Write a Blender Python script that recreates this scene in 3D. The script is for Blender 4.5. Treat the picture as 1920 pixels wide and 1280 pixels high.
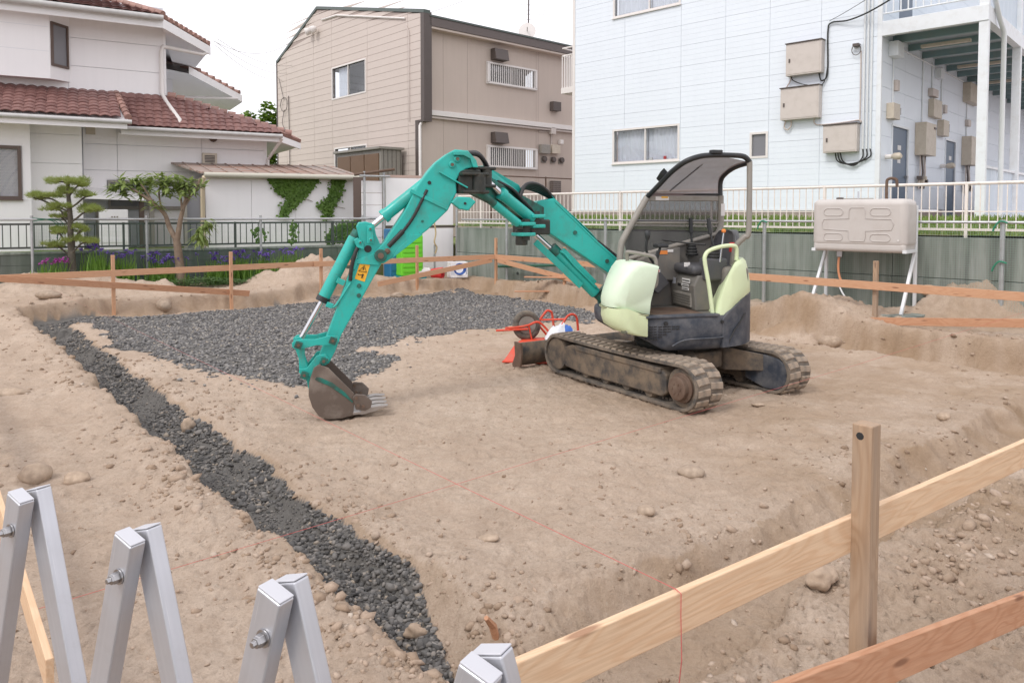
import bpy, bmesh, math, random
import numpy as np
from mathutils import Vector, Matrix
from bpy_extras import object_utils
for o in list(bpy.data.objects): bpy.data.objects.remove(o)
SC = bpy.context.scene
COL = SC.collection
R = math.radians
# ------------------------------------------------------------------ camera, sky, sun, exposure
cd = bpy.data.cameras.new('camera'); cam = bpy.data.objects.new('camera', cd); COL.objects.link(cam)
cam.location = (0, 0, 1.65); cam.rotation_euler = (R(90 - 2.27), 0, 0)
cd.sensor_width = 36; cd.lens = 36 * 1385 / 1920; cd.shift_y = -186 / 1920
cd.clip_start = .05; cd.clip_end = 3000
SC.camera = cam
wd = bpy.data.worlds.new('World'); SC.world = wd; wd.use_nodes = True
wt = wd.node_tree; wt.nodes.clear()
w_out = wt.nodes.new('ShaderNodeOutputWorld'); w_bg = wt.nodes.new('ShaderNodeBackground')
w_sky = wt.nodes.new('ShaderNodeTexSky'); w_sky.sky_type = 'NISHITA'; w_sky.sun_disc = False
SUN_EL, SUN_AZ = 48, 222          # degrees; azimuth clockwise from +Y
w_sky.sun_elevation = R(SUN_EL); w_sky.sun_rotation = R(SUN_AZ); w_sky.dust_density = 4; w_sky.air_density = 1
w_hs = wt.nodes.new('ShaderNodeHueSaturation'); w_hs.inputs['Saturation'].default_value = .12
w_mx = wt.nodes.new('ShaderNodeMix'); w_mx.data_type = 'RGBA'
w_mx.inputs[0].default_value = .86                       # overcast: an even cloud deck over the clear sky
w_mx.inputs[7].default_value = (9.4, 9.25, 9.75, 1)
wt.links.new(w_sky.outputs[0], w_hs.inputs['Color']); wt.links.new(w_hs.outputs[0], w_mx.inputs[6])
wt.links.new(w_mx.outputs[2], w_bg.inputs['Color']); w_bg.inputs['Strength'].default_value = .12
wt.links.new(w_bg.outputs[0], w_out.inputs['Surface'])
sd = bpy.data.lights.new('sun', 'SUN'); sun = bpy.data.objects.new('sun', sd); COL.objects.link(sun)
sd.energy = 1.1; sd.angle = R(14); sd.color = (1, .965, .92)
sv = Vector((math.sin(R(SUN_AZ)) * math.cos(R(SUN_EL)), math.cos(R(SUN_AZ)) * math.cos(R(SUN_EL)), math.sin(R(SUN_EL))))
sun.rotation_euler = sv.to_track_quat('Z', 'Y').to_euler(); sun.location = sv * 60
VS = SC.view_settings
VS.view_transform = 'Standard'; VS.look = 'None'; VS.exposure = .34; VS.gamma = 1; VS.use_curve_mapping = False
SC.render.engine = 'CYCLES'
try:
    SC.cycles.use_denoising = True; SC.cycles.max_bounces = 8; SC.cycles.transparent_max_bounces = 16
except Exception: pass

# ------------------------------------------------------------------ material helpers
class K:
    def __init__(s, name, rough=.6, metal=0, spec=None):
        s.m = bpy.data.materials.new(name); s.m.use_nodes = True; s.t = s.m.node_tree
        s.b = s.t.nodes['Principled BSDF']; s.out = s.t.nodes['Material Output']
        s.b.inputs['Roughness'].default_value = rough; s.b.inputs['Metallic'].default_value = metal
        if spec is not None: s.b.inputs['Specular IOR Level'].default_value = spec
        s.co = s.t.nodes.new('ShaderNodeTexCoord').outputs['Object']
    def set(s, sock, v):
        if isinstance(v, bpy.types.NodeSocket): s.t.links.new(v, sock)
        else:
            if isinstance(v, tuple) and len(v) == 3 and sock.type == 'RGBA': v = v + (1,)
            sock.default_value = v
    def n(s, typ, out=0, **kw):
        nd = s.t.nodes.new('ShaderNode' + typ)
        for k, v in kw.items():
            k2 = k.replace('_', ' ')
            if k2 in nd.inputs: s.set(nd.inputs[k2], v)
            else: setattr(nd, k, v)
        return nd.outputs[out]
    def noise(s, scale, detail=4, rough=.55, vec=None, dist=0):
        return s.n('TexNoise', Vector=vec or s.co, Scale=scale, Detail=detail, Roughness=rough, Distortion=dist)
    def map(s, scale=(1, 1, 1), loc=(0, 0, 0), rot=(0, 0, 0), vec=None):
        return s.n('Mapping', Vector=vec or s.co, Scale=scale, Location=loc, Rotation=rot)
    def ramp(s, fac, stops, interp='LINEAR'):
        nd = s.t.nodes.new('ShaderNodeValToRGB'); nd.color_ramp.interpolation = interp
        e = nd.color_ramp.elements
        while len(e) < len(stops): e.new(.5)
        for el, (p, c) in zip(e, stops):
            el.position = p; el.color = (c, c, c, 1) if not isinstance(c, tuple) else c + (1,)
        s.t.links.new(fac, nd.inputs[0]); return nd.outputs[0]
    def mix(s, fac, a, b, blend='MIX'):
        nd = s.t.nodes.new('ShaderNodeMix'); nd.data_type = 'RGBA'; nd.blend_type = blend
        s.set(nd.inputs[0], fac); s.set(nd.inputs[6], a); s.set(nd.inputs[7], b); return nd.outputs[2]
    def math(s, op, a, b=0.0):
        nd = s.t.nodes.new('ShaderNodeMath'); nd.operation = op
        s.set(nd.inputs[0], a); s.set(nd.inputs[1], b); return nd.outputs[0]
    def attr(s, name, out='Fac'):
        nd = s.t.nodes.new('ShaderNodeAttribute'); nd.attribute_name = name; return nd.outputs[out]
    def rnd(s):
        return s.n('ObjectInfo', 5)
    def col(s, v): s.set(s.b.inputs['Base Color'], v); return s
    def rough(s, v): s.set(s.b.inputs['Roughness'], v); return s
    def bump(s, h, strength=.3, dist=.01):
        s.t.links.new(s.n('Bump', Height=h, Strength=strength, Distance=dist), s.b.inputs['Normal']); return s
def dk(c, f): return tuple(x * f for x in c)
def paint(name, c, rough=.5, metal=0, var=.12, scale=5, bump=0, bs=60, dirt=None, da=.5, ds=3, lo=.48, hi=.68, spec=None, rndv=0):
    """painted / plastic / metal surface: colour drift, patchy dirt, uneven gloss, fine relief"""
    k = K(name, rough, metal, spec)
    v = k.mix(k.noise(scale, 5), dk(c, 1 - var), dk(c, 1 + var))
    if rndv:
        v = k.mix(k.rnd(), k.mix(1.0, v, (1 - rndv,) * 3, 'MULTIPLY'), v)
    if dirt:
        f = k.ramp(k.noise(ds, 8, .65), [(lo, 0.0), (hi, da)])
        v = k.mix(f, v, dirt)
        k.rough(k.ramp(f, [(0, rough), (1, min(1, rough + .3))]))
    k.col(v)
    if bump: k.bump(k.noise(bs, 5), bump, .004)
    return k.m
MT = {}
SOIL = (.41, .30, .215)
DUST = (.33, .25, .18)

def soil_mat():
    k = K('soil', .95, spec=.2)
    n1 = k.noise(1.1, 6, .6); n2 = k.noise(9, 8, .65); n3 = k.noise(70, 6, .7)
    c = k.ramp(n1, [(.3, (.445, .345, .265)), (.5, (.525, .415, .325)), (.72, (.59, .48, .385))])
    c = k.mix(k.ramp(n2, [(.35, .42), (.60, 0.0)]), c, (.375, .275, .20))
    c = k.mix(k.ramp(n3, [(.40, .30), (.58, 0.0)]), c, (.30, .215, .155))
    c = k.mix(k.ramp(k.noise(48, 3, .5), [(.66, 0.0), (.72, .45)]), c, (.55, .48, .40))
    c = k.mix(k.attr('damp'), c, k.mix(n2, (.285, .195, .122), (.425, .308, .212)))
    c = k.mix(k.attr('grav'), c, k.mix(n3, (.11, .103, .097), (.20, .19, .175)))
    k.col(c)
    h = k.math('ADD', k.math('MULTIPLY', k.noise(35, 8, .7), 1.0), k.math('MULTIPLY', k.noise(160, 5, .7), .45))
    k.bump(h, 1.0, .016)
    return k.m
MT['soil'] = soil_mat()
def stone_mat(name, stops, sc=8):
    k = K(name, .9, spec=.3)
    r = k.attr('rnd')
    c = k.ramp(r, stops)
    c = k.mix(k.ramp(k.noise(sc * 6, 6, .7), [(.35, .45), (.65, 0.0)]), c, k.mix(1.0, c, (.45, .42, .40), 'MULTIPLY'))
    k.col(c); k.bump(k.noise(sc * 12, 5), .5, .004); return k.m
MT['gravel'] = stone_mat('gravel', [(0, (.12, .117, .118)), (.35, (.19, .185, .183)), (.7, (.27, .26, .25)), (.93, (.35, .33, .305)), (1, (.40, .345, .28))])
MT['gravel_dark'] = stone_mat('damp gravel', [(0, (.075, .073, .072)), (.35, (.13, .126, .122)), (.7, (.20, .19, .18)), (.93, (.27, .25, .23)), (1, (.36, .30, .235))])
MT['clod'] = stone_mat('soil_clods', [(0, (.30, .215, .15)), (.4, (.38, .285, .21)), (.8, (.44, .335, .255)), (.98, (.48, .38, .30)), (1, (.56, .48, .40))])
def rock_mat():
    k = K('rock', .85, spec=.3)
    c = k.ramp(k.noise(5, 8, .65), [(.3, (.28, .21, .155)), (.55, (.41, .325, .25)), (.75, (.50, .41, .325))])
    c = k.mix(k.ramp(k.noise(30, 5), [(.4, .4), (.6, 0.0)]), c, (.23, .18, .14))
    c = k.mix(k.rnd(), c, k.mix(1.0, c, (1.18, 1.14, 1.1), 'MULTIPLY'))
    k.col(c); k.bump(k.noise(40, 6), .5, .006); return k.m
MT['rock'] = rock_mat()
def wood_mat(name, c1, c2, ck, weather=0, grain=1.0, dots=.5):
    """grain runs along the board's own X"""
    k = K(name, .65, spec=.3)
    off = k.n('CombineXYZ', X=k.math('MULTIPLY', k.rnd(), 37.0), Y=k.math('MULTIPLY', k.rnd(), 11.0), Z=0.0)
    v = k.n('VectorMath', operation='ADD'); nd = v.node; k.set(nd.inputs[0], k.co); k.set(nd.inputs[1], off)
    wv = k.noise(1.0, 2, .5, k.map((1.3, 9, 9), vec=v), .6)
    ring = k.math('SINE', k.math('MULTIPLY', wv, 95.0))
    ring = k.ramp(k.math('ADD', k.math('MULTIPLY', ring, .5), .5), [(.0, 0.0), (.55, .25), (.95, 1.0)])
    fine = k.noise(1, 4, .6, k.map((7, 160, 160), vec=v))
    c = k.mix(k.math('MULTIPLY', ring, .55 * grain), c1, c2)
    c = k.mix(k.ramp(fine, [(.35, .35), (.6, 0.0)]), c, dk(c2, .75))
    kn = k.n('TexVoronoi', feature='F1', Vector=k.map((2.6, 13, 13), vec=v), Scale=1.0, Randomness=1.0)
    c = k.mix(k.ramp(kn, [(.085, dots * 1.6 if dots < .62 else 1.0), (.15, 0.0)]), c, ck)
    if weather: c = k.mix(k.ramp(k.noise(1, 5, .6, k.map((2, 14, 14), vec=v)), [(.35, 0.0), (.65, weather)]), c, (.30, .245, .20))
    c = k.mix(k.math('MULTIPLY', k.rnd(), .30), c, dk(c2, .95))
    k.col(c); k.bump(k.math('ADD', ring, fine), .10, .003); return k.m
MT['wood_new'] = wood_mat('fresh pale pine', (.72, .52, .345), (.64, .41, .245), (.28, .14, .08))
MT['wood_org'] = wood_mat('orange larch', (.55, .31, .19), (.45, .215, .115), (.18, .08, .045))
MT['wood_far'] = wood_mat('batter board larch', (.60, .36, .225), (.52, .27, .15), (.19, .08, .045), dots=.6)
MT['wood_old'] = wood_mat('weathered stake', (.44, .305, .20), (.33, .205, .12), (.16, .10, .07), weather=.55)
TEAL = (.016, .42, .36)
def teal_mat():
    k = K('teal machine paint', .4)
    c = k.mix(k.noise(2.2, 5), dk(TEAL, .9), (.03, .47, .41))
    c = k.mix(k.ramp(k.noise(5, 8, .7), [(.50, 0.0), (.72, .55)]), c, (.075, .20, .155))
    c = k.mix(k.ramp(k.noise(1, 6, .7, k.map((26, 26, 4))), [(.56, 0.0), (.74, .40)]), c, (.16, .15, .11))
    c = k.mix(k.ramp(k.noise(75, 4, .6), [(.665, 0.0), (.70, .75)]), c, (.075, .06, .05))
    c = k.mix(k.ramp(k.noise(28, 3, .5), [(.68, 0.0), (.73, .35)]), c, (.10, .46, .40))
    k.col(c); k.rough(k.ramp(k.noise(6, 6), [(.35, .30), (.7, .62)])); k.bump(k.noise(30, 5), .05, .004); return k.m
MT['teal'] = teal_mat()
MT['teal_shaded_dirty'] = paint('greasy and shaded teal', (.008, .16, .125), .5, var=.3, scale=8, dirt=(.045, .05, .04), da=.85, ds=9, lo=.38, hi=.62)  # dark teal: grease on the pins, and shade painted into the offset link
MT['grease'] = paint('greasy pivot steel', (.035, .038, .033), .45, .3, var=.4, scale=14, dirt=(.09, .075, .055), da=.6, ds=20)
MT['chrome'] = paint('hydraulic rod', (.62, .62, .64), .16, 1, var=.05)
MT['pale'] = paint('pale green cover', (.64, .73, .46), .42, var=.05, scale=2.5, dirt=(.50, .50, .36), da=.35, ds=7, lo=.55, hi=.78)
MT['mint'] = paint('faded mint cover', (.66, .78, .60), .42, var=.05, scale=2.5, dirt=(.55, .58, .45), da=.35, ds=9, lo=.55, hi=.75)
MT['skirt'] = paint('scuffed navy plastic', (.036, .044, .060), .55, var=.35, scale=4, dirt=(.17, .165, .165), da=.8, ds=6, lo=.42, hi=.72, bump=.08, bs=40)
MT['cabgrey'] = paint('machine grey', (.165, .155, .14), .55, var=.12, dirt=(.25, .21, .165), da=.5, ds=7)
MT['tubegrey'] = paint('grey tube', (.285, .265, .235), .45, var=.10, dirt=(.2, .165, .13), da=.4, ds=12)
MT['black'] = paint('black tube', (.020, .022, .024), .42, var=.2, dirt=(.07, .065, .06), da=.35, ds=9)
MT['hose'] = paint('black hose', (.018, .018, .018), .5, var=.3, dirt=(.06, .055, .05), da=.4, ds=30)
MT['seat'] = paint('seat vinyl', (.075, .075, .082), .48, var=.15, dirt=(.14, .125, .11), da=.35, ds=8)
MT['rubber'] = paint('dusty rubber', (.06, .056, .052), .8, var=.2, dirt=(.225, .18, .138), da=.85, ds=9, lo=.34, hi=.60, bump=.2, bs=60)
MT['lug'] = paint('dusty tread', (.185, .155, .125), .85, var=.2, scale=20, dirt=(.34, .265, .20), da=.85, ds=12, lo=.36, hi=.58, bump=.2, bs=80)
MT['trackframe'] = paint('muddy track frame', (.045, .042, .04), .65, var=.3, dirt=(.225, .168, .115), da=.8, ds=8, lo=.34, hi=.62, bump=.3, bs=40)
MT['rust'] = paint('rusty steel', (.13, .082, .058), .75, .2, var=.35, scale=9, dirt=(.22, .165, .125), da=.7, ds=6, bump=.2)
MT['bucket'] = paint('worn bucket steel', (.15, .118, .098), .5, .35, var=.25, scale=5, dirt=(.31, .265, .225), da=.75, ds=4, bump=.12)
MT['tooth'] = paint('polished tooth', (.42, .40, .385), .38, .8, var=.2, dirt=(.33, .26, .2), da=.5, ds=12)
MT['yellow'] = paint('yellow sticker', (.80, .42, .03), .5, var=.06)
MT['orange'] = paint('orange sticker', (.75, .24, .05), .5, var=.1)
MT['white'] = paint('white print', (.72, .70, .68), .5, var=.06)
MT['ink'] = paint('black print', (.02, .02, .02), .6, var=.1)
MT['red'] = paint('red plastic', (.60, .035, .035), .4, var=.1)
MT['barrow'] = paint('red enamel', (.70, .075, .035), .42, var=.1, dirt=(.42, .2, .13), da=.4, ds=9)
def alu_mat():
    k = K('anodised aluminium', .38, .70)
    v = k.map((1.2, 70, 70)); c = k.mix(k.noise(1, 5, .6, v), (.53, .535, .565), (.66, .665, .70))
    c = k.mix(k.ramp(k.noise(14, 7, .7), [(.55, 0.0), (.75, .35)]), c, (.42, .41, .40))
    c = k.mix(k.ramp(k.noise(1, 3, .6, k.map((4, 190, 190))), [(.66, 0.0), (.72, .5)]), c, (.78, .78, .80))
    k.col(c); k.rough(k.ramp(k.noise(9, 6), [(.3, .30), (.7, .52)])); k.bump(k.noise(1, 4, .6, v), .04, .002); return k.m
MT['alu'] = alu_mat(); MT['capgrey'] = paint('grey plastic cap', (.52, .52, .55), .5, var=.05)
MT['galv'] = paint('galvanised pipe', (.46, .47, .48), .45, .6, var=.12, scale=12, dirt=(.3, .29, .27), da=.4, ds=10)
MT['steelbolt'] = paint('bolt steel', (.42, .41, .41), .3, 1, var=.1)

# ------------------------------------------------------------------ object helpers
def tag(o, label=None, cat=None, group=None, kind=None):
    if label: o['label'] = label
    if cat: o['category'] = cat
    if group: o['group'] = group
    if kind: o['kind'] = kind
    return o
def thing(name, label, cat, loc=(0, 0, 0), rz=0, group=None):
    o = bpy.data.objects.new(name, None); COL.objects.link(o); o.empty_display_size = .1
    o.location = loc; o.rotation_euler = (0, 0, rz)
    return tag(o, label, cat, group)
def link(name, me, parent=None, mat4=None):
    o = bpy.data.objects.new(name, me); COL.objects.link(o)
    if parent is not None: o.parent = parent
    if mat4 is not None: o.matrix_local = mat4
    return o
V = Vector
class MB:
    def __init__(s): s.v = []; s.f = []; s.mi = []; s.cur = 0
    def add(s, vs, fs):
        b = len(s.v); s.v.extend([tuple(p) for p in vs]); s.f.extend([tuple(i + b for i in f) for f in fs]); s.mi.extend([s.cur] * len(fs)); return s
    def box(s, x0, x1, y0, y1, z0, z1):
        vs = [(x, y, z) for z in (z0, z1) for y in (y0, y1) for x in (x0, x1)]
        return s.add(vs, [(0, 2, 3, 1), (4, 5, 7, 6), (0, 1, 5, 4), (2, 6, 7, 3), (0, 4, 6, 2), (1, 3, 7, 5)])
    def obox(s, c, ax, ay, az):
        """box from centre and three half-axis vectors"""
        c, ax, ay, az = V(c), V(ax), V(ay), V(az)
        vs = [c + ax * i + ay * j + az * k for k in (-1, 1) for j in (-1, 1) for i in (-1, 1)]
        return s.add(vs, [(0, 2, 3, 1), (4, 5, 7, 6), (0, 1, 5, 4), (2, 6, 7, 3), (0, 4, 6, 2), (1, 3, 7, 5)])
    def bar(s, p0, p1, w, h, up=(0, 0, 1)):
        p0, p1 = V(p0), V(p1); d = p1 - p0; L = d.length; d.normalize(); up = V(up)
        sd = d.cross(up)
        if sd.length < 1e-4: sd = d.cross(V((1, 0, 0)))
        sd.normalize(); u2 = sd.cross(d)
        return s.obox((p0 + p1) / 2, d * L / 2, sd * w / 2, u2 * h / 2)
    def prism(s, poly, fn, a, b):
        """poly: 2-d outline, fn(x, y, t) -> 3-d, between t=a and t=b"""
        n = len(poly)
        vs = [fn(x, y, a) for x, y in poly] + [fn(x, y, b) for x, y in poly]
        fs = [tuple(range(n - 1, -1, -1)), tuple(range(n, 2 * n))] + [(i, (i + 1) % n, n + (i + 1) % n, n + i) for i in range(n)]
        return s.add(vs, fs)
    def tube(s, pts, r, n=8, caps=True, closed=False):
        pts = [V(p) for p in pts]; m = len(pts); rs = r if isinstance(r, (list, tuple)) else [r] * m
        vs = []; prev = None
        for i, p in enumerate(pts):
            if closed: d = pts[(i + 1) % m] - pts[i - 1]
            else: d = pts[min(i + 1, m - 1)] - pts[max(i - 1, 0)]
            d.normalize()
            if prev is None:
                a = d.cross(V((0, 0, 1)))
                if a.length < .05: a = d.cross(V((1, 0, 0)))
            else: a = prev - d * prev.dot(d)
            a.normalize(); prev = a; b = d.cross(a)
            vs += [p + (a * math.cos(2 * math.pi * j / n) + b * math.sin(2 * math.pi * j / n)) * rs[i] for j in range(n)]
        fs = []
        for i in range(m if closed else m - 1):
            i2 = (i + 1) % m
            fs += [(i * n + j, i * n + (j + 1) % n, i2 * n + (j + 1) % n, i2 * n + j) for j in range(n)]
        if caps and not closed: fs += [tuple(range(n - 1, -1, -1)), tuple(range((m - 1) * n, m * n))]
        return s.add(vs, fs)
    def cyl(s, p0, p1, r, n=14, r1=None): return s.tube([p0, p1], [r, r if r1 is None else r1], n)
    def lathe(s, prof, c, ax, n=16):
        """prof: list of (distance along axis, radius)"""
        c = V(c); ax = V(ax).normalized(); a = ax.cross(V((0, 0, 1)))
        if a.length < .05: a = ax.cross(V((1, 0, 0)))
        a.normalize(); b = ax.cross(a); vs = []
        for t, r in prof: vs += [c + ax * t + (a * math.cos(2 * math.pi * j / n) + b * math.sin(2 * math.pi * j / n)) * r for j in range(n)]
        m = len(prof); fs = [(i * n + j, i * n + (j + 1) % n, (i + 1) * n + (j + 1) % n, (i + 1) * n + j) for i in range(m - 1) for j in range(n)]
        fs += [tuple(range(n - 1, -1, -1)), tuple(range((m - 1) * n, m * n))]
        return s.add(vs, fs)
    def loft(s, rings, caps=True, closed=True):
        n = len(rings[0]); vs = [p for r_ in rings for p in r_]; fs = []
        for i in range(len(rings) - 1):
            for j in range(n if closed else n - 1):
                fs.append((i * n + j, i * n + (j + 1) % n, (i + 1) * n + (j + 1) % n, (i + 1) * n + j))
        if caps: fs += [tuple(range(n - 1, -1, -1)), tuple(range((len(rings) - 1) * n, len(rings) * n))]
        return s.add(vs, fs)
    def mesh(s, name, mat=None, smooth=0):
        me = bpy.data.meshes.new(name); me.from_pydata(s.v, [], s.f)
        for m in (mat if isinstance(mat, (list, tuple)) else [mat]):
            if m is not None: me.materials.append(MT[m] if isinstance(m, str) else m)
        if any(s.mi): me.polygons.foreach_set('material_index', s.mi)
        bm = bmesh.new(); bm.from_mesh(me); bmesh.ops.recalc_face_normals(bm, faces=bm.faces); bm.to_mesh(me); bm.free()
        if smooth:
            me.polygons.foreach_set('use_smooth', [True] * len(me.polygons))
            try: me.set_sharp_from_angle(angle=R(smooth))
            except Exception: pass
        me.update(); return me
    def build(s, name, mat, parent=None, smooth=0, bevel=0, mat4=None, seg=2):
        o = link(name, s.mesh(name, mat, smooth), parent, mat4)
        if bevel:
            b = o.modifiers.new('bevel', 'BEVEL'); b.width = bevel; b.segments = seg; b.limit_method = 'ANGLE'; b.angle_limit = R(35)
        return o
def arc(c, r, a0, a1, n):
    return [(c[0] + r * math.cos(R(a0 + (a1 - a0) * i / n)), c[1] + r * math.sin(R(a0 + (a1 - a0) * i / n))) for i in range(n + 1)]
def smoothpath(pts, n=6):
    """Catmull-Rom through the points"""
    pts = [V(p) for p in pts]; out = []
    for i in range(len(pts) - 1):
        p0, p1, p2, p3 = pts[max(i - 1, 0)], pts[i], pts[i + 1], pts[min(i + 2, len(pts) - 1)]
        for j in range(n):
            t = j / n
            out.append(.5 * ((2 * p1) + (p2 - p0) * t + (2 * p0 - 5 * p1 + 4 * p2 - p3) * t * t + (3 * p1 - p0 - 3 * p2 + p3) * t ** 3))
    out.append(pts[-1]); return out
def heading(dx, dy): return math.atan2(dy, dx)
def board(name, p0, p1, h, t, mat, parent=None, tw=0, bevel=.0025):
    """plank from p0 to p1 (centre line), its own X along the length"""
    p0, p1 = V(p0), V(p1); d = p1 - p0; L = d.length; d.normalize()
    y = V((0, 0, 1)).cross(d).normalized(); z = d.cross(y)
    m4 = Matrix((d, y, z)).transposed().to_4x4(); m4.translation = (p0 + p1) / 2
    m4 = m4 @ Matrix.Rotation(tw, 4, 'X')
    b = MB(); n = max(2, int(L / .25)); rg = []
    rr = random.Random(int(abs(p0.x * 977 + p1.y * 131) * 10))
    bow = rr.uniform(-.004, .004)
    for i in range(n + 1):
        x = -L / 2 + L * i / n; o = bow * math.sin(math.pi * i / n)
        rg.append([(x, -t / 2 + o, -h / 2), (x, t / 2 + o, -h / 2), (x, t / 2 + o, h / 2), (x, -t / 2 + o, h / 2)])
    b.loft(rg)
    o = b.build(name, mat, parent, bevel=bevel, mat4=None)
    o.matrix_local = m4
    return o
# ------------------------------------------------------------------ the site: dug pad, trenches, banks, heaps
RS = np.random.RandomState(7)
_tab = RS.rand(256, 256).astype(np.float32)
def vnoise(x, y, s=0):
    x = np.asarray(x) + s * 17.3; y = np.asarray(y) + s * 9.7
    xi = np.floor(x).astype(int); yi = np.floor(y).astype(int); fx = x - xi; fy = y - yi
    fx = fx * fx * fx * (fx * (fx * 6 - 15) + 10); fy = fy * fy * fy * (fy * (fy * 6 - 15) + 10)
    g = lambda a, b: _tab[a & 255, b & 255]
    return (g(xi, yi) * (1 - fx) + g(xi + 1, yi) * fx) * (1 - fy) + (g(xi, yi + 1) * (1 - fx) + g(xi + 1, yi + 1) * fx) * fy - .5
def fbm(x, y, o=4, s=0, gain=.5):
    t = 0; a = 1
    for i in range(o):
        t = t + a * vnoise(x, y, s + i * 3); a *= gain; x = x * 2.03 + 5.1; y = y * 2.03 - 3.7
    return t
def sst(x, a, b):
    t = np.clip((x - a) / (b - a), 0, 1); return t * t * (3 - 2 * t)
CP, SP = .775, .632
def to_pq(X, Y): return CP * X + SP * Y, -SP * X + CP * Y
def to_xy(p, q): return CP * p - SP * q, SP * p + CP * q
MOUNDS = [(-8.5, 13.3, .9, .55, .26), (-7.3, 13.0, .5, .35, .22), (-6.55, 13.05, .55, .35, .16), (-6.15, 13.0, .2, .2, .14), (-8.2, 12.4, 1.0, .6, .16),
          (-4.0, 14.6, .62, .5, .55), (-4.6, 14.2, .5, .5, .2), (-3.2, 15.0, .7, .5, .18), (4.15, 10.35, .75, .42, .30), (4.75, 10.0, .5, .35, .12), (6.35, 9.95, .75, .4, .33), (7.0, 9.7, .6, .4, .26), (5.9, 10.1, .4, .3, .12),
          (-7.0, 11.6, .9, .4, .08), (1.9, 13.2, .9, .5, .16), (.6, 14.3, .8, .5, .12), (-1.6, 15.2, .9, .4, .08)]
GPOLY = [(1.78, 12.7), (1.95, 11.6), (1.86, 10.4), (1.94, 9.3), (2.12, 8.35), (2.30, 7.45), (2.68, 6.95), (3.14, 6.68), (3.68, 6.8), (4.12, 7.0), (4.0, 7.5), (4.32, 7.95), (4.9, 8.22), (5.75, 8.35), (6.8, 8.4), (8.1, 7.9), (9.05, 8.3), (9.0, 9.3), (8.9, 11.0), (8.75, 12.3), (5.8, 12.85), (3.5, 12.75)]
def in_poly(p, q, poly):
    ins = np.zeros(np.shape(p), bool); n = len(poly)
    for i in range(n):
        x1, y1 = poly[i]; x2, y2 = poly[(i + 1) % n]
        c = ((y1 > q) != (y2 > q)) & (p < (x2 - x1) * (q - y1) / (y2 - y1 + 1e-9) + x1); ins ^= c
    return ins
def fields(X, Y):
    X = np.asarray(X, float); Y = np.asarray(Y, float)
    p, q = to_pq(X, Y)
    w = fbm(X * .9, Y * .9, 3, 1) * .06 + fbm(X * 4.5, Y * 4.5, 2, 2) * .075
    w2 = fbm(X * 1.1, Y * 1.1, 3, 11) * .12 + fbm(X * 4.1, Y * 4.1, 2, 12) * .11
    pe, qe = p + w, q + w2
    d_out = np.maximum(np.maximum(1.25 - pe, pe - 9.5), np.maximum(1.5 - qe, qe - 13.1))
    d_in = np.minimum(np.minimum(pe - 1.8, 8.75 - pe), np.minimum(qe - 2.2, 12.45 - qe))
    return p, q, pe, qe, d_out, d_in
def grav_mask(X, Y):
    p, q, pe, qe, do, di = fields(X, Y)
    j = fbm(X * 2.2, Y * 2.2, 4, 21) * .5; j2 = fbm(X * 2.2, Y * 2.2, 4, 31) * .5
    patch = in_poly(p + j, q + j2, GPOLY)
    tr = (do < -.03) & (pe < 2.2) & (di < -.04) & (q > 1.55)
    tr &= ~((p > np.minimum(1.46 + (q - 2.0) * .32, 1.82) + .12 * vnoise(X * 3, Y * 3, 44)) & (q < 3.4))
    return patch | tr
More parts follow.
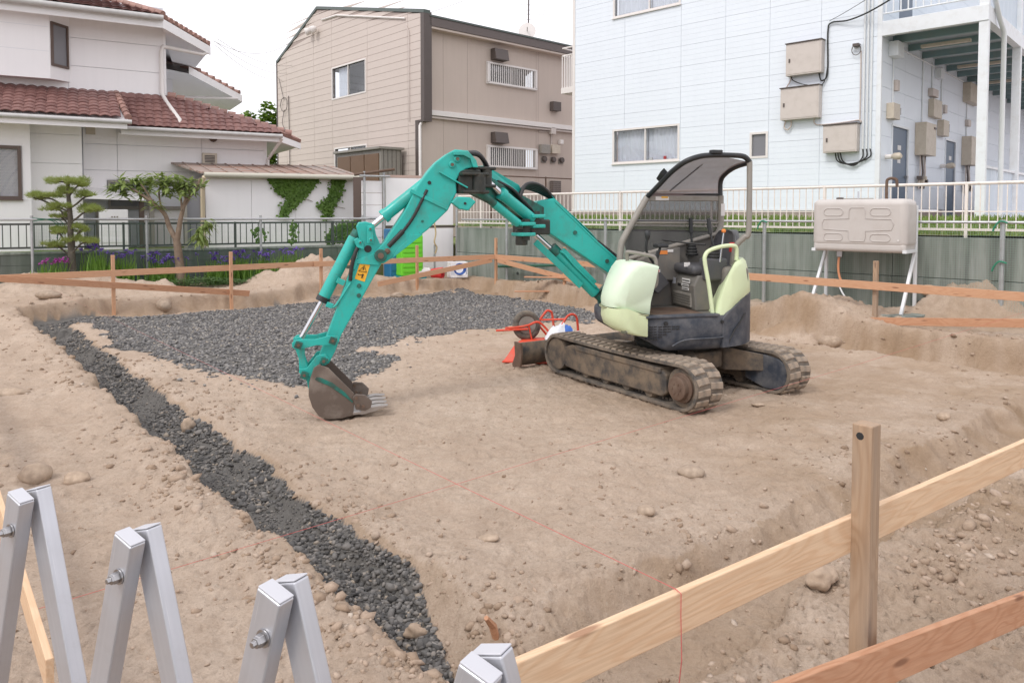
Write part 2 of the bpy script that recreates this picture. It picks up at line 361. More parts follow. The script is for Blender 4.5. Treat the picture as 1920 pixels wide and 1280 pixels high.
def height(X, Y):
    p, q, pe, qe, do, di = fields(X, Y)
    near = sst(1.9 - q, 0, .6) * sst(p, 1.6, 2.4)
    zb = .20 - .07 * near + .06 * sst(q, 13.2, 15) + .05 * sst(p, 9.8, 11.5)
    bf = sst(do, -.035, .06)
    pad = sst(di, -.22, .03)
    tf = np.where(q > 12.0, -.03, np.where((p < 2.0), -.12, -.155))
    z = zb * bf + tf * (1 - pad) * (1 - bf)
    ridge = np.exp(-((do - .16) / .14) ** 2) * .035 + np.exp(-((di - .1) / .16) ** 2) * .02
    z = z + ridge
    for (mx, my, sx, sy, h) in MOUNDS:
        dx, dy = X - mx, Y - my; a = SP * dx * 0 + dx; z = z + h * np.exp(-(dx / sx) ** 2 - (dy / sy) ** 2) * (1 + .5 * fbm(X * 2.5, Y * 2.5, 4, 41))
    mm = 0
    for (mx, my, sx, sy, h) in MOUNDS: mm = mm + np.exp(-((X - mx) / (sx * 1.2)) ** 2 - ((Y - my) / (sy * 1.2)) ** 2) * min(1, h * 4)
    edge = np.exp(-(di / .28) ** 2) + np.exp(-(do / .25) ** 2)
    rough = (.75 + .5 * near + 1.0 * np.clip(mm, 0, 1)) * (1 - .05 * np.clip(edge, 0, 1)) 
    z = z + fbm(X * .7, Y * .7, 3, 51) * .035
    z = z + rough * (fbm(X * 2.6, Y * 2.6, 4, 52) * .030 + fbm(X * 9, Y * 9, 4, 53, .6) * .022)
    r1 = np.abs(fbm(X * 13, Y * 13, 3, 61)); z = z - rough * .012 * np.exp(-(r1 / .06) ** 2)
    for fq, am, th, sd in ((11, .075, .16, 71), (24, .055, .12, 73), (48, .034, .10, 75)):
        patch = np.clip(.35 + 1.6 * fbm(X * 1.3, Y * 1.3, 3, sd + 40), .1, 1.4)
        lump = np.clip(fbm(X * fq, Y * fq, 2, sd) - th, 0, 1); z = z + rough * am * patch * np.minimum(lump, .16)
    cr = np.abs(fbm(X * 5.5, Y * 5.5, 4, 66)); z = z - rough * .010 * np.exp(-(cr / .035) ** 2)
    # tread marks left on the pad by the machine
    blk = fbm(X * 4.0, Y * 4.0, 2, 121); z = z + np.clip(edge, 0, 1) * .09 * (np.round(blk * 8) / 8 - blk)
    blk = fbm(X * 15, Y * 15, 2, 123); z = z + (.35 + .2 * np.clip(edge, 0, 1)) * .035 * (np.round(blk * 9) / 9 - blk)
    tm = np.clip(di, 0, .5) * 2 * (p > 3.2) * .006 * np.sin(q * 52 + 2.5 * fbm(X * 1.5, Y * 1.5, 2, 81)) * np.clip(fbm(X * .8, Y * .8, 2, 82) * 3, 0, 1)
    return z + tm
nr, na = 900, 880
rr = 2.0 * np.exp(np.linspace(0, math.log(28.5 / 2.0), nr)); aa = np.linspace(R(-58), R(58), na)
rg, ag = np.meshgrid(rr, aa, indexing='ij')
GX = (rg * np.sin(ag)).ravel(); GY = (rg * np.cos(ag)).ravel() - 1.5; GZ = height(GX, GY)
# let the soil run just under the side walls and no further
def behind(X, Y, P, d, off): return (X - P[0]) * (-d[1]) + (Y - P[1]) * d[0] > off
cut = behind(GX, GY, (-5.66, 14.8), (.861, .509), .06) | ((GX - 5.19) * .691 + (GY - 10.9) * .723 > .06)
GZ = np.where(cut, -.3, GZ)
gme = bpy.data.meshes.new('site_soil'); nv = nr * na
gme.vertices.add(nv); gme.vertices.foreach_set('co', np.stack([GX, GY, GZ], 1).astype(np.float32).ravel())
ii = np.arange(nv).reshape(nr, na); qd = np.stack([ii[:-1, :-1], ii[:-1, 1:], ii[1:, 1:], ii[1:, :-1]], -1).reshape(-1, 4)
cq = cut[qd].all(1); qd = qd[~cq]
gme.loops.add(qd.size); gme.loops.foreach_set('vertex_index', qd.ravel().astype(np.int32))
gme.polygons.add(len(qd)); gme.polygons.foreach_set('loop_start', np.arange(0, qd.size, 4, dtype=np.int32))
gme.polygons.foreach_set('use_smooth', np.ones(len(qd), bool)); gme.update(calc_edges=True)
p_, q_, pe_, qe_, do_, di_ = fields(GX, GY)
face = np.clip(1 - np.abs(do_ + .03) / .16, 0, 1) * .9
floor_ = ((do_ < 0) & (di_ < 0)) * .55
damp = np.clip(np.maximum(face, floor_) + .80 * sst(p_ - q_ * .35, 1.6, 4.4) * (fbm(GX * .8, GY * .8, 4, 91) + .55) + .4 * sst(1.6 - q_, 0, .4) * (p_ > 2.2), 0, 1)
damp *= np.clip(.75 + 1.1 * fbm(GX * 3, GY * 3, 4, 92), 0, 1)
at = gme.attributes.new('damp', 'FLOAT', 'POINT'); at.data.foreach_set('value', damp.astype(np.float32))
at = gme.attributes.new('grav', 'FLOAT', 'POINT'); at.data.foreach_set('value', grav_mask(GX, GY).astype(np.float32))
gme.materials.append(MT['soil'])
tag(link('site_soil', gme), kind='structure')
def H(x, y): return float(height(np.array([x]), np.array([y]))[0])
gb = MB(); gb.add([(-900, -300, -.42), (900, -300, -.42), (900, 1500, -.42), (-900, 1500, -.42)], [(0, 1, 2, 3)])
MT['far_ground'] = paint('far ground', (.16, .15, .135), .9, var=.2, scale=.2)
tag(gb.build('ground', 'far_ground'), kind='structure')

# loose stones: many small faceted lumps joined into one mesh per kind
PHI = (1 + 5 ** .5) / 2
ICO = np.array([(-1, PHI, 0), (1, PHI, 0), (-1, -PHI, 0), (1, -PHI, 0), (0, -1, PHI), (0, 1, PHI), (0, -1, -PHI), (0, 1, -PHI), (PHI, 0, -1), (PHI, 0, 1), (-PHI, 0, -1), (-PHI, 0, 1)]) / math.sqrt(1 + PHI * PHI)
ICF = np.array([(0, 11, 5), (0, 5, 1), (0, 1, 7), (0, 7, 10), (0, 10, 11), (1, 5, 9), (5, 11, 4), (11, 10, 2), (10, 7, 6), (7, 1, 8), (3, 9, 4), (3, 4, 2), (3, 2, 6), (3, 6, 8), (3, 8, 9), (4, 9, 5), (2, 4, 11), (6, 2, 10), (8, 6, 7), (9, 8, 1)])
def scatter(name, X, Y, S, mat, sink=.25, flat=.75, smooth=False, lift=0):
    n = len(X); rs = np.random.RandomState(len(name) * 31 + n)
    sh = ICO[None] * (1 + rs.uniform(-.42, .35, (n, 12, 1)))
    sc = S[:, None] * np.stack([rs.uniform(.75, 1.35, n), rs.uniform(.6, 1.0, n), rs.uniform(.55, 1.0, n) * flat], 1)
    sh = sh * sc[:, None, :]
    a, b = rs.uniform(0, 6.28, n), rs.uniform(-.6, .6, n)
    ca, sa, cb, sb = np.cos(a), np.sin(a), np.cos(b), np.sin(b)
    x, y, z = sh[..., 0], sh[..., 1], sh[..., 2]
    x, z = x * cb[:, None] - z * sb[:, None], x * sb[:, None] + z * cb[:, None]
    x, y = x * ca[:, None] - y * sa[:, None], x * sa[:, None] + y * ca[:, None]
    Z = height(X, Y) + S * (.6 * flat - sink) + lift
    co = np.stack([x + X[:, None], y + Y[:, None], z + Z[:, None]], -1).reshape(-1, 3)
    fs = (ICF[None] + (np.arange(n) * 12)[:, None, None]).reshape(-1, 3)
    me = bpy.data.meshes.new(name); me.vertices.add(len(co)); me.vertices.foreach_set('co', co.astype(np.float32).ravel())
    me.loops.add(fs.size); me.loops.foreach_set('vertex_index', fs.ravel().astype(np.int32))
    me.polygons.add(len(fs)); me.polygons.foreach_set('loop_start', np.arange(0, fs.size, 3, dtype=np.int32))
    if smooth: me.polygons.foreach_set('use_smooth', np.ones(len(fs), bool))
    me.update(calc_edges=True)
    at = me.attributes.new('rnd', 'FLOAT', 'POINT'); at.data.foreach_set('value', np.repeat(rs.rand(n), 12).astype(np.float32))
    me.materials.append(MT[mat]); return tag(link(name, me), kind='stuff')
# gravel in the left trench, finer and packed in the middle, coarse at the sides
n = 46000
pp = RS.uniform(1.0, 2.2, n); qq = 1.6 + 11.3 * RS.rand(n) ** 1.9
X, Y = to_xy(pp, qq); m = grav_mask(X, Y); X, Y = X[m], Y[m]; qq = qq[m]; pp = pp[m]
packed = (vnoise(X * 1.6, Y * 1.6, 101) + .30 * (pp < 1.5)) > .05
S = np.where(packed, RS.uniform(.003, .009, len(X)), RS.uniform(.006, .017, len(X)) * (1 + .03 * qq)) * (1 + .8 * (RS.rand(len(X)) > .95))
tag(scatter('trench_gravel', X, Y, S, 'gravel_dark'), 'crushed dark grey gravel along the floor of the narrow trench', 'gravel')
n = 42000
pp = RS.uniform(1.7, 9.2, n); qq = RS.uniform(6.3, 13.0, n); X, Y = to_xy(pp, qq)
m = grav_mask(X, Y) & (pp > 1.9); X, Y = X[m], Y[m]
S = RS.uniform(.010, .025, len(X)) * (1 + .5 * (RS.rand(len(X)) > .95))
# strays round the rim of the spread
ps = RS.uniform(2.0, 8.0, 5200); qs = RS.uniform(5.7, 8.9, 5200); Xs, Ys = to_xy(ps, qs)
dn = np.zeros(len(Xs))
for dx, dy in [(0, .25), (.2, .2), (-.2, .2), (0, .45), (-.3, .0), (.3, .3)]: dn += grav_mask(Xs + dx * 1.0, Ys + dy * 1.0)
ms = (~grav_mask(Xs, Ys)) & (RS.rand(len(Xs)) < dn / 26)
X = np.concatenate([X, Xs[ms]]); Y = np.concatenate([Y, Ys[ms]]); S = np.concatenate([S, RS.uniform(.01, .028, ms.sum())])
tag(scatter('spread_gravel', X, Y, S, 'gravel'), 'dark grey gravel spread over the back half of the pad', 'gravel')
# soil crumbs everywhere, more at the broken edges
n = 60000
r_ = 1.2 * np.exp(RS.rand(n) * math.log(15 / 1.2)); a_ = RS.uniform(R(-46), R(46), n); X, Y = r_ * np.sin(a_), r_ * np.cos(a_)
p, q, pe, qe, do, di = fields(X, Y)
ed = np.clip(np.exp(-(di / .25) ** 2) + np.exp(-((do - .1) / .25) ** 2), 0, 1)
near = sst(1.75 - q, 0, .3) * sst(p, 1.8, 2.6)
keep = RS.rand(n) < (.20 + .65 * ed + .10 * near) * np.clip(.6 + 1.6 * fbm(X * 1.4, Y * 1.4, 3, 111), .15, 1.5)
keep &= ~grav_mask(X, Y) & ~(behind(X, Y, (-5.66, 14.8), (.861, .509), -.1) | ((X - 5.19) * .691 + (Y - 10.9) * .723 > -.1))
X, Y, r_, near, ed = X[keep], Y[keep], r_[keep], near[keep], ed[keep]
S = (.003 + .010 * RS.rand(len(X)) ** 3 + .012 * RS.rand(len(X)) ** 6 * (1 + ed) + .013 * near * RS.rand(len(X)) ** 3) * (1 + .05 * r_)
tag(scatter('soil_crumbs', X, Y, S, 'clod', sink=.48, flat=.75), 'loose crumbs of brown soil strewn over the ground', 'soil')
# larger stones, each its own thing
def stone(x, y, sx, sy, sz, label, seed, sink=.3, ang=0, lumpy=.10):
    bm = bmesh.new(); bmesh.ops.create_icosphere(bm, subdivisions=3, radius=1)
    rs = random.Random(seed); ox = rs.uniform(0, 50)
    for v in bm.verts:
        c = v.co; k = 1 + lumpy * 2.2 * float(vnoise(np.array([c.x * 1.4 + ox + c.z]), np.array([c.y * 1.4 + c.z * .7]), seed)[0]) + lumpy * float(vnoise(np.array([c.x * 4 + ox]), np.array([c.y * 4 + c.z * 3]), seed)[0])
        v.co = V((c.x * sx * k, c.y * sy * k, c.z * sz * k))
    me = bpy.data.meshes.new('stone'); bm.to_mesh(me); bm.free(); me.materials.append(MT['rock'])
    me.polygons.foreach_set('use_smooth', [True] * len(me.polygons))
    o = link('stone', me); o.location = (x, y, H(x, y) + sz * (1 - 2 * sink)); o.rotation_euler = (rs.uniform(-.1, .1), rs.uniform(-.1, .1), ang)
    return tag(o, label, 'stone', 'stones lying on the soil')
stone(1.12, 4.57, .085, .06, .042, 'rounded grey brown stone half buried in the middle of the pad', 1, .25)
stone(-.12, 3.67, .055, .035, .018, 'flat pale stone near the front left edge of the pad', 2)
stone(-2.55, 5.75, .05, .035, .05, 'jagged pale lump standing on the inner edge of the gravel trench', 3, .2, .4, .3)
stone(-4.05, 5.9, .15, .09, .05, 'smooth pale boulder at the left edge of the photo', 4, .3)
stone(-2.62, 4.0, .085, .06, .06, 'large grey stone beside the leaning board at far left', 5, .2, .5)
stone(-2.38, 3.98, .07, .05, .035, 'brown lump of stone right of the grey stone at far left', 6, .25, .2, .25)
stone(-7.3, 11.6, .20, .11, .065, 'flat grey slab stone below the left heap of soil', 7, .2, .1)
stone(-5.75, 12.15, .13, .10, .11, 'round buff stone behind the low orange board', 8, .2)
stone(4.2, 9.7, .155, .10, .085, 'smooth cream oval stone on the soil heap under the tank', 9, .15)
stone(5.75, 10.15, .12, .10, .085, 'cream stone on the heap right of the tank legs', 10, .2)
stone(5.05, 9.6, .06, .045, .04, 'small cream stone left of the right hand stake', 11, .2)
stone(.73, 3.98, .05, .045, .03, 'small brown stone in front of the half buried grey stone', 12, .2)
stone(-6.95, 11.75, .10, .08, .06, 'small tan stone right of the flat grey slab stone', 13, .2)
stone(3.45, 5.85, .055, .045, .035, 'bright white pebble near the right edge of the pad', 14, .2)
stone(2.1, 6.25, .06, .03, .016, 'flat brown stone just behind the rear track', 15, .2)
stone(1.0, 2.86, .10, .07, .045, 'big dry clod in the front trench left of the near stake', 16, .2, .3, .3)
stone(1.22, 2.86, .085, .06, .045, 'pale dry clod nearest the foot of the near stake', 17, .2, .7, .3)
stone(.80, 2.72, .05, .04, .025, 'small dry clod left of the big clod in the front trench', 18, .25, .2, .3)
stone(-.40, 3.0, .045, .03, .03, 'angular lump at the inner lip of the gravel trench', 19, .2, .2, .3)
stone(-2.2, 14.1, .12, .08, .06, 'tan lump on the back bank above the gravel', 20, .2, .2, .3)
stone(-4.9, 6.4, .08, .07, .05, 'reddish brown stone on the left bank', 21, .2, .2, .2)
# ------------------------------------------------------------------ building materials
def siding_mat(name, c, rough=.55, streak=.12):
    k = K(name, rough, spec=.35)
    v = k.mix(k.noise(1.2, 4), dk(c, .96), dk(c, 1.03))
    v = k.mix(k.ramp(k.noise(1, 5, .6, k.map((9, 9, .6))), [(.45, 0.0), (.75, streak)]), v, dk(c, .72))
    v = k.mix(k.math('MULTIPLY', k.rnd(), .06), v, dk(c, .8))
    k.col(v); k.bump(k.noise(1, 4, .6, k.map((8, 8, 90))), .12, .003); return k.m
MT['sid_blue'] = siding_mat('pale blue siding', (.775, .825, .885), .5, .07)
MT['sid_beige'] = siding_mat('pinkish beige siding', (.605, .525, .475), .6, .10)
MT['wall_taupe'] = siding_mat('taupe ribbed wall', (.55, .465, .405), .7, .16)
MT['wall_white'] = siding_mat('white plaster panel', (.89, .875, .88), .7, .09)
MT['shedwhite'] = siding_mat('white shed board', (.88, .865, .875), .6, .11)
MT['trimdark'] = paint('dark brown trim', (.095, .075, .068), .5, var=.1)
MT['fascia'] = paint('brown grey fascia', (.125, .10, .092), .5, var=.1)
MT['roofgreen'] = paint('edge flashing', (.10, .125, .115), .5, var=.1)
MT['framewhite'] = paint('white window frame', (.74, .70, .67), .45, var=.04)
MT['framebrown'] = paint('brown window frame', (.11, .075, .06), .45, var=.1)
MT['joint'] = paint('pale joint filler', (.68, .70, .735), .8, var=.1)  # filler colour seen in the gaps between wall boards
MT['jointbeige'] = paint('beige joint filler', (.38, .31, .28), .8, var=.1)
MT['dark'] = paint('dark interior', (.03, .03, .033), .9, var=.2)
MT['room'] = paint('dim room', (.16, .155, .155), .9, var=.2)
MT['curtain'] = paint('lace curtain', (.78, .78, .84), .9, var=.04)
MT['tile'] = None
def tile_mat():
    k = K('red brown roof tile', .5, spec=.4)
    c = k.mix(k.rnd(), (.165, .075, .066), (.265, .135, .118))
    c = k.mix(k.ramp(k.noise(14, 6, .65), [(.42, 0.0), (.7, .6)]), c, (.10, .045, .04))
    c = k.mix(k.ramp(k.noise(3, 6, .65), [(.5, 0.0), (.75, .5)]), c, (.30, .19, .17))
    k.col(c); return k.m
MT['tile'] = tile_mat()
MT['captile'] = paint('ridge tile', (.40, .225, .185), .55, var=.2, scale=8, dirt=(.2, .12, .1), da=.5, ds=9, rndv=.3)
def concrete_mat(name, c, streak=.6, green=.4):
    k = K(name, .85, spec=.25)
    v = k.mix(k.noise(2, 6, .6), dk(c, .8), dk(c, 1.15))
    st = k.ramp(k.noise(1, 6, .65, k.map((5.5, 5.5, .35))), [(.42, 0.0), (.62, streak)])
    v = k.mix(st, v, (.055, .065, .055))
    v = k.mix(k.ramp(k.noise(1, 5, .6, k.map((9, 9, .8), (3, 1, 2))), [(.55, 0.0), (.72, .35)]), v, dk(c, 1.5))
    v = k.mix(k.ramp(k.noise(.8, 5), [(.35, 0.0), (.65, green)]), v, (.13, .18, .125))
    k.col(v); k.bump(k.noise(40, 6, .7), .3, .006); return k.m
MT['concrete'] = concrete_mat('weathered retaining concrete', (.30, .315, .29), .62, .4)
MT['concrete_dk'] = concrete_mat('mossy dark block wall', (.125, .135, .125), .5, .25)
MT['concrete_lt'] = concrete_mat('pale plinth concrete', (.44, .36, .33), .15, .0)
def glass_mat(name, tint=(.93, .95, .96), refl=.09):
    k = K(name); t = k.t; g = t.nodes.new('ShaderNodeBsdfGlossy'); g.inputs['Roughness'].default_value = .03
    tr = t.nodes.new('ShaderNodeBsdfTransparent'); tr.inputs['Color'].default_value = tint + (1,)
    mx = t.nodes.new('ShaderNodeMixShader'); mx.inputs[0].default_value = refl
    t.links.new(tr.outputs[0], mx.inputs[1]); t.links.new(g.outputs[0], mx.inputs[2]); t.links.new(mx.outputs[0], k.out.inputs['Surface']); return k.m
MT['glass'] = glass_mat('window glass')
MT['frost'] = paint('frosted glass', (.50, .51, .545), .25, var=.06)
MT['frostgrey'] = paint('obscure grey glass', (.20, .20, .215), .25, var=.06)
MT['boxbeige'] = paint('beige service box', (.58, .52, .48), .5, var=.05, dirt=(.4, .35, .3), da=.25, ds=6)
MT['boxcream'] = paint('cream gas heater', (.56, .49, .40), .5, var=.06, dirt=(.35, .28, .2), da=.3, ds=9)
MT['pipewhite'] = paint('white pipe', (.70, .72, .73), .45, var=.05)
MT['pipebeige'] = paint('beige pipe', (.55, .48, .44), .5, var=.08)
MT['doorblue'] = paint('slate blue door', (.105, .145, .205), .45, var=.06)
MT['steelwhite'] = paint('white painted steel', (.75, .775, .80), .45, var=.05, dirt=(.5, .47, .42), da=.25, ds=6)
MT['decklight'] = paint('pale deck sheet', (.42, .475, .485), .55, var=.1, dirt=(.35, .36, .33), da=.3, ds=4)
MT['deckblue'] = paint('blue green deck steel', (.20, .29, .305), .55, var=.12, dirt=(.3, .3, .27), da=.3, ds=4)
MT['partblue'] = paint('pale blue partition', (.60, .68, .76), .5, var=.06)
MT['cream'] = paint('cream fence paint', (.76, .71, .65), .5, var=.06, dirt=(.5, .41, .32), da=.35, ds=15)
MT['fencedark'] = paint('dark green fence', (.055, .062, .055), .5, var=.2)
def sheet_mat():
    k = K('rusting roof sheet', .75, spec=.3)
    c = k.mix(k.ramp(k.noise(1, 6, .65, k.map((.8, 6, 6))), [(.38, 0.0), (.60, 1.0)]), (.36, .335, .31), (.33, .19, .145))
    c = k.mix(k.ramp(k.noise(7, 5), [(.5, 0.0), (.7, .5)]), c, (.24, .21, .175)); k.col(c); return k.m
MT['sheet'] = sheet_mat()

def rects_minus(r, holes):
    out = [r]
    for (hx0, hx1, hz0, hz1) in holes:
        nx = []
        for (x0, x1, z0, z1) in out:
            if hx1 <= x0 or hx0 >= x1 or hz1 <= z0 or hz0 >= z1: nx.append((x0, x1, z0, z1)); continue
            if z0 < hz0: nx.append((x0, x1, z0, hz0))
            if z1 > hz1: nx.append((x0, x1, hz1, z1))
            a, b = max(z0, hz0), min(z1, hz1)
            if x0 < hx0: nx.append((x0, hx0, a, b))
            if x1 > hx1: nx.append((hx1, x1, a, b))
        out = nx
    return [q for q in out if q[1] - q[0] > .004 and q[3] - q[2] > .004]
def siding(parent, fn, u0, u1, rows, cols, holes, mat, sub=3, t=.014, gap=.006, name='siding_board', clip=None):
    """rows: course lines (z); cols: vertical joints; each board its own mesh with stepped courses"""
    for i in range(len(rows) - 1):
        for j in range(len(cols) - 1):
            for (x0, x1, z0, z1) in rects_minus((cols[j], cols[j + 1], rows[i], rows[i + 1]), holes):
                g = gap / 2; zz0, zz1 = z0 + (g if z0 == rows[i] else 0), z1 - (g if z1 == rows[i + 1] else 0)
                xx0, xx1 = x0 + (g if x0 == cols[j] else 0), x1 - (g if x1 == cols[j + 1] else 0)
                prof = [(0, zz0)]; hgt = (rows[i + 1] - rows[i]) / sub
                for k in range(sub):
                    a, b = max(zz0, rows[i] + k * hgt + (.0 if k else g)), min(zz1, rows[i] + (k + 1) * hgt - .003)
                    if b - a < .002: continue
                    prof += [(t, a), (t, b)]
                    if k < sub - 1: prof += [(t - .005, b + .0005), (t - .005, b + .0025)]
                prof.append((0, zz1))
                if clip:
                    tops = [min(zz1, clip(xx0)), min(zz1, clip(xx1))]
                    if max(tops) < zz0 + .01: continue
                    m = MB(); prof2 = [(0, zz0), (t, zz0), (t, zz1), (0, zz1)]
                    m.add([fn(xx0, d, min(z, max(tops[0], zz0 + .002))) for d, z in prof2] + [fn(xx1, d, min(z, max(tops[1], zz0 + .002))) for d, z in prof2],
                          [(3, 2, 1, 0), (4, 5, 6, 7), (0, 1, 5, 4), (1, 2, 6, 5), (2, 3, 7, 6), (3, 0, 4, 7)])
                else:
                    m = MB().prism(prof, lambda d, z, x: fn(x, d, z), xx0, xx1)
                m.build(name, mat, parent)
def wall_sheet(parent, fn, rect, holes, mat, name='wall', d=0, th=.10):
    m = MB()
    for (x0, x1, z0, z1) in rects_minus(rect, holes):
        m.prism([(x0, z0), (x1, z0), (x1, z1), (x0, z1)], lambda x, z, t: fn(x, t, z), d - th, d)
    return m.build(name, mat, parent)
def window(parent, fn, u0, u1, z0, z1, frame='framewhite', fw=.05, proud=.03, split=.5, fills=('curtain', 'curtain'), pane='glass', mid=True, sill=True, gap=None):
    """frame ring, meeting stile, panes and what hangs behind them"""
    w = MB(); P = lambda a, b, c, e, d0, d1: w.prism([(a, c), (b, c), (b, e), (a, e)], lambda x, z, t: fn(x, t, z), d0, d1)
    P(u0 - fw, u0, z0 - fw, z1 + fw, -.10, proud); P(u1, u1 + fw, z0 - fw, z1 + fw, -.10, proud)
    P(u0, u1, z1, z1 + fw, -.10, proud); P(u0, u1, z0 - fw, z0, -.10, proud)
    o = w.build('window', frame, parent)
    um = u0 + (u1 - u0) * split
    if mid:
        m = MB(); m.prism([(um - .018, z0), (um + .018, z0), (um + .018, z1), (um - .018, z1)], lambda x, z, t: fn(x, t, z), -.055, .012); m.build('frame', frame, o)
    if sill:
        m = MB(); m.prism([(u0 - fw - .02, z0 - fw - .025), (u1 + fw + .02, z0 - fw - .025), (u1 + fw + .02, z0 - fw), (u0 - fw - .02, z0 - fw)], lambda x, z, t: fn(x, t, z), -.02, proud + .03); m.build('sill', frame, o)
    for i, (a, b) in enumerate(((u0, um), (um, u1)) if mid else ((u0, u1),)):
        d = -.02 - .018 * i
        m = MB(); m.prism([(a, z0), (b, z0), (b, z1), (a, z1)], lambda x, z, t: fn(x, t, z), d - .005, d); m.build('pane', pane, o)
        f = fills[i % len(fills)]
        if f == 'curtain':
            n = 26; aa, bb = (a, b) if gap is None else (max(a, gap[0]), min(b, gap[1]))
            if bb - aa > .05:
                m = MB(); m.add([fn(aa + (bb - aa) * k / n, -.13 + .018 * math.sin(k * 1.9) + .006 * math.sin(k * .7), z) for k in range(n + 1) for z in (z0 - .02, z1 + .02)], [(2 * k, 2 * k + 2, 2 * k + 3, 2 * k + 1) for k in range(n)])
                m.build('curtain', 'curtain', o, smooth=60)
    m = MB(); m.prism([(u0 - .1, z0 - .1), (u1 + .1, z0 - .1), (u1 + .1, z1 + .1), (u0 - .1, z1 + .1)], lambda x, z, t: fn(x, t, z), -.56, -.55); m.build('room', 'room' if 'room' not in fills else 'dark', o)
    return o
def fbox(parent, name, fn, u0, u1, z0, z1, d0, d1, mat, bevel=.004):
    return MB().prism([(u0, z0), (u1, z0), (u1, z1), (u0, z1)], lambda x, z, t: fn(x, t, z), d0, d1).build(name, mat, parent, bevel=bevel)
def wire(parent, name, pts, r, mat, n=6, smoothn=6):
    return MB().tube(smoothpath(pts, smoothn) if smoothn else pts, r, n).build(name, mat, parent, smooth=50)

# ------------------------------------------------------------------ pale blue apartment block (right)
apt = thing('apartment_building', 'pale blue apartment block with outdoor corridor, doors and service boxes', 'building', (7.414, 15.0, 0), heading(-.724, .690))
F1 = lambda u, d, z: (u, d, z)
S1 = lambda u, d, z: (-d, -u, z)
hl = [(4.62, 6.52, 2.98, 3.78), (4.62, 6.52, 6.76, 7.7), (2.37, 2.70, 2.93, 3.42)]
wall_sheet(apt, F1, (0, 7.9, 1.72, 9.2), hl, 'joint', d=0)
rows = [1.735 + .495 * i for i in range(16)]
siding(apt, F1, 0, 7.9, rows, [0.06, 1.18, 2.31, 3.38, 4.55, 6.2, 7.84], [(a - .05, b + .05, c - .05, e + .05) for a, b, c, e in hl], 'sid_blue', sub=4, t=.016)
fbox(apt, 'corner_trim', F1, -.03, .06, 1.70, 9.2, -.05, .028, 'steelwhite'); fbox(apt, 'corner_trim', F1, 7.84, 7.93, 1.70, 9.2, -.1, .028, 'framewhite')
fbox(apt, 'plinth', F1, .02, 7.88, 1.2, 1.70, -.3, -.02, 'concrete_lt'); fbox(apt, 'base_flashing', F1, 0, 7.9, 1.695, 1.735, -.05, .03, 'steelwhite')
window(apt, F1, 4.62, 6.52, 2.98, 3.78, split=.50, gap=(4.62, 6.52), fills=('curtain', 'curtain'))
window(apt, F1, 4.62, 6.52, 6.76, 7.7, split=.45)
window(apt, F1, 2.37, 2.70, 2.93, 3.42, mid=False, fills=('room',), sill=False, pane='frostgrey')
o = fbox(apt, 'window_item', F1, 5.0, 5.07, 2.985, 3.07, -.10, -.06, 'red'); o = fbox(apt, 'window_item', F1, 5.40, 5.50, 2.985, 3.05, -.10, -.06, 'white')
for (a, b, c, e) in [(1.10, 1.86, 4.60, 5.28), (1.14, 1.97, 3.66, 4.34), (.36, 1.04, 2.90, 3.47)]:
    bx = fbox(apt, 'service_box', F1, a, b, c, e, .016, .20, 'boxbeige', .008)
    fbox(bx, 'lid', F1, a - .015, b + .015, e, e + .02, .012, .23, 'trimdark'); fbox(bx, 'door', F1, a + .03, b - .03, c + .03, e - .03, .198, .208, 'boxbeige', .003)
    fbox(bx, 'latch', F1, b - .10, b - .07, (c + e) / 2 - .06, (c + e) / 2 + .02, .206, .225, 'trimdark', 0)
for u in (.29, .22, .15): wire(apt, 'conduit', [(u, .05, 2.95), (u, .05, 9.2)], .020, 'pipewhite', 8, 0)
for i, u in enumerate((.29, .22, .15)): wire(apt, 'cable', [(u, .05, 2.97), (u - .0, .06, 2.78), (.45 + .02 * i, .09, 2.62 + .02 * i), (.66 + i * .05, .1, 2.72), (.72 + i * .05, .1, 2.92)], .014, 'hose')
wire(apt, 'conduit', [(.36, .04, 4.95), (.36, .04, 3.62), (.40, .04, 3.55), (1.2, .04, 3.52), (1.28, .06, 3.66)], .014, 'pipebeige')
wire(apt, 'cable', [(-1.6, 1.2, 6.1), (-.1, .35, 5.72), (.55, .12, 5.60), (.95, .06, 5.62), (1.03, .05, 5.45), (1.02, .05, 4.75), (1.04, .06, 4.50), (1.14, .08, 4.44), (1.19, .08, 4.60)], .016, 'hose')
wire(apt, 'cable', [(1.02, .06, 4.72), (1.12, .07, 4.36), (1.5, .07, 4.40), (1.75, .07, 4.52), (1.78, .07, 4.60)], .010, 'hose')
wire(apt, 'conduit', [(1.90, .06, 3.66), (1.93, .07, 3.52), (1.85, .08, 3.46), (1.78, .07, 3.55), (1.78, .06, 3.68)], .016, 'pipebeige')
wire(apt, 'conduit', [(1.80, .06, 4.60), (1.83, .07, 4.48), (1.92, .06, 4.36)], .016, 'pipebeige')
wire(apt, 'wire', [(-1.6, 1.25, 6.35), (.3, .3, 5.85), (1.0, .06, 5.66)], .006, 'hose', 5)
wire(apt, 'coil', [(.44 + .09 * math.cos(t * .7), .08, 4.98 + .11 * math.sin(t * .7)) for t in range(14)], .008, 'trimdark', 5, 2)
fbox(apt, 'insulator', F1, .38, .50, 5.04, 5.10, .016, .14, 'trimdark')
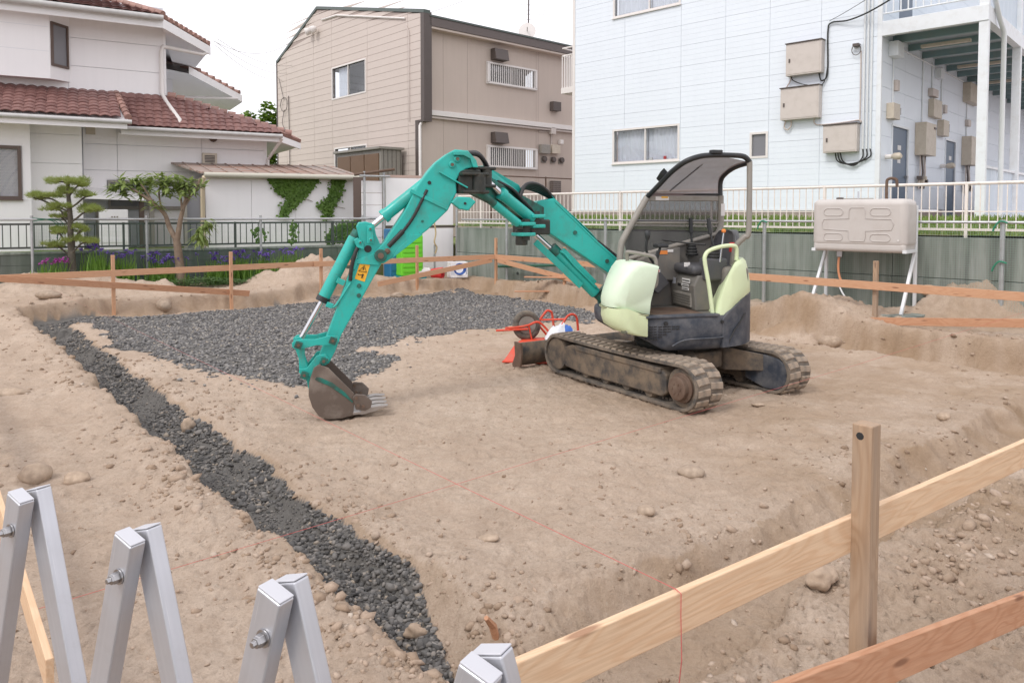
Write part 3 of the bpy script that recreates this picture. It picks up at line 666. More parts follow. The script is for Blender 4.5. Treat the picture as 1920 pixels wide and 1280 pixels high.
# side face with the corridor
holes = [(.80, 1.88, 1.55, 3.47), (5.0, 5.95, 1.55, 3.47)]
wall_sheet(apt, S1, (0, 18, 1.72, 9.2), holes, 'joint', d=0); MB().box(-1.85, .0, -18.1, -18.0, 1.2, 9.2).build('end_wall', 'sid_blue', apt)
siding(apt, S1, 0, 9.5, rows, [.06, 1.6, 3.1, 4.7, 6.2, 7.8, 9.5, 12.5, 15.5, 18], [(a - .05, b + .05, 1.0, e + .05) for a, b, c, e in holes], 'sid_blue', sub=1, t=.014)
fbox(apt, 'plinth', S1, .05, 9.5, 1.2, 1.70, -.3, -.02, 'concrete_lt')
for i, (a, b, c, e) in enumerate(holes):
    d = MB(); fr = lambda x0, x1, z0, z1: d.prism([(x0, z0), (x1, z0), (x1, z1), (x0, z1)], lambda x, z, t: S1(x, t, z), -.1, .03)
    fr(a - .05, a, c, e + .05); fr(b, b + .05, c, e + .05); fr(a, b, e, e + .05)
    do = d.build('door', 'steelwhite', apt)
    fbox(do, 'leaf', S1, a, b, c, e, -.06, -.01, 'doorblue'); fbox(do, 'handle', S1, b - .14, b - .05, 2.42, 2.46, -.012, .06, 'steelbolt')
    fbox(do, 'notice', S1, a + .45, a + .68, 3.0, 3.1, -.012, -.006, 'white', 0)
    if i == 0: fbox(do, 'notice', S1, a + .45, a + .65, 2.72, 2.80, -.012, -.006, 'white', 0)
    lm = MB().tube([S1(a - .42, .015, 2.80), S1(a - .42, .14, 2.80)], .05, 10); lo = lm.build('door_lamp', 'framewhite', apt); MB().lathe([(0, .03), (.05, .07), (.16, .075), (.20, .04)], S1(a - .42, .14, 2.80), (-1, .3, 0), 10).build('shade', 'boxcream', lo, smooth=50)
for (a, b, c, e, dd, m) in [(.38, .80, 3.58, 3.90, .16, 'boxcream'), (2.4, 3.2, 2.95, 3.68, .25, 'boxcream'), (3.4, 4.1, 3.90, 4.32, .14, 'boxcream'), (4.2, 4.7, 3.52, 3.90, .16, 'boxcream'), (6.6, 7.4, 2.92, 3.68, .25, 'boxcream'), (6.6, 7.8, 4.60, 5.10, .2, 'boxcream'), (3.35, 3.85, 4.38, 4.56, .12, 'pipebeige'), (.78, .95, 4.2, 4.42, .1, 'pipebeige'), (4.55, 4.75, 4.1, 4.3, .1, 'pipebeige'), (6.9, 7.2, 3.98, 4.15, .1, 'pipebeige'), (9.0, 9.2, 3.9, 4.1, .1, 'pipebeige')]:
    nm = {.25: 'gas_water_heater', .1: 'vent_hood', .12: 'vent_hood'}.get(dd, 'meter_box')
    bx = fbox(apt, nm, S1, a, b, c, e, .014, dd, m, .008)
    if dd in (.16, .14): fbox(bx, 'meter_glass', S1, b - .02, b + .14, c + .12, e - .06, .03, dd - .02, 'frostgrey')
    if dd == .25:
        fbox(bx, 'exhaust', S1, b - .2, b - .06, e - .12, e - .08, dd, dd + .02, 'trimdark', 0)
        for k in range(5): wire(bx, 'pipe', [S1(a + .15 + k * .1, .09, c), S1(a + .14 + k * .09, .10 + .03 * (k % 2), c - .4), S1(a + .12 + k * .1, .08, c - .75)], .016 + .006 * (k % 2), ('pipebeige', 'trimdark', 'steelbolt')[k % 3])
        for k in range(6): fbox(bx, 'valve', S1, a + .05 + k * .1, a + .13 + k * .1, c - .55 - .07 * (k % 3), c - .47 - .07 * (k % 3), .05, .17, ('trimdark', 'boxcream')[k % 2], 0)
for u, z0 in ((.72, 3.9), (2.85, 3.68), (3.6, 4.0), (4.45, 3.9), (7.0, 3.6)): wire(apt, 'conduit', [S1(u, .03, z0), S1(u, .03, 5.2)], .016, 'pipewhite', 6, 0)
wire(apt, 'conduit', [S1(.6, .035, 5.12), S1(9, .035, 5.12)], .018, 'pipewhite', 6, 0)
fbox(apt, 'junction_box', S1, .45, .85, 4.86, 5.16, .014, .2, 'steelwhite', .01); fbox(apt, 'junction_box', S1, 3.9, 4.2, 4.86, 5.1, .014, .15, 'steelwhite', .01)
# corridor deck, joists, posts, railing
dk_ = MB(); n = 132
prof = []
for i in range(n + 1):
    y = -.1 - 17.8 * i / n; prof.append((y, 5.33 + (.025 if i % 4 < 2 else -.025)))
dk_.add([(x, y, z) for (y, z) in prof for x in (-.02, -1.72)], [(2 * i, 2 * i + 2, 2 * i + 3, 2 * i + 1) for i in range(n)])
dk_.box(-1.72, -.02, -17.9, -.1, 5.38, 5.46)
corr = dk_.build('corridor_deck', 'decklight', apt)
for i in range(17): MB().box(-1.72, -.02, -.75 - 1.05 * i - .04, -.75 - 1.05 * i + .04, 5.17, 5.31).build('joist', 'deckblue', corr)
for i in range(3): MB().box(-1.3, -.4, -1.3 - 3 * i - .06, -1.3 - 3 * i + .06, 5.10, 5.16).build('corridor_lamp', 'boxcream', corr)
MB().box(-1.86, -.02, -.10, .02, 5.19, 5.48).build('edge_beam', 'steelwhite', corr, bevel=.006)
MB().box(-1.86, -1.72, -17.9, -.10, 5.19, 5.48).build('edge_beam', 'steelwhite', corr, bevel=.006)
for y in (-.06, -3.15, -6.3, -9.3, -12.4, -15.5):
    MB().box(-1.86, -1.70, y - .06, y + .06, 1.3, 5.19).build('post', 'steelwhite', corr, bevel=.006)
    MB().box(-1.86, -1.70, y - .05, y + .05, 5.48, 9.2).build('post', 'steelwhite', corr, bevel=.006)
wire(corr, 'downpipe', [(-1.95, -.85, 1.3), (-1.95, -.85, 5.1), (-1.92, -.6, 5.3), (-1.88, -.2, 5.75)], .045, 'pipewhite', 10, 0)
MB().tube([(-1.80, -.04, 6.55), (-.02, -.04, 6.55)], .02, 6).build('handrail', 'steelwhite', corr)
MB().tube([(-1.80, -.04, 5.64), (-.02, -.04, 5.64)], .018, 6).build('handrail', 'steelwhite', corr)
for i in range(13): MB().box(-1.70 + .135 * i - .011, -1.70 + .135 * i + .011, -.05, -.03, 5.64, 6.55).build('baluster', 'steelwhite', corr)
pm = MB(); n = 90
pm.add([(-1.77 - (.012 if i % 2 else -.012), -.3 - 17.5 * i / n, z) for i in range(n + 1) for z in (1.3, 2.50)], [(2 * i, 2 * i + 2, 2 * i + 3, 2 * i + 1) for i in range(n)])
pt = pm.build('partition', 'partblue', corr); MB().box(-1.81, -1.73, -17.8, -.3, 2.50, 2.545).build('cap_rail', 'steelwhite', pt)
pm = MB(); n = 90
pm.add([(-1.77 - (.012 if i % 2 else -.012), -.3 - 17.5 * i / n, z) for i in range(n + 1) for z in (5.5, 6.6)], [(2 * i, 2 * i + 2, 2 * i + 3, 2 * i + 1) for i in range(n)])
pm.build('partition', 'partblue', corr)
fbox(apt, 'door', S1, 1.1, 2.0, 5.47, 7.3, -.02, .02, 'doorblue')
# small balcony at its far left end
bal = MB().box(7.93, 8.42, -1.6, -.08, 4.98, 5.14).build('balcony', 'framewhite', apt, bevel=.004)
for i in range(6): MB().box(7.97 + .085 * i - .012, 7.97 + .085 * i + .012, -.12, -.095, 5.14, 6.02).build('baluster', 'framewhite', bal)
for i in range(12): MB().box(8.36, 8.385, -.2 - .12 * i - .012, -.2 - .12 * i + .012, 5.14, 6.02).build('baluster', 'framewhite', bal)
for z in (6.03, 6.24): MB().tube([(7.93, -.11, z), (8.38, -.11, z), (8.38, -1.6, z)], .022, 6).build('handrail', 'framewhite', bal)

# ------------------------------------------------------------------ beige two-storey building (middle)
bg = thing('beige_building', 'pinkish beige two storey building with dark edge trim and barred windows', 'building', (-2.62, 22.3, 0), heading(-.669, .743))
F2 = F1
S2 = lambda u, d, z: (.28 - d, -u, z)
gab = lambda x: 7.60 + (9.06 - 7.60) * (x / 6.71) if x < 6.71 else 9.06 - (9.06 - 7.60) * (x - 6.71) / 3.41
hl = [(3.38, 5.60, 5.70, 6.74), (3.35, 5.45, 2.0, 3.90)]
core = MB().add([(0, -.16, 4.5), (0, -.16, gab(0)), (6.71, -.16, 9.06), (10.12, -.16, gab(10.12)), (10.12, -.16, .9), (.28, -.16, .9), (.28, -.16, 4.5),
                 (0, -.02, 4.5), (0, -.02, gab(0)), (6.71, -.02, 9.06), (10.12, -.02, gab(10.12)), (10.12, -.02, .9), (.28, -.02, .9), (.28, -.02, 4.5)],
                [(0, 1, 2, 3, 4, 5, 6)] + [(i, (i + 1) % 7, 7 + (i + 1) % 7, 7 + i) for i in range(7)])
gp = [(0, 4.5), (.28, 4.5), (.28, .9), (10.12, .9), (10.12, gab(10.12)), (6.71, 9.06), (0, gab(0))]
wall_sheet(bg, F2, (.28, 10.12, .9, 7.55), hl, 'jointbeige', d=-.002); wall_sheet(bg, F2, (0.02, .28, 4.5, 7.55), [], 'jointbeige', d=-.002)
MB().prism([(0, 7.55), (10.12, 7.55), (10.12, gab(10.12) - .01), (6.71, 9.05), (0, gab(0) - .01)], lambda x, z, t: (x, t, z), -.1, -.002).build('gable_wall', 'jointbeige', bg)
rw = [.9 + .228 * i for i in range(37)]
siding(bg, F2, 0, 10.12, rw, [.16, .86, 3.23, 5.64, 7.01, 9.3, 10.10], [(a - .05, b + .05, c - .05, e + .05) for a, b, c, e in hl] + [(-.1, .44, 0, 4.45)], 'sid_beige', sub=1, t=.012, gap=.010, clip=gab)
window(bg, F2, 3.38, 5.60, 5.70, 6.74, split=.52, fills=('curtain', 'curtain'), gap=(4.75, 5.4), pane='glass', sill=False)
window(bg, F2, 3.35, 5.45, 2.0, 3.90, fills=('room', 'room'), sill=False)
def trim(pts, w, d0, d1, mat, nm='edge_trim'):
    for (a, b) in zip(pts, pts[1:]):
        a2, b2 = V((a[0], 0, a[1])), V((b[0], 0, b[1]))
        MB().bar((a[0], (d0 + d1) / 2, a[1]), (b[0], (d0 + d1) / 2, b[1]), d1 - d0, w, (0, 1, 0) if abs(a[0] - b[0]) < .01 else (0, 0, 1)).build(nm, mat, bg)
MB().box(-.02, .16, -.26, .03, 4.45, 7.66).build('corner_trim', 'trimdark', bg, bevel=.005); MB().box(.28, .46, -.1, .03, .9, 4.42).build('corner_trim', 'trimdark', bg, bevel=.005); MB().box(-.02, .46, -.26, .03, 4.40, 4.46).build('corner_trim', 'trimdark', bg)
trim([(-.03, 7.66), (6.71, 9.12), (10.16, 7.66)], .10, -.2, .04, 'roofgreen'); MB().box(10.10, 10.18, -.12, .03, .9, 7.66).build('corner_trim', 'trimdark', bg)
# roof slopes, fascia along the right-hand face
MB().add([(-.02, -.2, 7.60), (6.71, -.2, 9.06), (6.71, -12, 9.06), (-.02, -12, 7.60), (10.16, -.2, 7.6), (10.16, -12, 7.6)], [(0, 1, 2, 3), (1, 4, 5, 2)]).build('roof', 'trimdark', bg)
MB().box(-.02, .10, -12, -.2, 7.27, 7.54).build('fascia', 'fascia', bg, bevel=.006); MB().box(-.05, .12, -12, -.2, 7.54, 7.58).build('roof_edge', 'roofgreen', bg); MB().box(.0, .3, -12, -.2, 7.20, 7.26).build('soffit', 'wall_taupe', bg)
hs = [(2.68, 4.82, 5.90, 6.53), (2.68, 4.84, 3.18, 3.82)]
wall_sheet(bg, S2, (.0, 12, .9, 7.26), hs, 'wall_taupe', d=0)
for u in (.9, 1.86, 4.9, 5.0, 7.0): fbox(bg, 'wall_joint', S2, u, u + .008, .9, 7.2, .0, .004, 'jointbeige', 0)
for zz in ((4.62, 4.78), ):
    MB().box(.12, .28, -12, -.05, *zz).build('gutter', 'framewhite', bg, bevel=.01)
MB().box(.16, .28, -12, -.05, 4.54, 4.60).build('gutter', 'pipebeige', bg)
for (a, b, c, e) in hs:
    w = window(bg, S2, a, b, c, e, fills=('room', 'room'), sill=False, proud=.05)
    g = MB(); gr = lambda x0, x1, z0, z1: g.prism([(x0, z0), (x1, z0), (x1, z1), (x0, z1)], lambda x, z, t: S2(x, t, z), .06, .10)
    gr(a - .05, b + .05, e - .02, e + .03); gr(a - .05, b + .05, c - .03, c + .03); gr(a - .05, a + .04, c, e); gr(b - .04, b + .05, c, e); gl = g.build('grille_frame', 'framewhite', w)
    nb = 24
    for i in range(nb):
        x = a + .07 + (b - a - .14) * i / (nb - 1)
        fbox(gl, 'grille_bar', S2, x - .014, x + .014, c, e, .07, .09, 'framewhite', 0) if False else MB().prism([(x - .014, c), (x + .014, c), (x + .014, e), (x - .014, e)], lambda x, z, t: S2(x, t, z), .07, .09).build('grille_bar', 'framewhite', bg).__setattr__('parent', w)
    h0 = e + .12
    m = MB(); m.prism([(.01, h0), (.30, h0), (.22, h0 + .36), (.01, h0 + .36)], lambda d, z, t: S2(t, d, z), a + .15, a + .72); m.build('vent_hood', 'trimdark', bg, bevel=.008)
fbox(bg, 'vent_hood', S2, 5.56, 5.95, 5.24, 5.56, .01, .2, 'trimdark', .008); fbox(bg, 'vent_hood', S2, 5.56, 5.95, 2.36, 2.78, .01, .2, 'trimdark', .008)
for (a, b, c, e, m) in [(5.03, 5.46, 3.72, 4.03, 'tubegrey'), (5.56, 5.96, 3.74, 4.05, 'boxcream'), (5.5, 5.74, 4.42, 4.66, 'boxbeige'), (5.98, 6.12, 4.1, 4.25, 'framewhite')]: fbox(bg, 'meter_box', S2, a, b, c, e, .01, .16, m, .008)
for u in (5.25, 5.70, 6.12):
    mm = MB().lathe([(0, .10), (.10, .10), (.12, .08)], S2(u, .01, 3.53), (-1, 0, 0), 12).build('electric_meter', 'trimdark', bg, smooth=40); fbox(mm, 'meter_base', S2, u - .12, u + .12, 3.40, 3.60, .008, .03, 'tubegrey')
wire(bg, 'conduit', [S2(5.62, .03, 4.5), S2(5.62, .03, 4.0)], .02, 'pipebeige', 6, 0); wire(bg, 'conduit', [S2(5.0, .03, 4.48), S2(5.6, .03, 4.50)], .02, 'pipebeige', 6, 0)
wire(bg, 'downpipe', [S2(-.02, .06, 1.0), S2(-.02, .06, 4.28), S2(.1, .05, 4.5)], .045, 'framewhite', 8, 0)
wire(bg, 'downpipe', [(.75, .05, 4.45), (.75, .05, 7.2), (.9, .05, 7.4)], .014, 'pipebeige', 6, 0)
wire(bg, 'downpipe', [(8.1, .06, 1.0), (8.1, .06, 3.35), (8.25, .06, 3.5)], .04, 'pipebeige', 8, 0)
wire(bg, 'conduit', [(.95, .04, 7.62), (5.2, .04, 8.55), (6.3, .04, 8.6)], .035, 'framewhite', 6, 0)
for x in (6.55, 6.95): MB().lathe([(0, .05), (.06, .12), (.22, .14), (.24, .10)], (x, .12, 8.35), (.5, .7, -.4), 12).build('flood_lamp', 'framewhite', bg, smooth=50)
wire(bg, 'coil', [(9.4 + .3 * math.cos(t * .9), .08, 5.9 + .28 * math.sin(t * .9)) for t in range(12)], .012, 'trimdark', 5, 2)
wire(bg, 'cable', [(9.05, .05, 6.2), (9.0, .05, 4.5), (9.0, .05, 2.5)], .015, 'trimdark', 5, 0); wire(bg, 'cable', [(9.9, .05, 7.0), (9.45, .06, 6.1)], .01, 'trimdark', 5, 0); wire(bg, 'cable', [(9.4, .06, 5.7), (9.55, .08, 5.2), (9.3, .07, 4.9)], .012, 'trimdark', 5)
# antenna and dish
an = thing('roof_antenna', 'thin roof antenna mast with a pale round dish', 'antenna', (.56, 25.7, 7.5))
an.parent = None
MB().tube([(0, 0, 0), (.02, 0, 2.2)], .028, 6).build('mast', 'trimdark', an)
MB().lathe([(0, .30), (.02, .28), (.05, .16), (.06, .02)], (-.04, -.12, .36), (.15, 1, -.15), 20).build('dish', 'framewhite', an, smooth=60)
MB().tube([(-.04, -.14, .36), (-.04, -.5, .40)], .015, 6).build('dish_arm', 'tubegrey', an)
for z, x0, x1 in ((.98, -.75, .8), (.80, -.45, .5), (1.12, -.5, .6), (1.3, -.35, .4)): MB().tube([(x0, 0, z), (x1, .1, z)], .006, 5).build('element', 'galv', an)

# storage cupboard against the beige wall
cup = thing('storage_cupboard', 'brown and grey metal storage cupboard against the beige wall', 'cupboard', (-2.62, 22.3, 0), heading(-.669, .743))
MB().box(1.02, 3.72, .15, .9, 1.0, 3.58).build('cabinet', 'tubegrey', cup, bevel=.01)
MT['browndoor'] = paint('brown door', (.165, .095, .052), .5, var=.1)
for i in range(3): MB().box(1.12 + .85 * i, 1.93 + .85 * i, .9, .93, 1.05, 3.46).build('door_panel', 'browndoor', cup, bevel=.006)
MB().box(.94, 3.80, .1, 1.0, 3.58, 3.66).build('roof', 'tubegrey', cup, bevel=.01)
for i in range(5): MB().box(1.008, 1.02, .2 + .15 * i, .21 + .15 * i, 1.0, 3.58).build('rib', 'trimdark', cup)
# ------------------------------------------------------------------ white house with red-brown tiled roofs (left)
hs_ = thing('white_house', 'white two storey house with red brown tiled roofs and grey gutters', 'building', (-7.916, 17.0, 0), heading(.861, .509))
F3 = lambda u, d, z: (u, -d, z)
def panels(fn, u0, u1, zs, us, holes, mat='wall_white'):
    siding(hs_, fn, u0, u1, zs, us, holes, mat, sub=1, t=.012, gap=.008, name='wall_panel')
MB().box(-7, -.02, .03, 7, 3.5, 6.3).build('upper_core', 'joint', hs_); MB().box(-1.7, 2.2, .03, 7, .8, 3.55).build('wing_core', 'joint', hs_)
panels(F3, -7, 0, [3.95, 4.19, 4.82, 5.42, 6.2], [-6.4, -4.6, -1.9, -.04], [])
fbox(hs_, 'corner_trim', F3, -.05, .02, 3.9, 6.2, -.1, .02, 'wall_white')
zz = [.85, 1.4, 2.0, 2.59, 3.16, 3.60]
panels(F3, -1.68, 2.22, zz, [-1.66, -1.0, .75, 2.18], [(-1.64, -.58, .5, 2.08), (-1.22, .42, 1.75, 2.38)])
fbox(hs_, 'corner_trim', F3, 2.16, 2.23, .85, 3.6, -.1, .02, 'wall_white')
# projecting left-hand block
F3b = lambda u, d, z: (u, -.55 - d, z)
F3c = lambda u, d, z: (u, -.95 - d, z)
MB().box(-2.70, -1.69, -.53, .02, .8, 3.5).build('block_core', 'wall_white', hs_); MB().box(-7, -2.64, -.93, .02, .8, 3.5).build('block_core', 'wall_white', hs_)
panels(F3b, -2.7, -1.69, [.85, 1.45, 2.05, 2.68, 3.28, 3.5], [-2.66, -1.68], []); panels(F3c, -6, -2.6, [.85, 1.9, 3.5], [-6, -3.5, -2.58], [(-3.9, -2.72, 1.93, 2.98)])
wn = window(hs_, F3c, -3.9, -2.80, 1.98, 2.92, frame='framebrown', fw=.06, proud=.05, mid=False, pane='frost', fills=('room',))
# bay on the upper floor
bay = MB().loft([[(-7, .0, 4.42), (-7, -.42, 4.42), (-2.22, -.42, 4.44), (-1.86, 0, 4.46)], [(-7, 0, 6.0), (-7, -.42, 6.0), (-2.22, -.42, 6.0), (-1.86, 0, 6.0)]]).build('bay', 'wall_white', hs_)
for z in (5.0, 5.5): MB().box(-6, -2.23, -.423, -.415, z, z + .006).build('panel_joint', 'joint', bay)
bw = MB(); P0 = V((-2.20, -.405, 0)); P1 = V((-1.90, -.055, 0)); nn = V((.76, -.65, 0))
for (a, b, c, e) in [(0, 1, 4.72, 4.77), (0, 1, 5.58, 5.63), (0, .1, 4.77, 5.58), (.9, 1, 4.77, 5.58)]:
    bw.obox((P0 + (P1 - P0) * (a + b) / 2) + nn * .012 + V((0, 0, (c + e) / 2)), (P1 - P0) * (b - a) / 2, nn * .02, V((0, 0, (e - c) / 2)))
bwo = bw.build('window', 'framebrown', bay); MB().obox((P0 + P1) / 2 + nn * .004 + V((0, 0, 5.17)), (P1 - P0) * .42, nn * .004, V((0, 0, .42))).build('pane', 'frostgrey', bwo)
# roof tiles
MT['gutter'] = paint('grey gutter', (.52, .51, .50), .5, var=.08, dirt=(.35, .33, .3), da=.4, ds=6)
tm = MB(); nT = 6
pr = [(-.5 + i / nT, .16 * math.sin(math.pi * (i / nT) * 1.0) ** 1 if True else 0) for i in range(nT + 1)]
tm.add([(x, y, .035 + h * .95 - (0 if y > 0 else 0)) for y in (0.0, 1.0) for (x, h) in pr] + [(x, 0.0, h * .95 - .05) for (x, h) in pr],
       [(i, i + 1, nT + 2 + i, nT + 1 + i) for i in range(nT)] + [(2 * nT + 2 + i, 2 * nT + 3 + i, i + 1, i) for i in range(nT)])
tile_me = tm.mesh('roof_tile', 'tile', 70)
def tiled(parent, A, B, up, rows, dx=.185, dy=.20, clip=None, name='tile', joined=None):
    """tiles from eave line A-B going along vector `up` (per metre of slope); slightly tilted so each course laps the one below"""
    A, B = V(A), V(B); ex = (B - A).normalized(); L = (B - A).length; ey = V(up).normalized(); ez = ex.cross(ey).normalized()
    rs = random.Random(int(L * 100))
    for r in range(rows):
        for c in range(int(L / dx)):
            x = (c + .5 + (.0 if r % 2 == 0 else .0)) * dx
            if clip and not clip(x / L, r / rows, x, r): continue
            o = A + ex * x + ey * (r * dy) + ez * (.01)
            m4 = Matrix((ex * dx * 1.0, (ey * (dy + .05) - ez * .035), ez * dx)).transposed().to_4x4(); m4.translation = o + ez * (.03 + rs.uniform(-.004, .004))
            if joined is None: link(name, tile_me, parent, m4)
            else: joined.add([m4 @ v.co for v in tile_me.vertices], [tuple(p.vertices) for p in tile_me.polygons])
def gutter(parent, pts, r=.045):
    g = MB().tube(pts, r, 8).build('gutter', 'gutter', parent, smooth=50); return g
# porch roof over the left block: eave at y=-1.3, meets the wall at y=0
por = MB().add([(-6, -1.55, 3.56), (-.86, -1.55, 3.56), (-1.0, -.02, 4.26), (-6, -.02, 4.26), (-6, -1.5, 3.44), (-.92, -1.5, 3.44), (-1.0, -.02, 3.60), (-6, -.02, 3.60)], [(0, 1, 2, 3), (4, 7, 6, 5), (0, 4, 5, 1), (1, 5, 6, 2)]).build('porch_roof', 'wall_white', hs_)
tiled(por, (-3.95, -1.62, 3.555), (-.83, -1.62, 3.555), (0, 1.55, .70), 9)
for k in range(7): MB().tube([(-.86 - .02 * k, -1.55 + .23 * k, 3.60 + .105 * k), (-.88 - .02 * k, -1.33 + .23 * k, 3.69 + .105 * k)], [.075, .065], 8).build('verge_tile', 'captile', por, smooth=60)
gutter(por, [(-6, -1.66, 3.50), (-.80, -1.66, 3.50)]); MB().box(-6, -.88, -1.60, -1.56, 3.36, 3.52).build('fascia', 'wall_white', por)
MB().box(-6, -1.0, -.03, .0, 4.24, 4.29).build('flashing', 'galv', por)
# wing roof: eave at y=-.7, chamfered right end, hip running back up to the wall
E0, E1 = V((-.95, -.72, 3.50)), V((2.40, -.72, 3.50)); E2 = V((3.15, .35, 3.44)); TP0, TP1 = V((-.95, .02, 4.24)), V((.0, .02, 4.30))
wr = MB().add([E0, E1, E2, V((1.4, 1.6, 4.3)), TP1, TP0], [(0, 1, 4, 5), (1, 2, 4), (2, 3, 4)]).build('wing_roof', 'tile', hs_)
upv = (0, .74, .76)
tiled(wr, E0 + V((0, -.05, .0)), E1 + V((0, -.05, 0)), upv, 8, .165, .132, clip=lambda f, g, x, r: x < 3.35 - (r + .2) / 8 * 2.4 + .08)
jt = MB(); ex_ = (E2 - E1).normalized(); nz_ = ex_.cross(TP1 - E1).normalized(); ey_ = nz_.cross(ex_); tx_, ty_ = (TP1 - E1).dot(ex_), (TP1 - E1).dot(ey_); le_ = (E2 - E1).length
tiled(wr, E1 - ex_ * 2.6, E2, ey_, int(ty_ / .132), .165, .132, clip=lambda f, g, x, r: (tx_ * (r * .132 / ty_)) - .06 < x - 2.6 < le_ + (tx_ - le_) * (r * .132 / ty_) + .06, joined=jt)
tag(jt.build('tile_rows', 'tile', wr, smooth=70), kind='stuff')
# tiles on the right part, following the hip side
for k in range(15):
    a = TP1.lerp(E1.lerp(E2, .45) + V((0, 0, .05)), (k + .2) / 15); b = TP1.lerp(E1.lerp(E2, .45) + V((0, 0, .05)), (k + 1.15) / 15)
    MB().tube([a + V((0, 0, .05)), b + V((0, 0, .075))], [.075, .09], 8).build('ridge_tile', 'captile', wr, smooth=60)
gutter(wr, [E0 + V((0, -.09, -.04)), E1 + V((.02, -.09, -.04))])
MB().add([E1 + V((0, 0, -.02)), E2 + V((0, 0, -.02)), E2 + V((0, 0, -.17)), E1 + V((0, 0, -.17)), E1 + V((-.03, .03, -.02)), E2 + V((-.03, .03, -.02)), E2 + V((-.03, .03, -.17)), E1 + V((-.03, .03, -.17))], [(0, 1, 2, 3), (7, 6, 5, 4), (0, 4, 5, 1), (3, 2, 6, 7), (1, 5, 6, 2), (0, 3, 7, 4)]).build('fascia', 'wall_white', wr)
MB().box(-.95, 2.40, -.70, -.67, 3.33, 3.48).build('fascia', 'wall_white', wr)
MB().add([(-.95, -.68, 3.36), (2.38, -.68, 3.36), (3.10, .35, 3.32), (3.1, 4, 3.32), (2.2, 4, 3.44), (2.2, 0, 3.44), (-.95, 0, 3.44)], [(0, 1, 2, 3, 4, 5, 6)]).build('soffit', 'wall_white', wr)
for k in range(9):
    c = E1.lerp(E2, (k + .5) / 9); MB().tube([c + V((0, 0, .02)), c + V((-.16, .2, .14))], .06, 6).build('verge_tile', 'captile', wr, smooth=60)
# upper roof
U0, U1, U2 = V((-7, -.75, 5.90)), V((-.1, -.75, 5.90)), V((1.14, 1.05, 5.78)); UT = V((-3.4, 3.2, 7.5))
ur = MB().add([U0, U1, U2, V((1.1, 7, 5.8)), V((-3.4, 7, 7.5)), UT, V((-7, 3.2, 7.5))], [(0, 1, 5, 6), (1, 2, 5), (2, 3, 4, 5)]).build('upper_roof', 'tile', hs_)
ju = MB()
tiled(ur, V((-4.4, -.80, 5.92)), V((-.1, -.80, 5.92)), (0, 3.95, 1.6), 5, clip=lambda f, g, x, r: x < 4.2 - r * .16, joined=ju)
tag(ju.build('tile_rows', 'tile', ur, smooth=70), kind='stuff')
for k in range(16):
    a = U1.lerp(UT, k / 16 * .55); b = U1.lerp(UT, (k + 1.15) / 16 * .55); MB().tube([a + V((0, 0, .07)), b + V((0, 0, .09))], [.085, .07], 8).build('ridge_tile', 'captile', ur, smooth=60)
for k in range(10):
    c = U1.lerp(U2, (k + .5) / 10); MB().tube([c + V((0, 0, .02)), c + V((-.2, .16, .12))], .085, 6).build('verge_tile', 'captile', ur, smooth=60)
gutter(ur, [U0 + V((0, -.1, -.03)), U1 + V((.0, -.1, -.03))], .065)
for (a, b) in ((U0, U1), (U1, U2)):
    d = (b - a).normalized(); n = V((-d.y, d.x, 0)) * .03
    MB().add([a + V((0, 0, -.02)), b + V((0, 0, -.02)), b + V((0, 0, -.22)), a + V((0, 0, -.22)), a + n + V((0, 0, -.02)), b + n + V((0, 0, -.02)), b + n + V((0, 0, -.22)), a + n + V((0, 0, -.22))], [(0, 1, 2, 3), (7, 6, 5, 4), (0, 4, 5, 1), (3, 2, 6, 7), (1, 5, 6, 2), (0, 3, 7, 4)]).build('fascia', 'wall_white', ur)
MB().add([(-7, -.72, 5.74), (-.12, -.72, 5.74), (1.08, 1.05, 5.62), (1.08, 7, 5.62), (-.02, 7, 5.95), (-.02, 0, 5.95), (-7, 0, 5.95)], [(0, 1, 2, 3, 4, 5, 6)]).build('soffit', 'wall_white', ur)
wire(hs_, 'downpipe', [(1.05, 1.0, 5.60), (.9, .8, 5.50), (-.05, -.06, 5.42), (-.08, -.07, 5.3), (-.08, -.07, 4.35), (.0, -.2, 4.15), (.22, -.62, 3.72), (.22, -.66, 3.55)], .045, 'framewhite', 8, 0)
wire(hs_, 'downpipe', [(2.42, -.78, 3.42), (2.38, -.6, 3.3), (2.24, -.07, 2.95), (2.24, -.07, 1.6)], .04, 'framewhite', 8, 0)
# lower roof piece behind, on the right
M1, M2 = V((.9, 3.2, 5.62)), V((2.6, 4.9, 5.20))
br = MB().add([V((-.02, 3.0, 5.7)), M1, M2, V((1.6, 7, 5.9)), V((-.02, 7, 6.2))], [(0, 1, 2, 3, 4)]).build('back_roof', 'captile', hs_)
MB().add([M1, M2, M2 + V((0, 0, -.2)), M1 + V((0, 0, -.2))], [(0, 1, 2, 3)]).build('fascia', 'wall_white', br)
MB().add([V((-.02, 3.0, 5.5)), M1 + V((0, 0, -.2)), M2 + V((0, 0, -.2)), V((2.6, 7, 5.0)), V((-.02, 7, 5.3))], [(0, 1, 2, 3, 4)]).build('soffit', 'wall_white', br)
MB().box(-.02, .6, 4.2, 7, 3.5, 5.6).build('back_wall', 'wall_white', hs_)
for k in range(8):
    c = M1.lerp(M2, (k + .5) / 8); MB().tube([c + V((0, 0, .03)), c + V((-.25, .2, .1))], .09, 6).build('verge_tile', 'captile', br, smooth=60)
wire(br, 'downpipe', [(2.4, 4.6, 5.05), (.7, 4.1, 4.9), (.62, 4.1, 4.2)], .04, 'framewhite', 8, 0)
fbox(hs_, 'vent', F3, -1.60, -1.42, 3.36, 3.52, .0, .05, 'boxcream'); vt = fbox(hs_, 'vent', F3, .75, 1.07, 2.80, 3.05, .0, .10, 'boxcream')
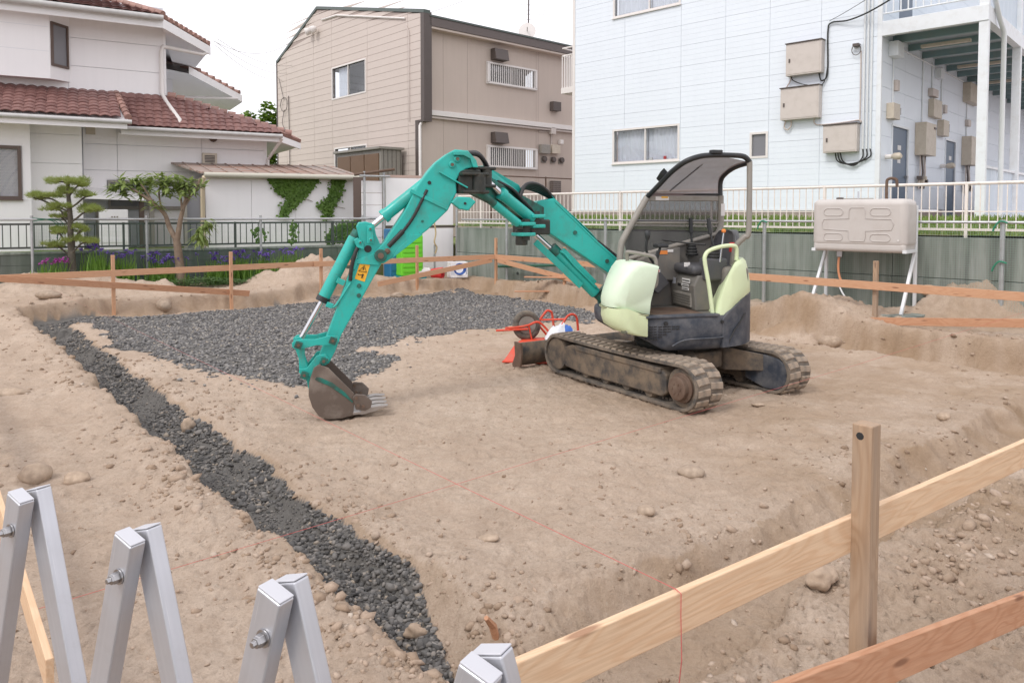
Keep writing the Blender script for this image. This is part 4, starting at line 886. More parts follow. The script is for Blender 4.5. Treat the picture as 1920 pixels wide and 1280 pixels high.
for i in range(5): fbox(vt, 'slat', F3, .80, 1.02, 2.83 + .035 * i, 2.85 + .035 * i, .10, .112, 'trimdark', 0)
MB().lathe([(0, .10), (.08, .09), (.12, .02)], (1.0, -.0, 3.42), (0, -1, -.3), 12).build('wall_lamp', 'framebrown', hs_, smooth=50)
# kitchen window, side porch with dark opening
window(hs_, F3, -1.15, .36, 1.80, 2.32, frame='tubegrey', proud=.05, pane='frostgrey', fills=('room',), mid=True)
can = MB().add([(-1.72, -.75, 2.02), (-.50, -.75, 1.98), (-.50, .0, 2.14), (-1.72, .0, 2.22), (-1.72, -.75, 1.95), (-.50, -.75, 1.91), (-.5, 0, 2.07), (-1.72, 0, 2.15)], [(0, 1, 2, 3), (4, 7, 6, 5), (0, 4, 5, 1), (1, 5, 6, 2), (2, 6, 7, 3), (3, 7, 4, 0)]).build('porch_canopy', 'wall_white', hs_)
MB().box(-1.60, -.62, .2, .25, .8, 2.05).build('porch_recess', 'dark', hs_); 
for x in (-.62, -.42): MB().box(x, x + .10, -.5, -.38, .8, 1.95).build('porch_post', 'framebrown' if x < -.5 else 'tubegrey', hs_)
for x in (-1.45, -1.18): MB().box(x, x + .2, -.1, -.05, .8, 1.75).build('back_door', 'tubegrey', hs_)
fr_ = thing('white_cabinet', 'tall white cabinet standing under the dark side porch of the white house', 'cabinet', (-8.55, 15.85, 0), heading(.861, .509))
MB().box(-.27, .27, -.25, .25, .85, 1.72).build('body', 'shedwhite', fr_, bevel=.015); MB().box(-.26, .26, -.262, -.25, 1.02, 1.10).build('panel', 'shedwhite', fr_); 
for i in range(3): MB().box(-.05 + i * .05, -.02 + i * .05, -.258, -.25, 1.55, 1.58).build('mark', 'tubegrey', fr_)

# ------------------------------------------------------------------ left garden wall and dark bar fence
lw = thing('garden_wall', 'low dark mossy block wall behind the irises at left', 'wall', (-5.66, 14.8, 0), heading(.861, .509))
for j in range(4):
    off = .0 if j % 2 else .6
    xs = [-6.2] + [-6.2 + off + 1.2 * i for i in range(1 if off else 1, 10)]
    xs = [x for x in xs if x < 2.7] + [2.75]
    for a, b in zip(xs, xs[1:]):
        if b - a > .05: MB().box(a + .004, b - .004, 0, .12, .15 + .19 * j + .003, .15 + .19 * (j + 1) - .003).build('block', 'concrete_dk', lw)
MB().box(-6.2, 2.75, .01, .11, .1, .90).build('mortar', 'concrete_dk', lw)
MB().box(-6.2, 2.75, -.015, .135, .91, .955).build('coping', 'concrete', lw, bevel=.008)
lf = thing('bar_fence', 'dark green bar fence on top of the mossy block wall', 'fence', (-5.66, 14.8, 0), heading(.861, .509))
MB().box(-6.2, 2.75, .04, .08, 1.43, 1.465).build('rail', 'fencedark', lf); MB().box(-6.2, 2.75, .04, .08, 1.01, 1.045).build('rail', 'fencedark', lf)
bar_me = MB().box(-.008, .008, -.008, .008, 1.045, 1.43).mesh('bar', 'fencedark')
for i in range(76): link('bar', bar_me, lf, Matrix.Translation((-6.1 + .117 * i, .06, 0)))
for i in range(5): MB().box(-5.9 + 2.0 * i, -5.86 + 2.0 * i, .04, .08, .955, 1.47).build('post', 'fencedark', lf)
# scaffold pipes carrying a green net in front of that wall
def net_mat(name, c, pitch, wire_):
    k = K(name, .7); sx = k.n('SeparateXYZ', 0, Vector=k.co); sz = sx.node.outputs[2]
    f = lambda s_: k.math('LESS_THAN', k.math('FRACT', k.math('MULTIPLY', s_, 1 / pitch)), wire_)
    a = k.math('MAXIMUM', f(sx), f(sz)); k.col(c); k.set(k.b.inputs['Alpha'], a); return k.m
MT['net'] = net_mat('green netting', (.05, .20, .12), .025, .045)
MT['netr'] = net_mat('grey green netting', (.26, .36, .31), .03, .055)
MT['chain'] = net_mat('chain link', (.5, .44, .37), .06, .06)
nt = thing('net_screen', 'green safety net hung on galvanised pipes in front of the mossy wall', 'net', (-5.66, 14.8, 0), heading(.861, .509))
MB().tube([(-6, -.14, 1.535), (2.85, -.14, 1.525)], .022, 8).build('top_pipe', 'galv', nt)
for x in (-5.4, -3.32, -1.5, .58, 2.72): MB().tube([(x, -.12, .15), (x, -.12, 1.60)], .025, 8).build('pipe_post', 'galv', nt)
m = MB(); n = 60
m.add([(-3.3 + 6 * i / n, -.165 + .012 * math.sin(i * 1.3), z) for i in range(n + 1) for z in (.3, 1.50)], [(2 * i, 2 * i + 2, 2 * i + 3, 2 * i + 1) for i in range(n)]); m.build('netting', 'net', nt)
for i in range(3): wire(nt, 'tie', [(-3.3, -.15, 1.5 + .03 * i), (-3.0, -.18, 1.54 - .02 * i), (-2.85, -.17, 1.45 - .1 * i), (-2.95, -.16, 1.2 - .1 * i)], .006, K('green tie').col((.02, .16, .09)).m, 5)

# ------------------------------------------------------------------ white shed with ivy
sh = thing('garden_shed', 'low white shed with rusting sheet roof behind the bar fence', 'shed', (-5.373, 16.2, 0), heading(.861, .509))
MB().box(-1.25, 2.0, .02, 2.2, .8, 2.42).build('core', 'jointbeige', sh)
for a, b in zip([-1.25, -.32, .62, 1.45], [-.32, .62, 1.45, 2.02]): MB().box(a + .003, b - .003, -.005, .02, .8, 2.36).build('wall_board', 'shedwhite', sh)
MB().box(-1.27, 2.04, -.02, .03, 2.36, 2.44).build('head_board', 'framewhite', sh)
rf = MB().add([(-1.35, -.18, 2.50), (2.10, -.18, 2.50), (2.2, 2.3, 2.86), (-1.75, 2.3, 2.86), (-1.35, -.18, 2.46), (2.1, -.18, 2.46), (2.2, 2.3, 2.82), (-1.75, 2.3, 2.82)], [(0, 1, 2, 3), (7, 6, 5, 4), (0, 4, 5, 1), (1, 5, 6, 2), (0, 3, 7, 4)]).build('roof', 'sheet', sh)
for i in range(12): MB().bar((-1.45 + .31 * i, -.18, 2.512), (-1.45 + .31 * i, 2.3, 2.872), .03, .012).build('roof_rib', 'sheet', rf)
MB().tube([(-1.30, -.24, 2.44), (2.12, -.24, 2.46)], .055, 8).build('gutter', K('pale lichen gutter').col((.52, .50, .42)).m, sh, smooth=50)
wire(sh, 'downpipe', [(-1.30, -.24, 2.40), (-1.32, -.12, 2.25), (-1.32, -.08, 1.0)], .045, K('yellowed pipe').col((.60, .50, .36)).m, 8, 0)
MB().box(-1.68, -1.62, -.1, -.04, .8, 2.3).build('post', 'tubegrey', sh); MB().box(-1.62, -1.34, -.07, -.05, .9, 2.2).build('pane', 'frostgrey', sh)

# ------------------------------------------------------------------ white panel screen with scaffold pipes
sc_ = thing('panel_screen', 'white panel screen on scaffold pipes beside the concrete wall', 'screen', (-2.424, 16.8, 0), heading(.866, .5))
for (a, b, c, e) in [(-.46, 1.20, 1.36, 2.44), (-.46, 1.20, .24, 1.30), (-1.02, -.55, 1.55, 2.36), (-1.02, -.55, .9, 1.50)]:
    for k in range(1 if a > -.6 else 3):
        q = (e - c) / (1 if a > -.6 else 3); MB().box(a, b, .0, .03, c + k * q + .004, c + (k + 1) * q - .004).build('panel', 'shedwhite', sc_, bevel=.004)
MB().box(-.5, 1.24, -.004, .034, 1.305, 1.355).build('joint_strip', 'trimdark', sc_); MB().box(-.5, 1.24, -.004, .034, 2.44, 2.50).build('cap', K('rusty cap').col((.50, .36, .31)).m, sc_)
for x in (-.53, -.98, 1.26): MB().tube([(x, -.06, .2), (x, -.06, 2.56)], .027, 8).build('pipe', 'galv', sc_)
for z in (1.53, 2.46): MB().tube([(-1.1, -.10, z), (-.4, -.10, z)], .022, 8).build('pipe', 'galv', sc_)
MB().tube([(-1.2, -.04, 2.48), (-.3, -.12, 2.62)], .03, 8).build('pipe', 'rust', sc_)
MB().tube([(.62, -.22, .25), (.62, -.22, .92)], .024, 8).build('pipe', 'galv', sc_)
wire(sc_, 'rope', [(.60, -.24, 1.46), (.64, -.25, 1.2), (.60, -.26, .98), (.66, -.26, .86), (.62, -.26, .72)], .018, K('hemp rope').col((.50, .38, .22)).m)
MB().tube([(1.30, -.08, .98), (1.62, -.3, .62)], .022, 8).build('brace', K('brass pipe').col((.62, .53, .36)).m, sc_); MB().tube([(1.64, -.3, .22), (1.64, -.3, 1.05)], .025, 8).build('pipe', 'galv', sc_)
MB().box(-1.05, 1.2, .05, .09, .2, .95).build('dark_board', 'trimdark', sc_)
pw = thing('dark_post', 'dark timber post between the shed and the white panel screen', 'post', (-3.45, 16.75, 0)); MB().box(-.12, .12, -.12, .12, .2, 2.45).build('timber', 'framebrown', pw)

# ------------------------------------------------------------------ concrete retaining wall, cream fence, terrace (right)
rwp = (5.19, 10.9, 0); rwh = heading(-.723, .691)
rw_ = thing('retaining_wall', 'stained grey green concrete retaining wall behind the fuel tank', 'wall', rwp, rwh)
for i, (a, b) in enumerate(zip([-6, -3.2, -.4, 2.4, 5.2, 8.95], [-3.2, -.4, 2.4, 5.2, 8.95])):
    if a > -6 or True:
        MB().box(a + .004, b - .004, -.18, .012, -.2, .74).build('wall_bay', 'concrete', rw_, bevel=.006); MB().box(a + .004, b - .004, -.18, .0, .748, 1.31).build('wall_bay', 'concrete', rw_, bevel=.006)
for u in (.9, -.9, 4.2, 7.0, 2.3): MB().lathe([(-.02, .035), (.016, .035)], (u, 0.0, .36), (0, 1, 0), 12).build('weep_hole', 'ink', rw_)
MB().box(-6, 8.95, .012, .05, .1, .14).build('footing', 'concrete', rw_)
te = MB(); nU, nD = 40, 10
for i in range(nU + 1):
    for j in range(nD + 1):
        u = -7 + 17 * i / nU; d = j / nD; te.v.append((u, -.16 - 4.4 * d, 1.34 + .17 * min(1, d * 1.4) + random.Random(i * 77 + j).uniform(-.01, .01)))
for i in range(nU):
    for j in range(nD):
        a = i * (nD + 1) + j; te.f.append((a, a + 1, a + nD + 2, a + nD + 1)); te.mi.append(0)
def grass_mat():
    k = K('grassy ground', .95, spec=.2); k.col(k.mix(k.ramp(k.noise(3, 6), [(.4, 0.0), (.62, 1.0)]), (.21, .19, .11), (.15, .23, .05))); return k.m
MT['grassground'] = grass_mat()
ter = te.build('terrace', 'grassground', None, smooth=60); ter.location = rwp; ter.rotation_euler = (0, 0, rwh); tag(ter, kind='structure')
t2 = MB().box(-9, 12, -30, -4.4, .6, 1.42); t2 = t2.build('terrace_yard', 'concrete_lt'); t2.location = rwp; t2.rotation_euler = (0, 0, rwh); tag(t2, kind='structure')
t3 = MB().box(-14, 8.8, .13, 22, -.3, .88).build('garden_ground', 'grassground'); t3.location = (-5.66, 14.8, 0); t3.rotation_euler = (0, 0, heading(.861, .509)); tag(t3, kind='structure')
def blades(name, pts, h, mat, wdt=.006, lean=.5, seed=1, seg=2):
    rs = random.Random(seed); m = MB()
    for (x, y, z) in pts:
        a = rs.uniform(0, 6.28); hh = h * rs.uniform(.5, 1.2); ln = lean * rs.uniform(.2, 1) * hh; w = wdt * rs.uniform(.7, 1.3)
        dx, dy = math.cos(a), math.sin(a); sx, sy = -dy * w, dx * w; vs = []
        for k in range(seg + 1):
            t = k / seg; ww = (1 - t ** 1.5) + .02; vs += [(x + dx * ln * t * t + sx * ww, y + dy * ln * t * t + sy * ww, z + hh * (t - .12 * t * t)), (x + dx * ln * t * t - sx * ww, y + dy * ln * t * t - sy * ww, z + hh * (t - .12 * t * t))]
        m.add(vs, [(2 * k, 2 * k + 1, 2 * k + 3, 2 * k + 2) for k in range(seg)])
    return m
def leaf_mat(name, c1, c2, trans=.3, rough=.5):
    k = K(name, rough, spec=.35); c = k.mix(k.noise(2.3, 4), c1, c2); c = k.mix(k.math('MULTIPLY', k.n('NewGeometry', 8) if False else k.noise(40, 1), .5), c, dk(c1, .6)); k.col(c)
    tl = k.t.nodes.new('ShaderNodeBsdfTranslucent'); k.set(tl.inputs['Color'], c); mx = k.t.nodes.new('ShaderNodeMixShader'); mx.inputs[0].default_value = trans
    k.t.links.new(k.b.outputs[0], mx.inputs[1]); k.t.links.new(tl.outputs[0], mx.inputs[2]); k.t.links.new(mx.outputs[0], k.out.inputs['Surface']); return k.m
MT['grass'] = leaf_mat('grass', (.14, .24, .045), (.30, .38, .10))
MT['iris'] = leaf_mat('iris leaf', (.16, .33, .05), (.28, .44, .09), .4)
MT['pine'] = leaf_mat('pine needle', (.20, .28, .06), (.48, .53, .17), .4)
MT['bigleaf'] = leaf_mat('broad leaf', (.20, .30, .08), (.44, .51, .19), .4, .4)
MT['younleaf'] = leaf_mat('young leaf', (.24, .33, .07), (.36, .43, .12), .35)
MT['ivy'] = leaf_mat('ivy leaf', (.08, .17, .025), (.19, .31, .055), .3)
MT['tree'] = leaf_mat('tree leaf', (.10, .20, .02), (.24, .36, .04), .3)
MT['cover'] = leaf_mat('ground cover leaf', (.07, .15, .045), (.20, .29, .12), .25)
MT['bark'] = paint('bark', (.20, .145, .105), .9, var=.35, scale=16, bump=.4, bs=30, dirt=(.33, .27, .2), da=.5, ds=9)
MT['pinebark'] = paint('pine bark', (.075, .065, .05), .9, var=.35, scale=16, bump=.4, bs=30, dirt=(.17, .15, .115), da=.6, ds=9)
rs = random.Random(4); pts = []
for i in range(15000):
    u = rs.uniform(-3.4, 9); d = rs.uniform(0, 1) ** 1.2
    if rs.random() < .35 + .65 * (.5 + float(vnoise(np.array([u * 1.1]), np.array([d * 3]), 3)[0])): pts.append((u, -.2 - 3.8 * d, 1.34 + .17 * min(1, d * 1.4)))
gr = blades('grass', pts, .13, 'grass', .012, .7).build('terrace_grass', 'grass'); gr.location = rwp; gr.rotation_euler = (0, 0, rwh); tag(gr, 'rough green grass behind the cream fence', 'grass', kind='stuff')
cf = thing('cream_fence', 'cream painted bar fence along the top of the concrete wall', 'fence', rwp, rwh)
MB().tube([(-6, -.06, 2.055), (8.95, -.06, 2.03)], .022, 8).build('rail', 'cream', cf); MB().box(-6, 8.95, -.075, -.045, 1.405, 1.44).build('rail', 'cream', cf)
MB().box(-6, 8.95, -.07, -.05, 1.66, 1.675).build('rail', 'cream', cf)
bar_me = MB().box(-.006, .006, -.006, .006, 1.43, 2.04).mesh('bar', 'cream')
for i in range(146): link('bar', bar_me, cf, Matrix.Translation((-5.95 + .102 * i, -.06, 0)))
for i in range(8): MB().box(-5.1 + 1.9 * i - .018, -5.1 + 1.9 * i + .018, -.08, -.04, 1.3, 2.06).build('post', 'cream', cf)
cl = thing('chain_link_fence', 'rusty chain link fence in front of the beige building', 'fence', (-.6, 21.2, 0), heading(.743, .669))
MB().add([(0, 0, 1.2), (7, 0, 1.2), (7, 0, 2.72), (0, 0, 2.72)], [(0, 1, 2, 3)]).build('mesh', 'chain', cl); MB().tube([(0, 0, 2.72), (7, 0, 2.72)], .02, 6).build('rail', 'rust', cl)
for i in range(4): MB().tube([(2.2 * i, 0, 1), (2.2 * i, 0, 2.75)], .025, 6).build('post', 'rust', cl)
ns = thing('wall_net_screen', 'thin net screen on galvanised pipes in front of the concrete wall', 'net', rwp, rwh)
MB().tube([(-3.5, .16, 1.53), (8.6, .16, 1.50)], .019, 8).build('top_pipe', 'galv', ns)
for u in (-1.76, 1.46, 4.6, 7.2): MB().tube([(u, .14, .1), (u, .14, 1.56)], .03, 8).build('pipe_post', 'galv', ns)
m = MB(); n = 100
m.add([(-3.5 + 12 * i / n, .18 + .012 * math.sin(i * 1.1), z) for i in range(n + 1) for z in (.22, 1.50)], [(2 * i, 2 * i + 2, 2 * i + 3, 2 * i + 1) for i in range(n)]); m.build('netting', 'netr', ns)
for u, z in ((-1.76, 1.5), (-1.76, .98), (1.46, 1.48)): wire(ns, 'tie', [(u - .06, .18, z + .02), (u + .02, .2, z + .04), (u + .08, .19, z - .03), (u + .1, .18, z - .09)], .012, K('green tie').col((.03, .22, .13)).m, 5)
gn = wire(ns, 'net_fold', [(4.9, .2, .72), (5.6, .22, .62), (6.6, .2, .55), (7.4, .2, .5)], .03, K('dark green net').col((.03, .12, .075)).m)
# ------------------------------------------------------------------ mini excavator (local x = where the boom points, y = operator's left)
EX = thing('mini_excavator', 'teal and pale green mini excavator with black canopy standing on the pad', 'excavator', (1.58, 7.15, 0.0), heading(-.970, -.242))
def pv(poly, v0, v1, name, mat, parent=EX, bevel=.006, smooth=0):
    return MB().prism(poly, lambda x, z, t: (x, t, z), v0, v1).build(name, mat, parent, bevel=bevel, smooth=smooth)
def rod(name, p0, p1, r, mat, parent=EX, n=16, bevel=.0): return MB().cyl(p0, p1, r, n).build(name, mat, parent, smooth=40, bevel=bevel)
def pin(u, z, v0, v1, r, mat='teal', parent=EX, boss=True):
    o = rod('pin', (u, v0, z), (u, v1, z), r, mat, parent, 14, .004)
    if boss: rod('pin_end', (u, v1, z), (u, v1 + .012, z), r * .5, 'rust', o, 8)
    return o
TD, LD = V((.311, -.951, 0)), V((.951, .311, 0))
tf = lambda a, b, z: tuple(TD * a + LD * b + V((0, 0, z)))
def track(side):
    b0, b1 = (.45, .75) if side > 0 else (-.69, -.39)
    A, B, r, zc = -.83, (.94 if side > 0 else .86), .195, .205
    path = [(B - (B - A) * i / 14, zc - r) for i in range(14)] + [(A + r * math.cos(R(t)), zc + r * math.sin(R(t))) for t in range(270, 89, -15)] \
        + [(A + (B - A) * i / 14, zc + r - .014 * math.sin(math.pi * i / 14)) for i in range(1, 14)] + [(B + r * math.cos(R(t)), zc + r * math.sin(R(t))) for t in range(90, -90, -15)]
    n = len(path)
    nm = []
    for i in range(n):
        d = V((path[(i + 1) % n][0] - path[i - 1][0], path[(i + 1) % n][1] - path[i - 1][1])).normalized(); nm.append((-d.y * -1, d.x * -1))
    # outward normal: away from the loop's middle
    nm = [(nx, nz) if (nx * (path[i][0] * .2) + nz * (path[i][1] - zc)) > 0 else (-nx, -nz) for i, (nx, nz) in enumerate(nm)]
    m = MB(); rings = []
    for (x, z), (nx, nz) in zip(path, nm):
        rings.append([tf(x, b0, z), tf(x, b1, z), tf(x - nx * .028, b1 - .0, z - nz * .028), tf(x - nx * .028, b0, z - nz * .028)])
    rings.append(rings[0]); m.loft(rings, caps=False)
    tr = m.build('track', 'rubber', EX, bevel=.004)
    # lugs: two staggered columns
    L = [0]
    for i in range(n): L.append(L[-1] + math.dist(path[i], path[(i + 1) % n]))
    def at_len(s):
        s %= L[-1]
        for i in range(n):
            if L[i + 1] >= s:
                t = (s - L[i]) / (L[i + 1] - L[i]); a, b = path[i], path[(i + 1) % n]; na_, nb_ = nm[i], nm[(i + 1) % n]
                nn_ = V((na_[0] * (1 - t) + nb_[0] * t, na_[1] * (1 - t) + nb_[1] * t)).normalized(); return (a[0] * (1 - t) + b[0] * t, a[1] * (1 - t) + b[1] * t), nn_
    lm = MB().add([(-.030, -.066, 0), (.030, -.066, 0), (.030, .066, 0), (-.030, .066, 0), (-.024, -.060, .015), (.024, -.060, .015), (.024, .060, .015), (-.024, .060, .015)],
                  [(3, 2, 1, 0), (4, 5, 6, 7), (0, 1, 5, 4), (1, 2, 6, 5), (2, 3, 7, 6), (3, 0, 4, 7)]).mesh('lug', 'lug')
    N = 52; stp = L[-1] / N
    for i in range(N):
        for c in (0, 1):
            (x, z), nn_ = at_len((i + .5 * c) * stp)
            bb = b0 + .078 + c * .144; o = V(tf(x + nn_.x * -.001, bb, z + nn_.y * -.001))
            ez = TD * nn_.x + V((0, 0, nn_.y)); ey = LD; ex = ey.cross(ez)
            ex2 = (ex + ey * (.18 if c else -.18)).normalized()
            m4 = Matrix((ex2, ey, ez)).transposed().to_4x4(); m4.translation = o; link('lug', lm, tr, m4)
    # frame, sprocket, idler, rollers
    bm0, bm1 = b0 + .03, b1 - (.012 if side > 0 else .03)
    f = MB().prism([(-.60, .085), (-.66, .12), (-.66, .28), (-.58, .325), (.68, .335), (.80, .30), (.84, .17), (.78, .10), (.45, .075)], lambda x, z, t: tf(x, t, z), bm0, bm1).build('track_frame', 'trackframe', tr, bevel=.014)
    MB().prism([(-.60, .285), (-.60, .33), (.6, .345), (.6, .295)], lambda x, z, t: tf(x, t, z), bm0 - .012, bm1 + .012).build('frame_ledge', 'trackframe', tr, bevel=.006)
    out = b1 if side > 0 else b0; sg = 1 if side > 0 else -1
    c0 = (b0 + b1) / 2
    MB().cyl(tf(A, c0 - .12, zc), tf(A, c0 + .12, zc), .165, 28).build('sprocket', 'trackframe', tr, smooth=40)
    if side > 0:
        MB().lathe([(0, .13), (.05, .125), (.055, .10), (.10, .098), (.105, .085)], tf(A, b1 - .06, zc), LD, 20).build('final_drive', 'rust', tr, smooth=40, bevel=.004)
        for k in range(6):
            t = k * math.pi / 3; MB().cyl(tf(A + .045 * math.cos(t), b1 + .04, zc + .045 * math.sin(t)), tf(A + .045 * math.cos(t), b1 + .052, zc + .045 * math.sin(t)), .010, 6).build('bolt', 'rust', tr)
    else:
        MB().prism([(-.98, .12), (-.99, .28), (-.90, .335), (-.66, .36), (-.52, .36), (-.52, .10), (-.75, .04), (-.9, .05)], lambda x, z, t: tf(x, t, z), b1 - .05, b1 - .012).build('motor_guard', 'skirt', tr, bevel=.012)
    MB().lathe([(0, .16), (.02, .165), (.24, .165), (.26, .16)], tf(B, c0 - .13, zc), LD, 28).build('idler', 'trackframe', tr, smooth=40)
    for a in (-.42, -.12, .18, .48): MB().lathe([(0, .05), (.03, .07), (.20, .07), (.23, .05)], tf(a, c0 - .115, .09), LD, 16).build('roller', 'trackframe', tr, smooth=40)
    k = 34
    for i in range(k):
        a = -.75 + 1.5 * i / k; MB().box(-.014, .014, -.05, .05, 0, .022).build('drive_lug', 'rubber', tr, mat4=Matrix.Translation(V(tf(a, c0, zc - r + .028))) @ Matrix((TD, LD, V((0, 0, 1)))).transposed().to_4x4()) if i % 1 == 0 else None
track(1); track(-1)
# undercarriage
uc = MB().prism([(-.42, .20), (-.42, .36), (.42, .36), (.42, .20)], lambda x, z, t: tf(x, t, z), -.5, .5).build('car_body', 'trackframe', EX, bevel=.02)
for s in (-1, 1): MB().add([tf(-.45, s * .2, .18), tf(-.45, s * .2, .40), tf(-.80, s * .45, .34), tf(-.80, s * .45, .20), tf(-.25, s * .2, .18), tf(-.25, s * .2, .40), tf(-.50, s * .45, .34), tf(-.50, s * .45, .20)], [(0, 1, 2, 3), (7, 6, 5, 4), (0, 4, 5, 1), (1, 5, 6, 2), (2, 6, 7, 3), (3, 7, 4, 0)]).build('frame_leg', 'trackframe', uc, bevel=.01)
MB().lathe([(0, .36), (.04, .38), (.06, .38), (.10, .34)], (0, 0, .36), (0, 0, 1), 32).build('slew_ring', 'grease', EX, smooth=40)
# dozer blade on the front of the tracks
bl = MB(); prf = [(x + .13, z * .68) for x, z in [(1.20, .40), (1.155, .30), (1.15, .20), (1.18, .10), (1.25, .03), (1.265, .035), (1.205, .11), (1.185, .20), (1.19, .30), (1.225, .40)]]
bl.prism(prf, lambda x, z, t: tf(x, t, z), -.88, .96); bld = bl.build('dozer_blade', 'trackframe', EX, smooth=40)
for b in (.96, -.88): MB().prism([(1.26, .285), (1.24, .17), (1.26, .04), (1.41, .01), (1.42, .04), (1.365, .14), (1.38, .285)], lambda x, z, t: tf(x, t, z), b - .012, b + .012).build('blade_end', 'rust', bld, bevel=.003)
for b in (-.3, .3): MB().bar(tf(.35, b, .22), tf(1.25, b, .16), .07, .10).build('blade_arm', 'trackframe', EX, bevel=.01)

# upper body, nearly round in plan
PL = [(.70, -.34), (.75, .0), (.80, .22), (.82, .40), (.74, .56), (.52, .655), (.22, .68), (-.08, .67), (-.34, .595), (-.54, .43), (-.66, .22), (-.70, 0), (-.66, -.22), (-.54, -.43), (-.34, -.595), (-.08, -.67), (.2, -.66), (.46, -.6), (.62, -.48)]
_c = smoothpath([V((x, y, 0)) for x, y in PL[-2:] + PL + PL[:3]], 5); PLS = [(p.x, p.y) for p in _c[10:10 + 5 * len(PL)]]
def rear_of(v): return -math.sqrt(max(.01, .70 ** 2 - v * v * 1.04))
bd = MB(); rings = []
for z, k in ((.435, .90), (.455, .955), (.50, .985), (.60, 1.0), (.71, .998), (.735, .985), (.74, .96)): rings.append([(x * k, y * k, z + (.74 - z) * .62 * min(1, max(0, (x - .44) / .36))) for x, y in PLS])
bd.loft(rings); body = bd.build('body_skirt', 'skirt', EX, smooth=40)
MB().loft([[(x * .93, y * .93, .735) for x, y in PLS], [(x * .93, y * .93, .748) for x, y in PLS]]).build('floor', 'cabgrey', EX)
# side panel seams, step ledge, plugs and vent slots on the left flank
def flank(u):
    c = [p for p in PLS if p[1] > .2]; return min(c, key=lambda p: abs(p[0] - u))[1]
rod('plug', (.42, .675, .69), (.42, .692, .69), .018, 'ink', body, 12); rod('plug', (-.13, .665, .685), (-.13, .680, .685), .014, 'ink', body, 12)
for r_ in range(6):
    for c in range(9 - (r_ + 1) // 1 if r_ > 1 else 8):
        u = .585 - .040 * c
        MB().box(u - .016, u + .016, flank(u) - .02, flank(u) + .004, .655 - .022 * r_, .664 - .022 * r_).build('vent_slot', 'ink', body)
MB().tube(smoothpath([(.36, .688, .49), (.28, .695, .53), (.18, .70, .545), (-.05, .69, .545), (-.14, .675, .55)], 4), .008, 6).build('moulding', 'skirt', body, smooth=60)
MB().box(-.10, .60, .60, .685, .735, .758).build('step_ledge', 'skirt', EX, bevel=.006)
MB().box(.02, .5, .15, .60, .748, .757).build('floor_mat', 'rust', EX)
# raised dark rear quarter, following the plan
st = [p for p in PLS if p[0] < -.10 and p[1] > -.68]
n = len(st); rr_ = []
for i, (x, y) in enumerate(st):
    t = min(1, i / (n * .16)); zt = .70 + .20 * t ** .7; k = 1.012
    rr_.append([(x * k, y * k, .45), (x * k, y * k, zt), (x * .93, y * .93, zt + .01), (x * .93, y * .93, .45)])
MB().loft(rr_).build('rear_panel', 'skirt', EX, smooth=40, bevel=.004)
seam = [(x * 1.02, y * 1.02) for x, y in st[:4]]
MB().tube([(-.20, .645, .44), (-.22, .648, .52), (-.27, .642, .60), (-.35, .61, .67), (-.42, .57, .74)], .006, 6).build('panel_seam', 'ink', body)
# pale rear-left cover
prof = [(-.108, .715), (-.150, .85), (-.202, .965), (-.255, 1.06), (-.308, 1.134), (-.350, 1.19), (-.388, 1.225), (-.43, 1.232), (-.458, 1.20), (-.482, 1.10), (-.497, 1.0), (-.50, .92), (-.40, .80), (-.30, .715)]
rings = []
for v, sc_u, sz in ((.635, .55, .72), (.625, .75, .86), (.60, .90, .95), (.55, .97, .99), (.48, 1, 1), (.36, 1.02, 1.0), (.22, 1.02, .99)):
    du = rear_of(min(v, .62)) - rear_of(.50); du = du * .8
    rings.append([(-.28 + (x + .28) * sc_u + du * (.3 + .7 * min(1, max(0, (-x - .1) / .4))), v, .715 + (z - .715) * sz) for x, z in prof])
MB().loft(rings).build('rear_cover', 'pale', EX, smooth=50)
# pale front-left hood and bumper
hood = [(.925, .835), (.932, .89), (.917, .945), (.885, 1.02), (.84, 1.085), (.77, 1.16), (.69, 1.215), (.60, 1.225), (.44, 1.185), (.47, 1.07), (.505, .97), (.536, .88), (.552, .765)]
bump = [(.60, .575), (.72, .59), (.82, .62), (.905, .675), (.93, .75), (.926, .828), (.60, .755)]
def lof(profile, secs, name):
    rg = []
    for v, k, kz in secs: rg.append([(.56 + (x - .56) * k, v, .78 + (z - .78) * kz) for x, z in profile])
    return MB().loft(rg).build(name, 'mint' if 'hood' in name else 'pale', EX, smooth=50)
hd = lof(hood, ((.642, .60, .90), (.636, .74, .95), (.615, .86, .985), (.565, .94, 1), (.50, .97, 1), (.40, .955, 1.0), (.25, .80, 1.0), (.05, .55, .97)), 'front_hood')
bp = lof(bump, ((.668, .58, .97), (.660, .72, 1), (.635, .86, 1), (.575, .945, 1), (.50, .975, 1), (.40, .955, 1), (.25, .80, 1), (.05, .55, 1)), 'front_bumper')
MB().tube(smoothpath([(.83, .52, 1.06), (.885, .47, .95), (.90, .46, .90), (.86, .545, .875), (.78, .59, .87)], 5), .008, 6).build('pressed_line', 'pale', hd, smooth=60)
for i in range(14): MB().box(.90 - .026 * i - .008, .90 - .026 * i + .008, .40 + .016 * i, .46 + .0165 * i, .818 - .004 * i, .828 - .004 * i).build('grille_slot', 'ink', bp) if False else None
MB().tube(smoothpath([(.83, .25, .835), (.925, .40, .832), (.925, .50, .828), (.86, .585, .815), (.74, .648, .79), (.58, .672, .762)], 5), .007, 6).build('seam', K('dark seam').col((.28, .29, .17)).m, bp)  # dark line along the joint of hood and bumper
MB().obox((.775, .618, .66), (.018, -.02, 0), (.02, .02, 0), (0, 0, .05)).build('head_lamp_recess', K('lamp recess').col((.12, .13, .09)).m, bp, bevel=.008)
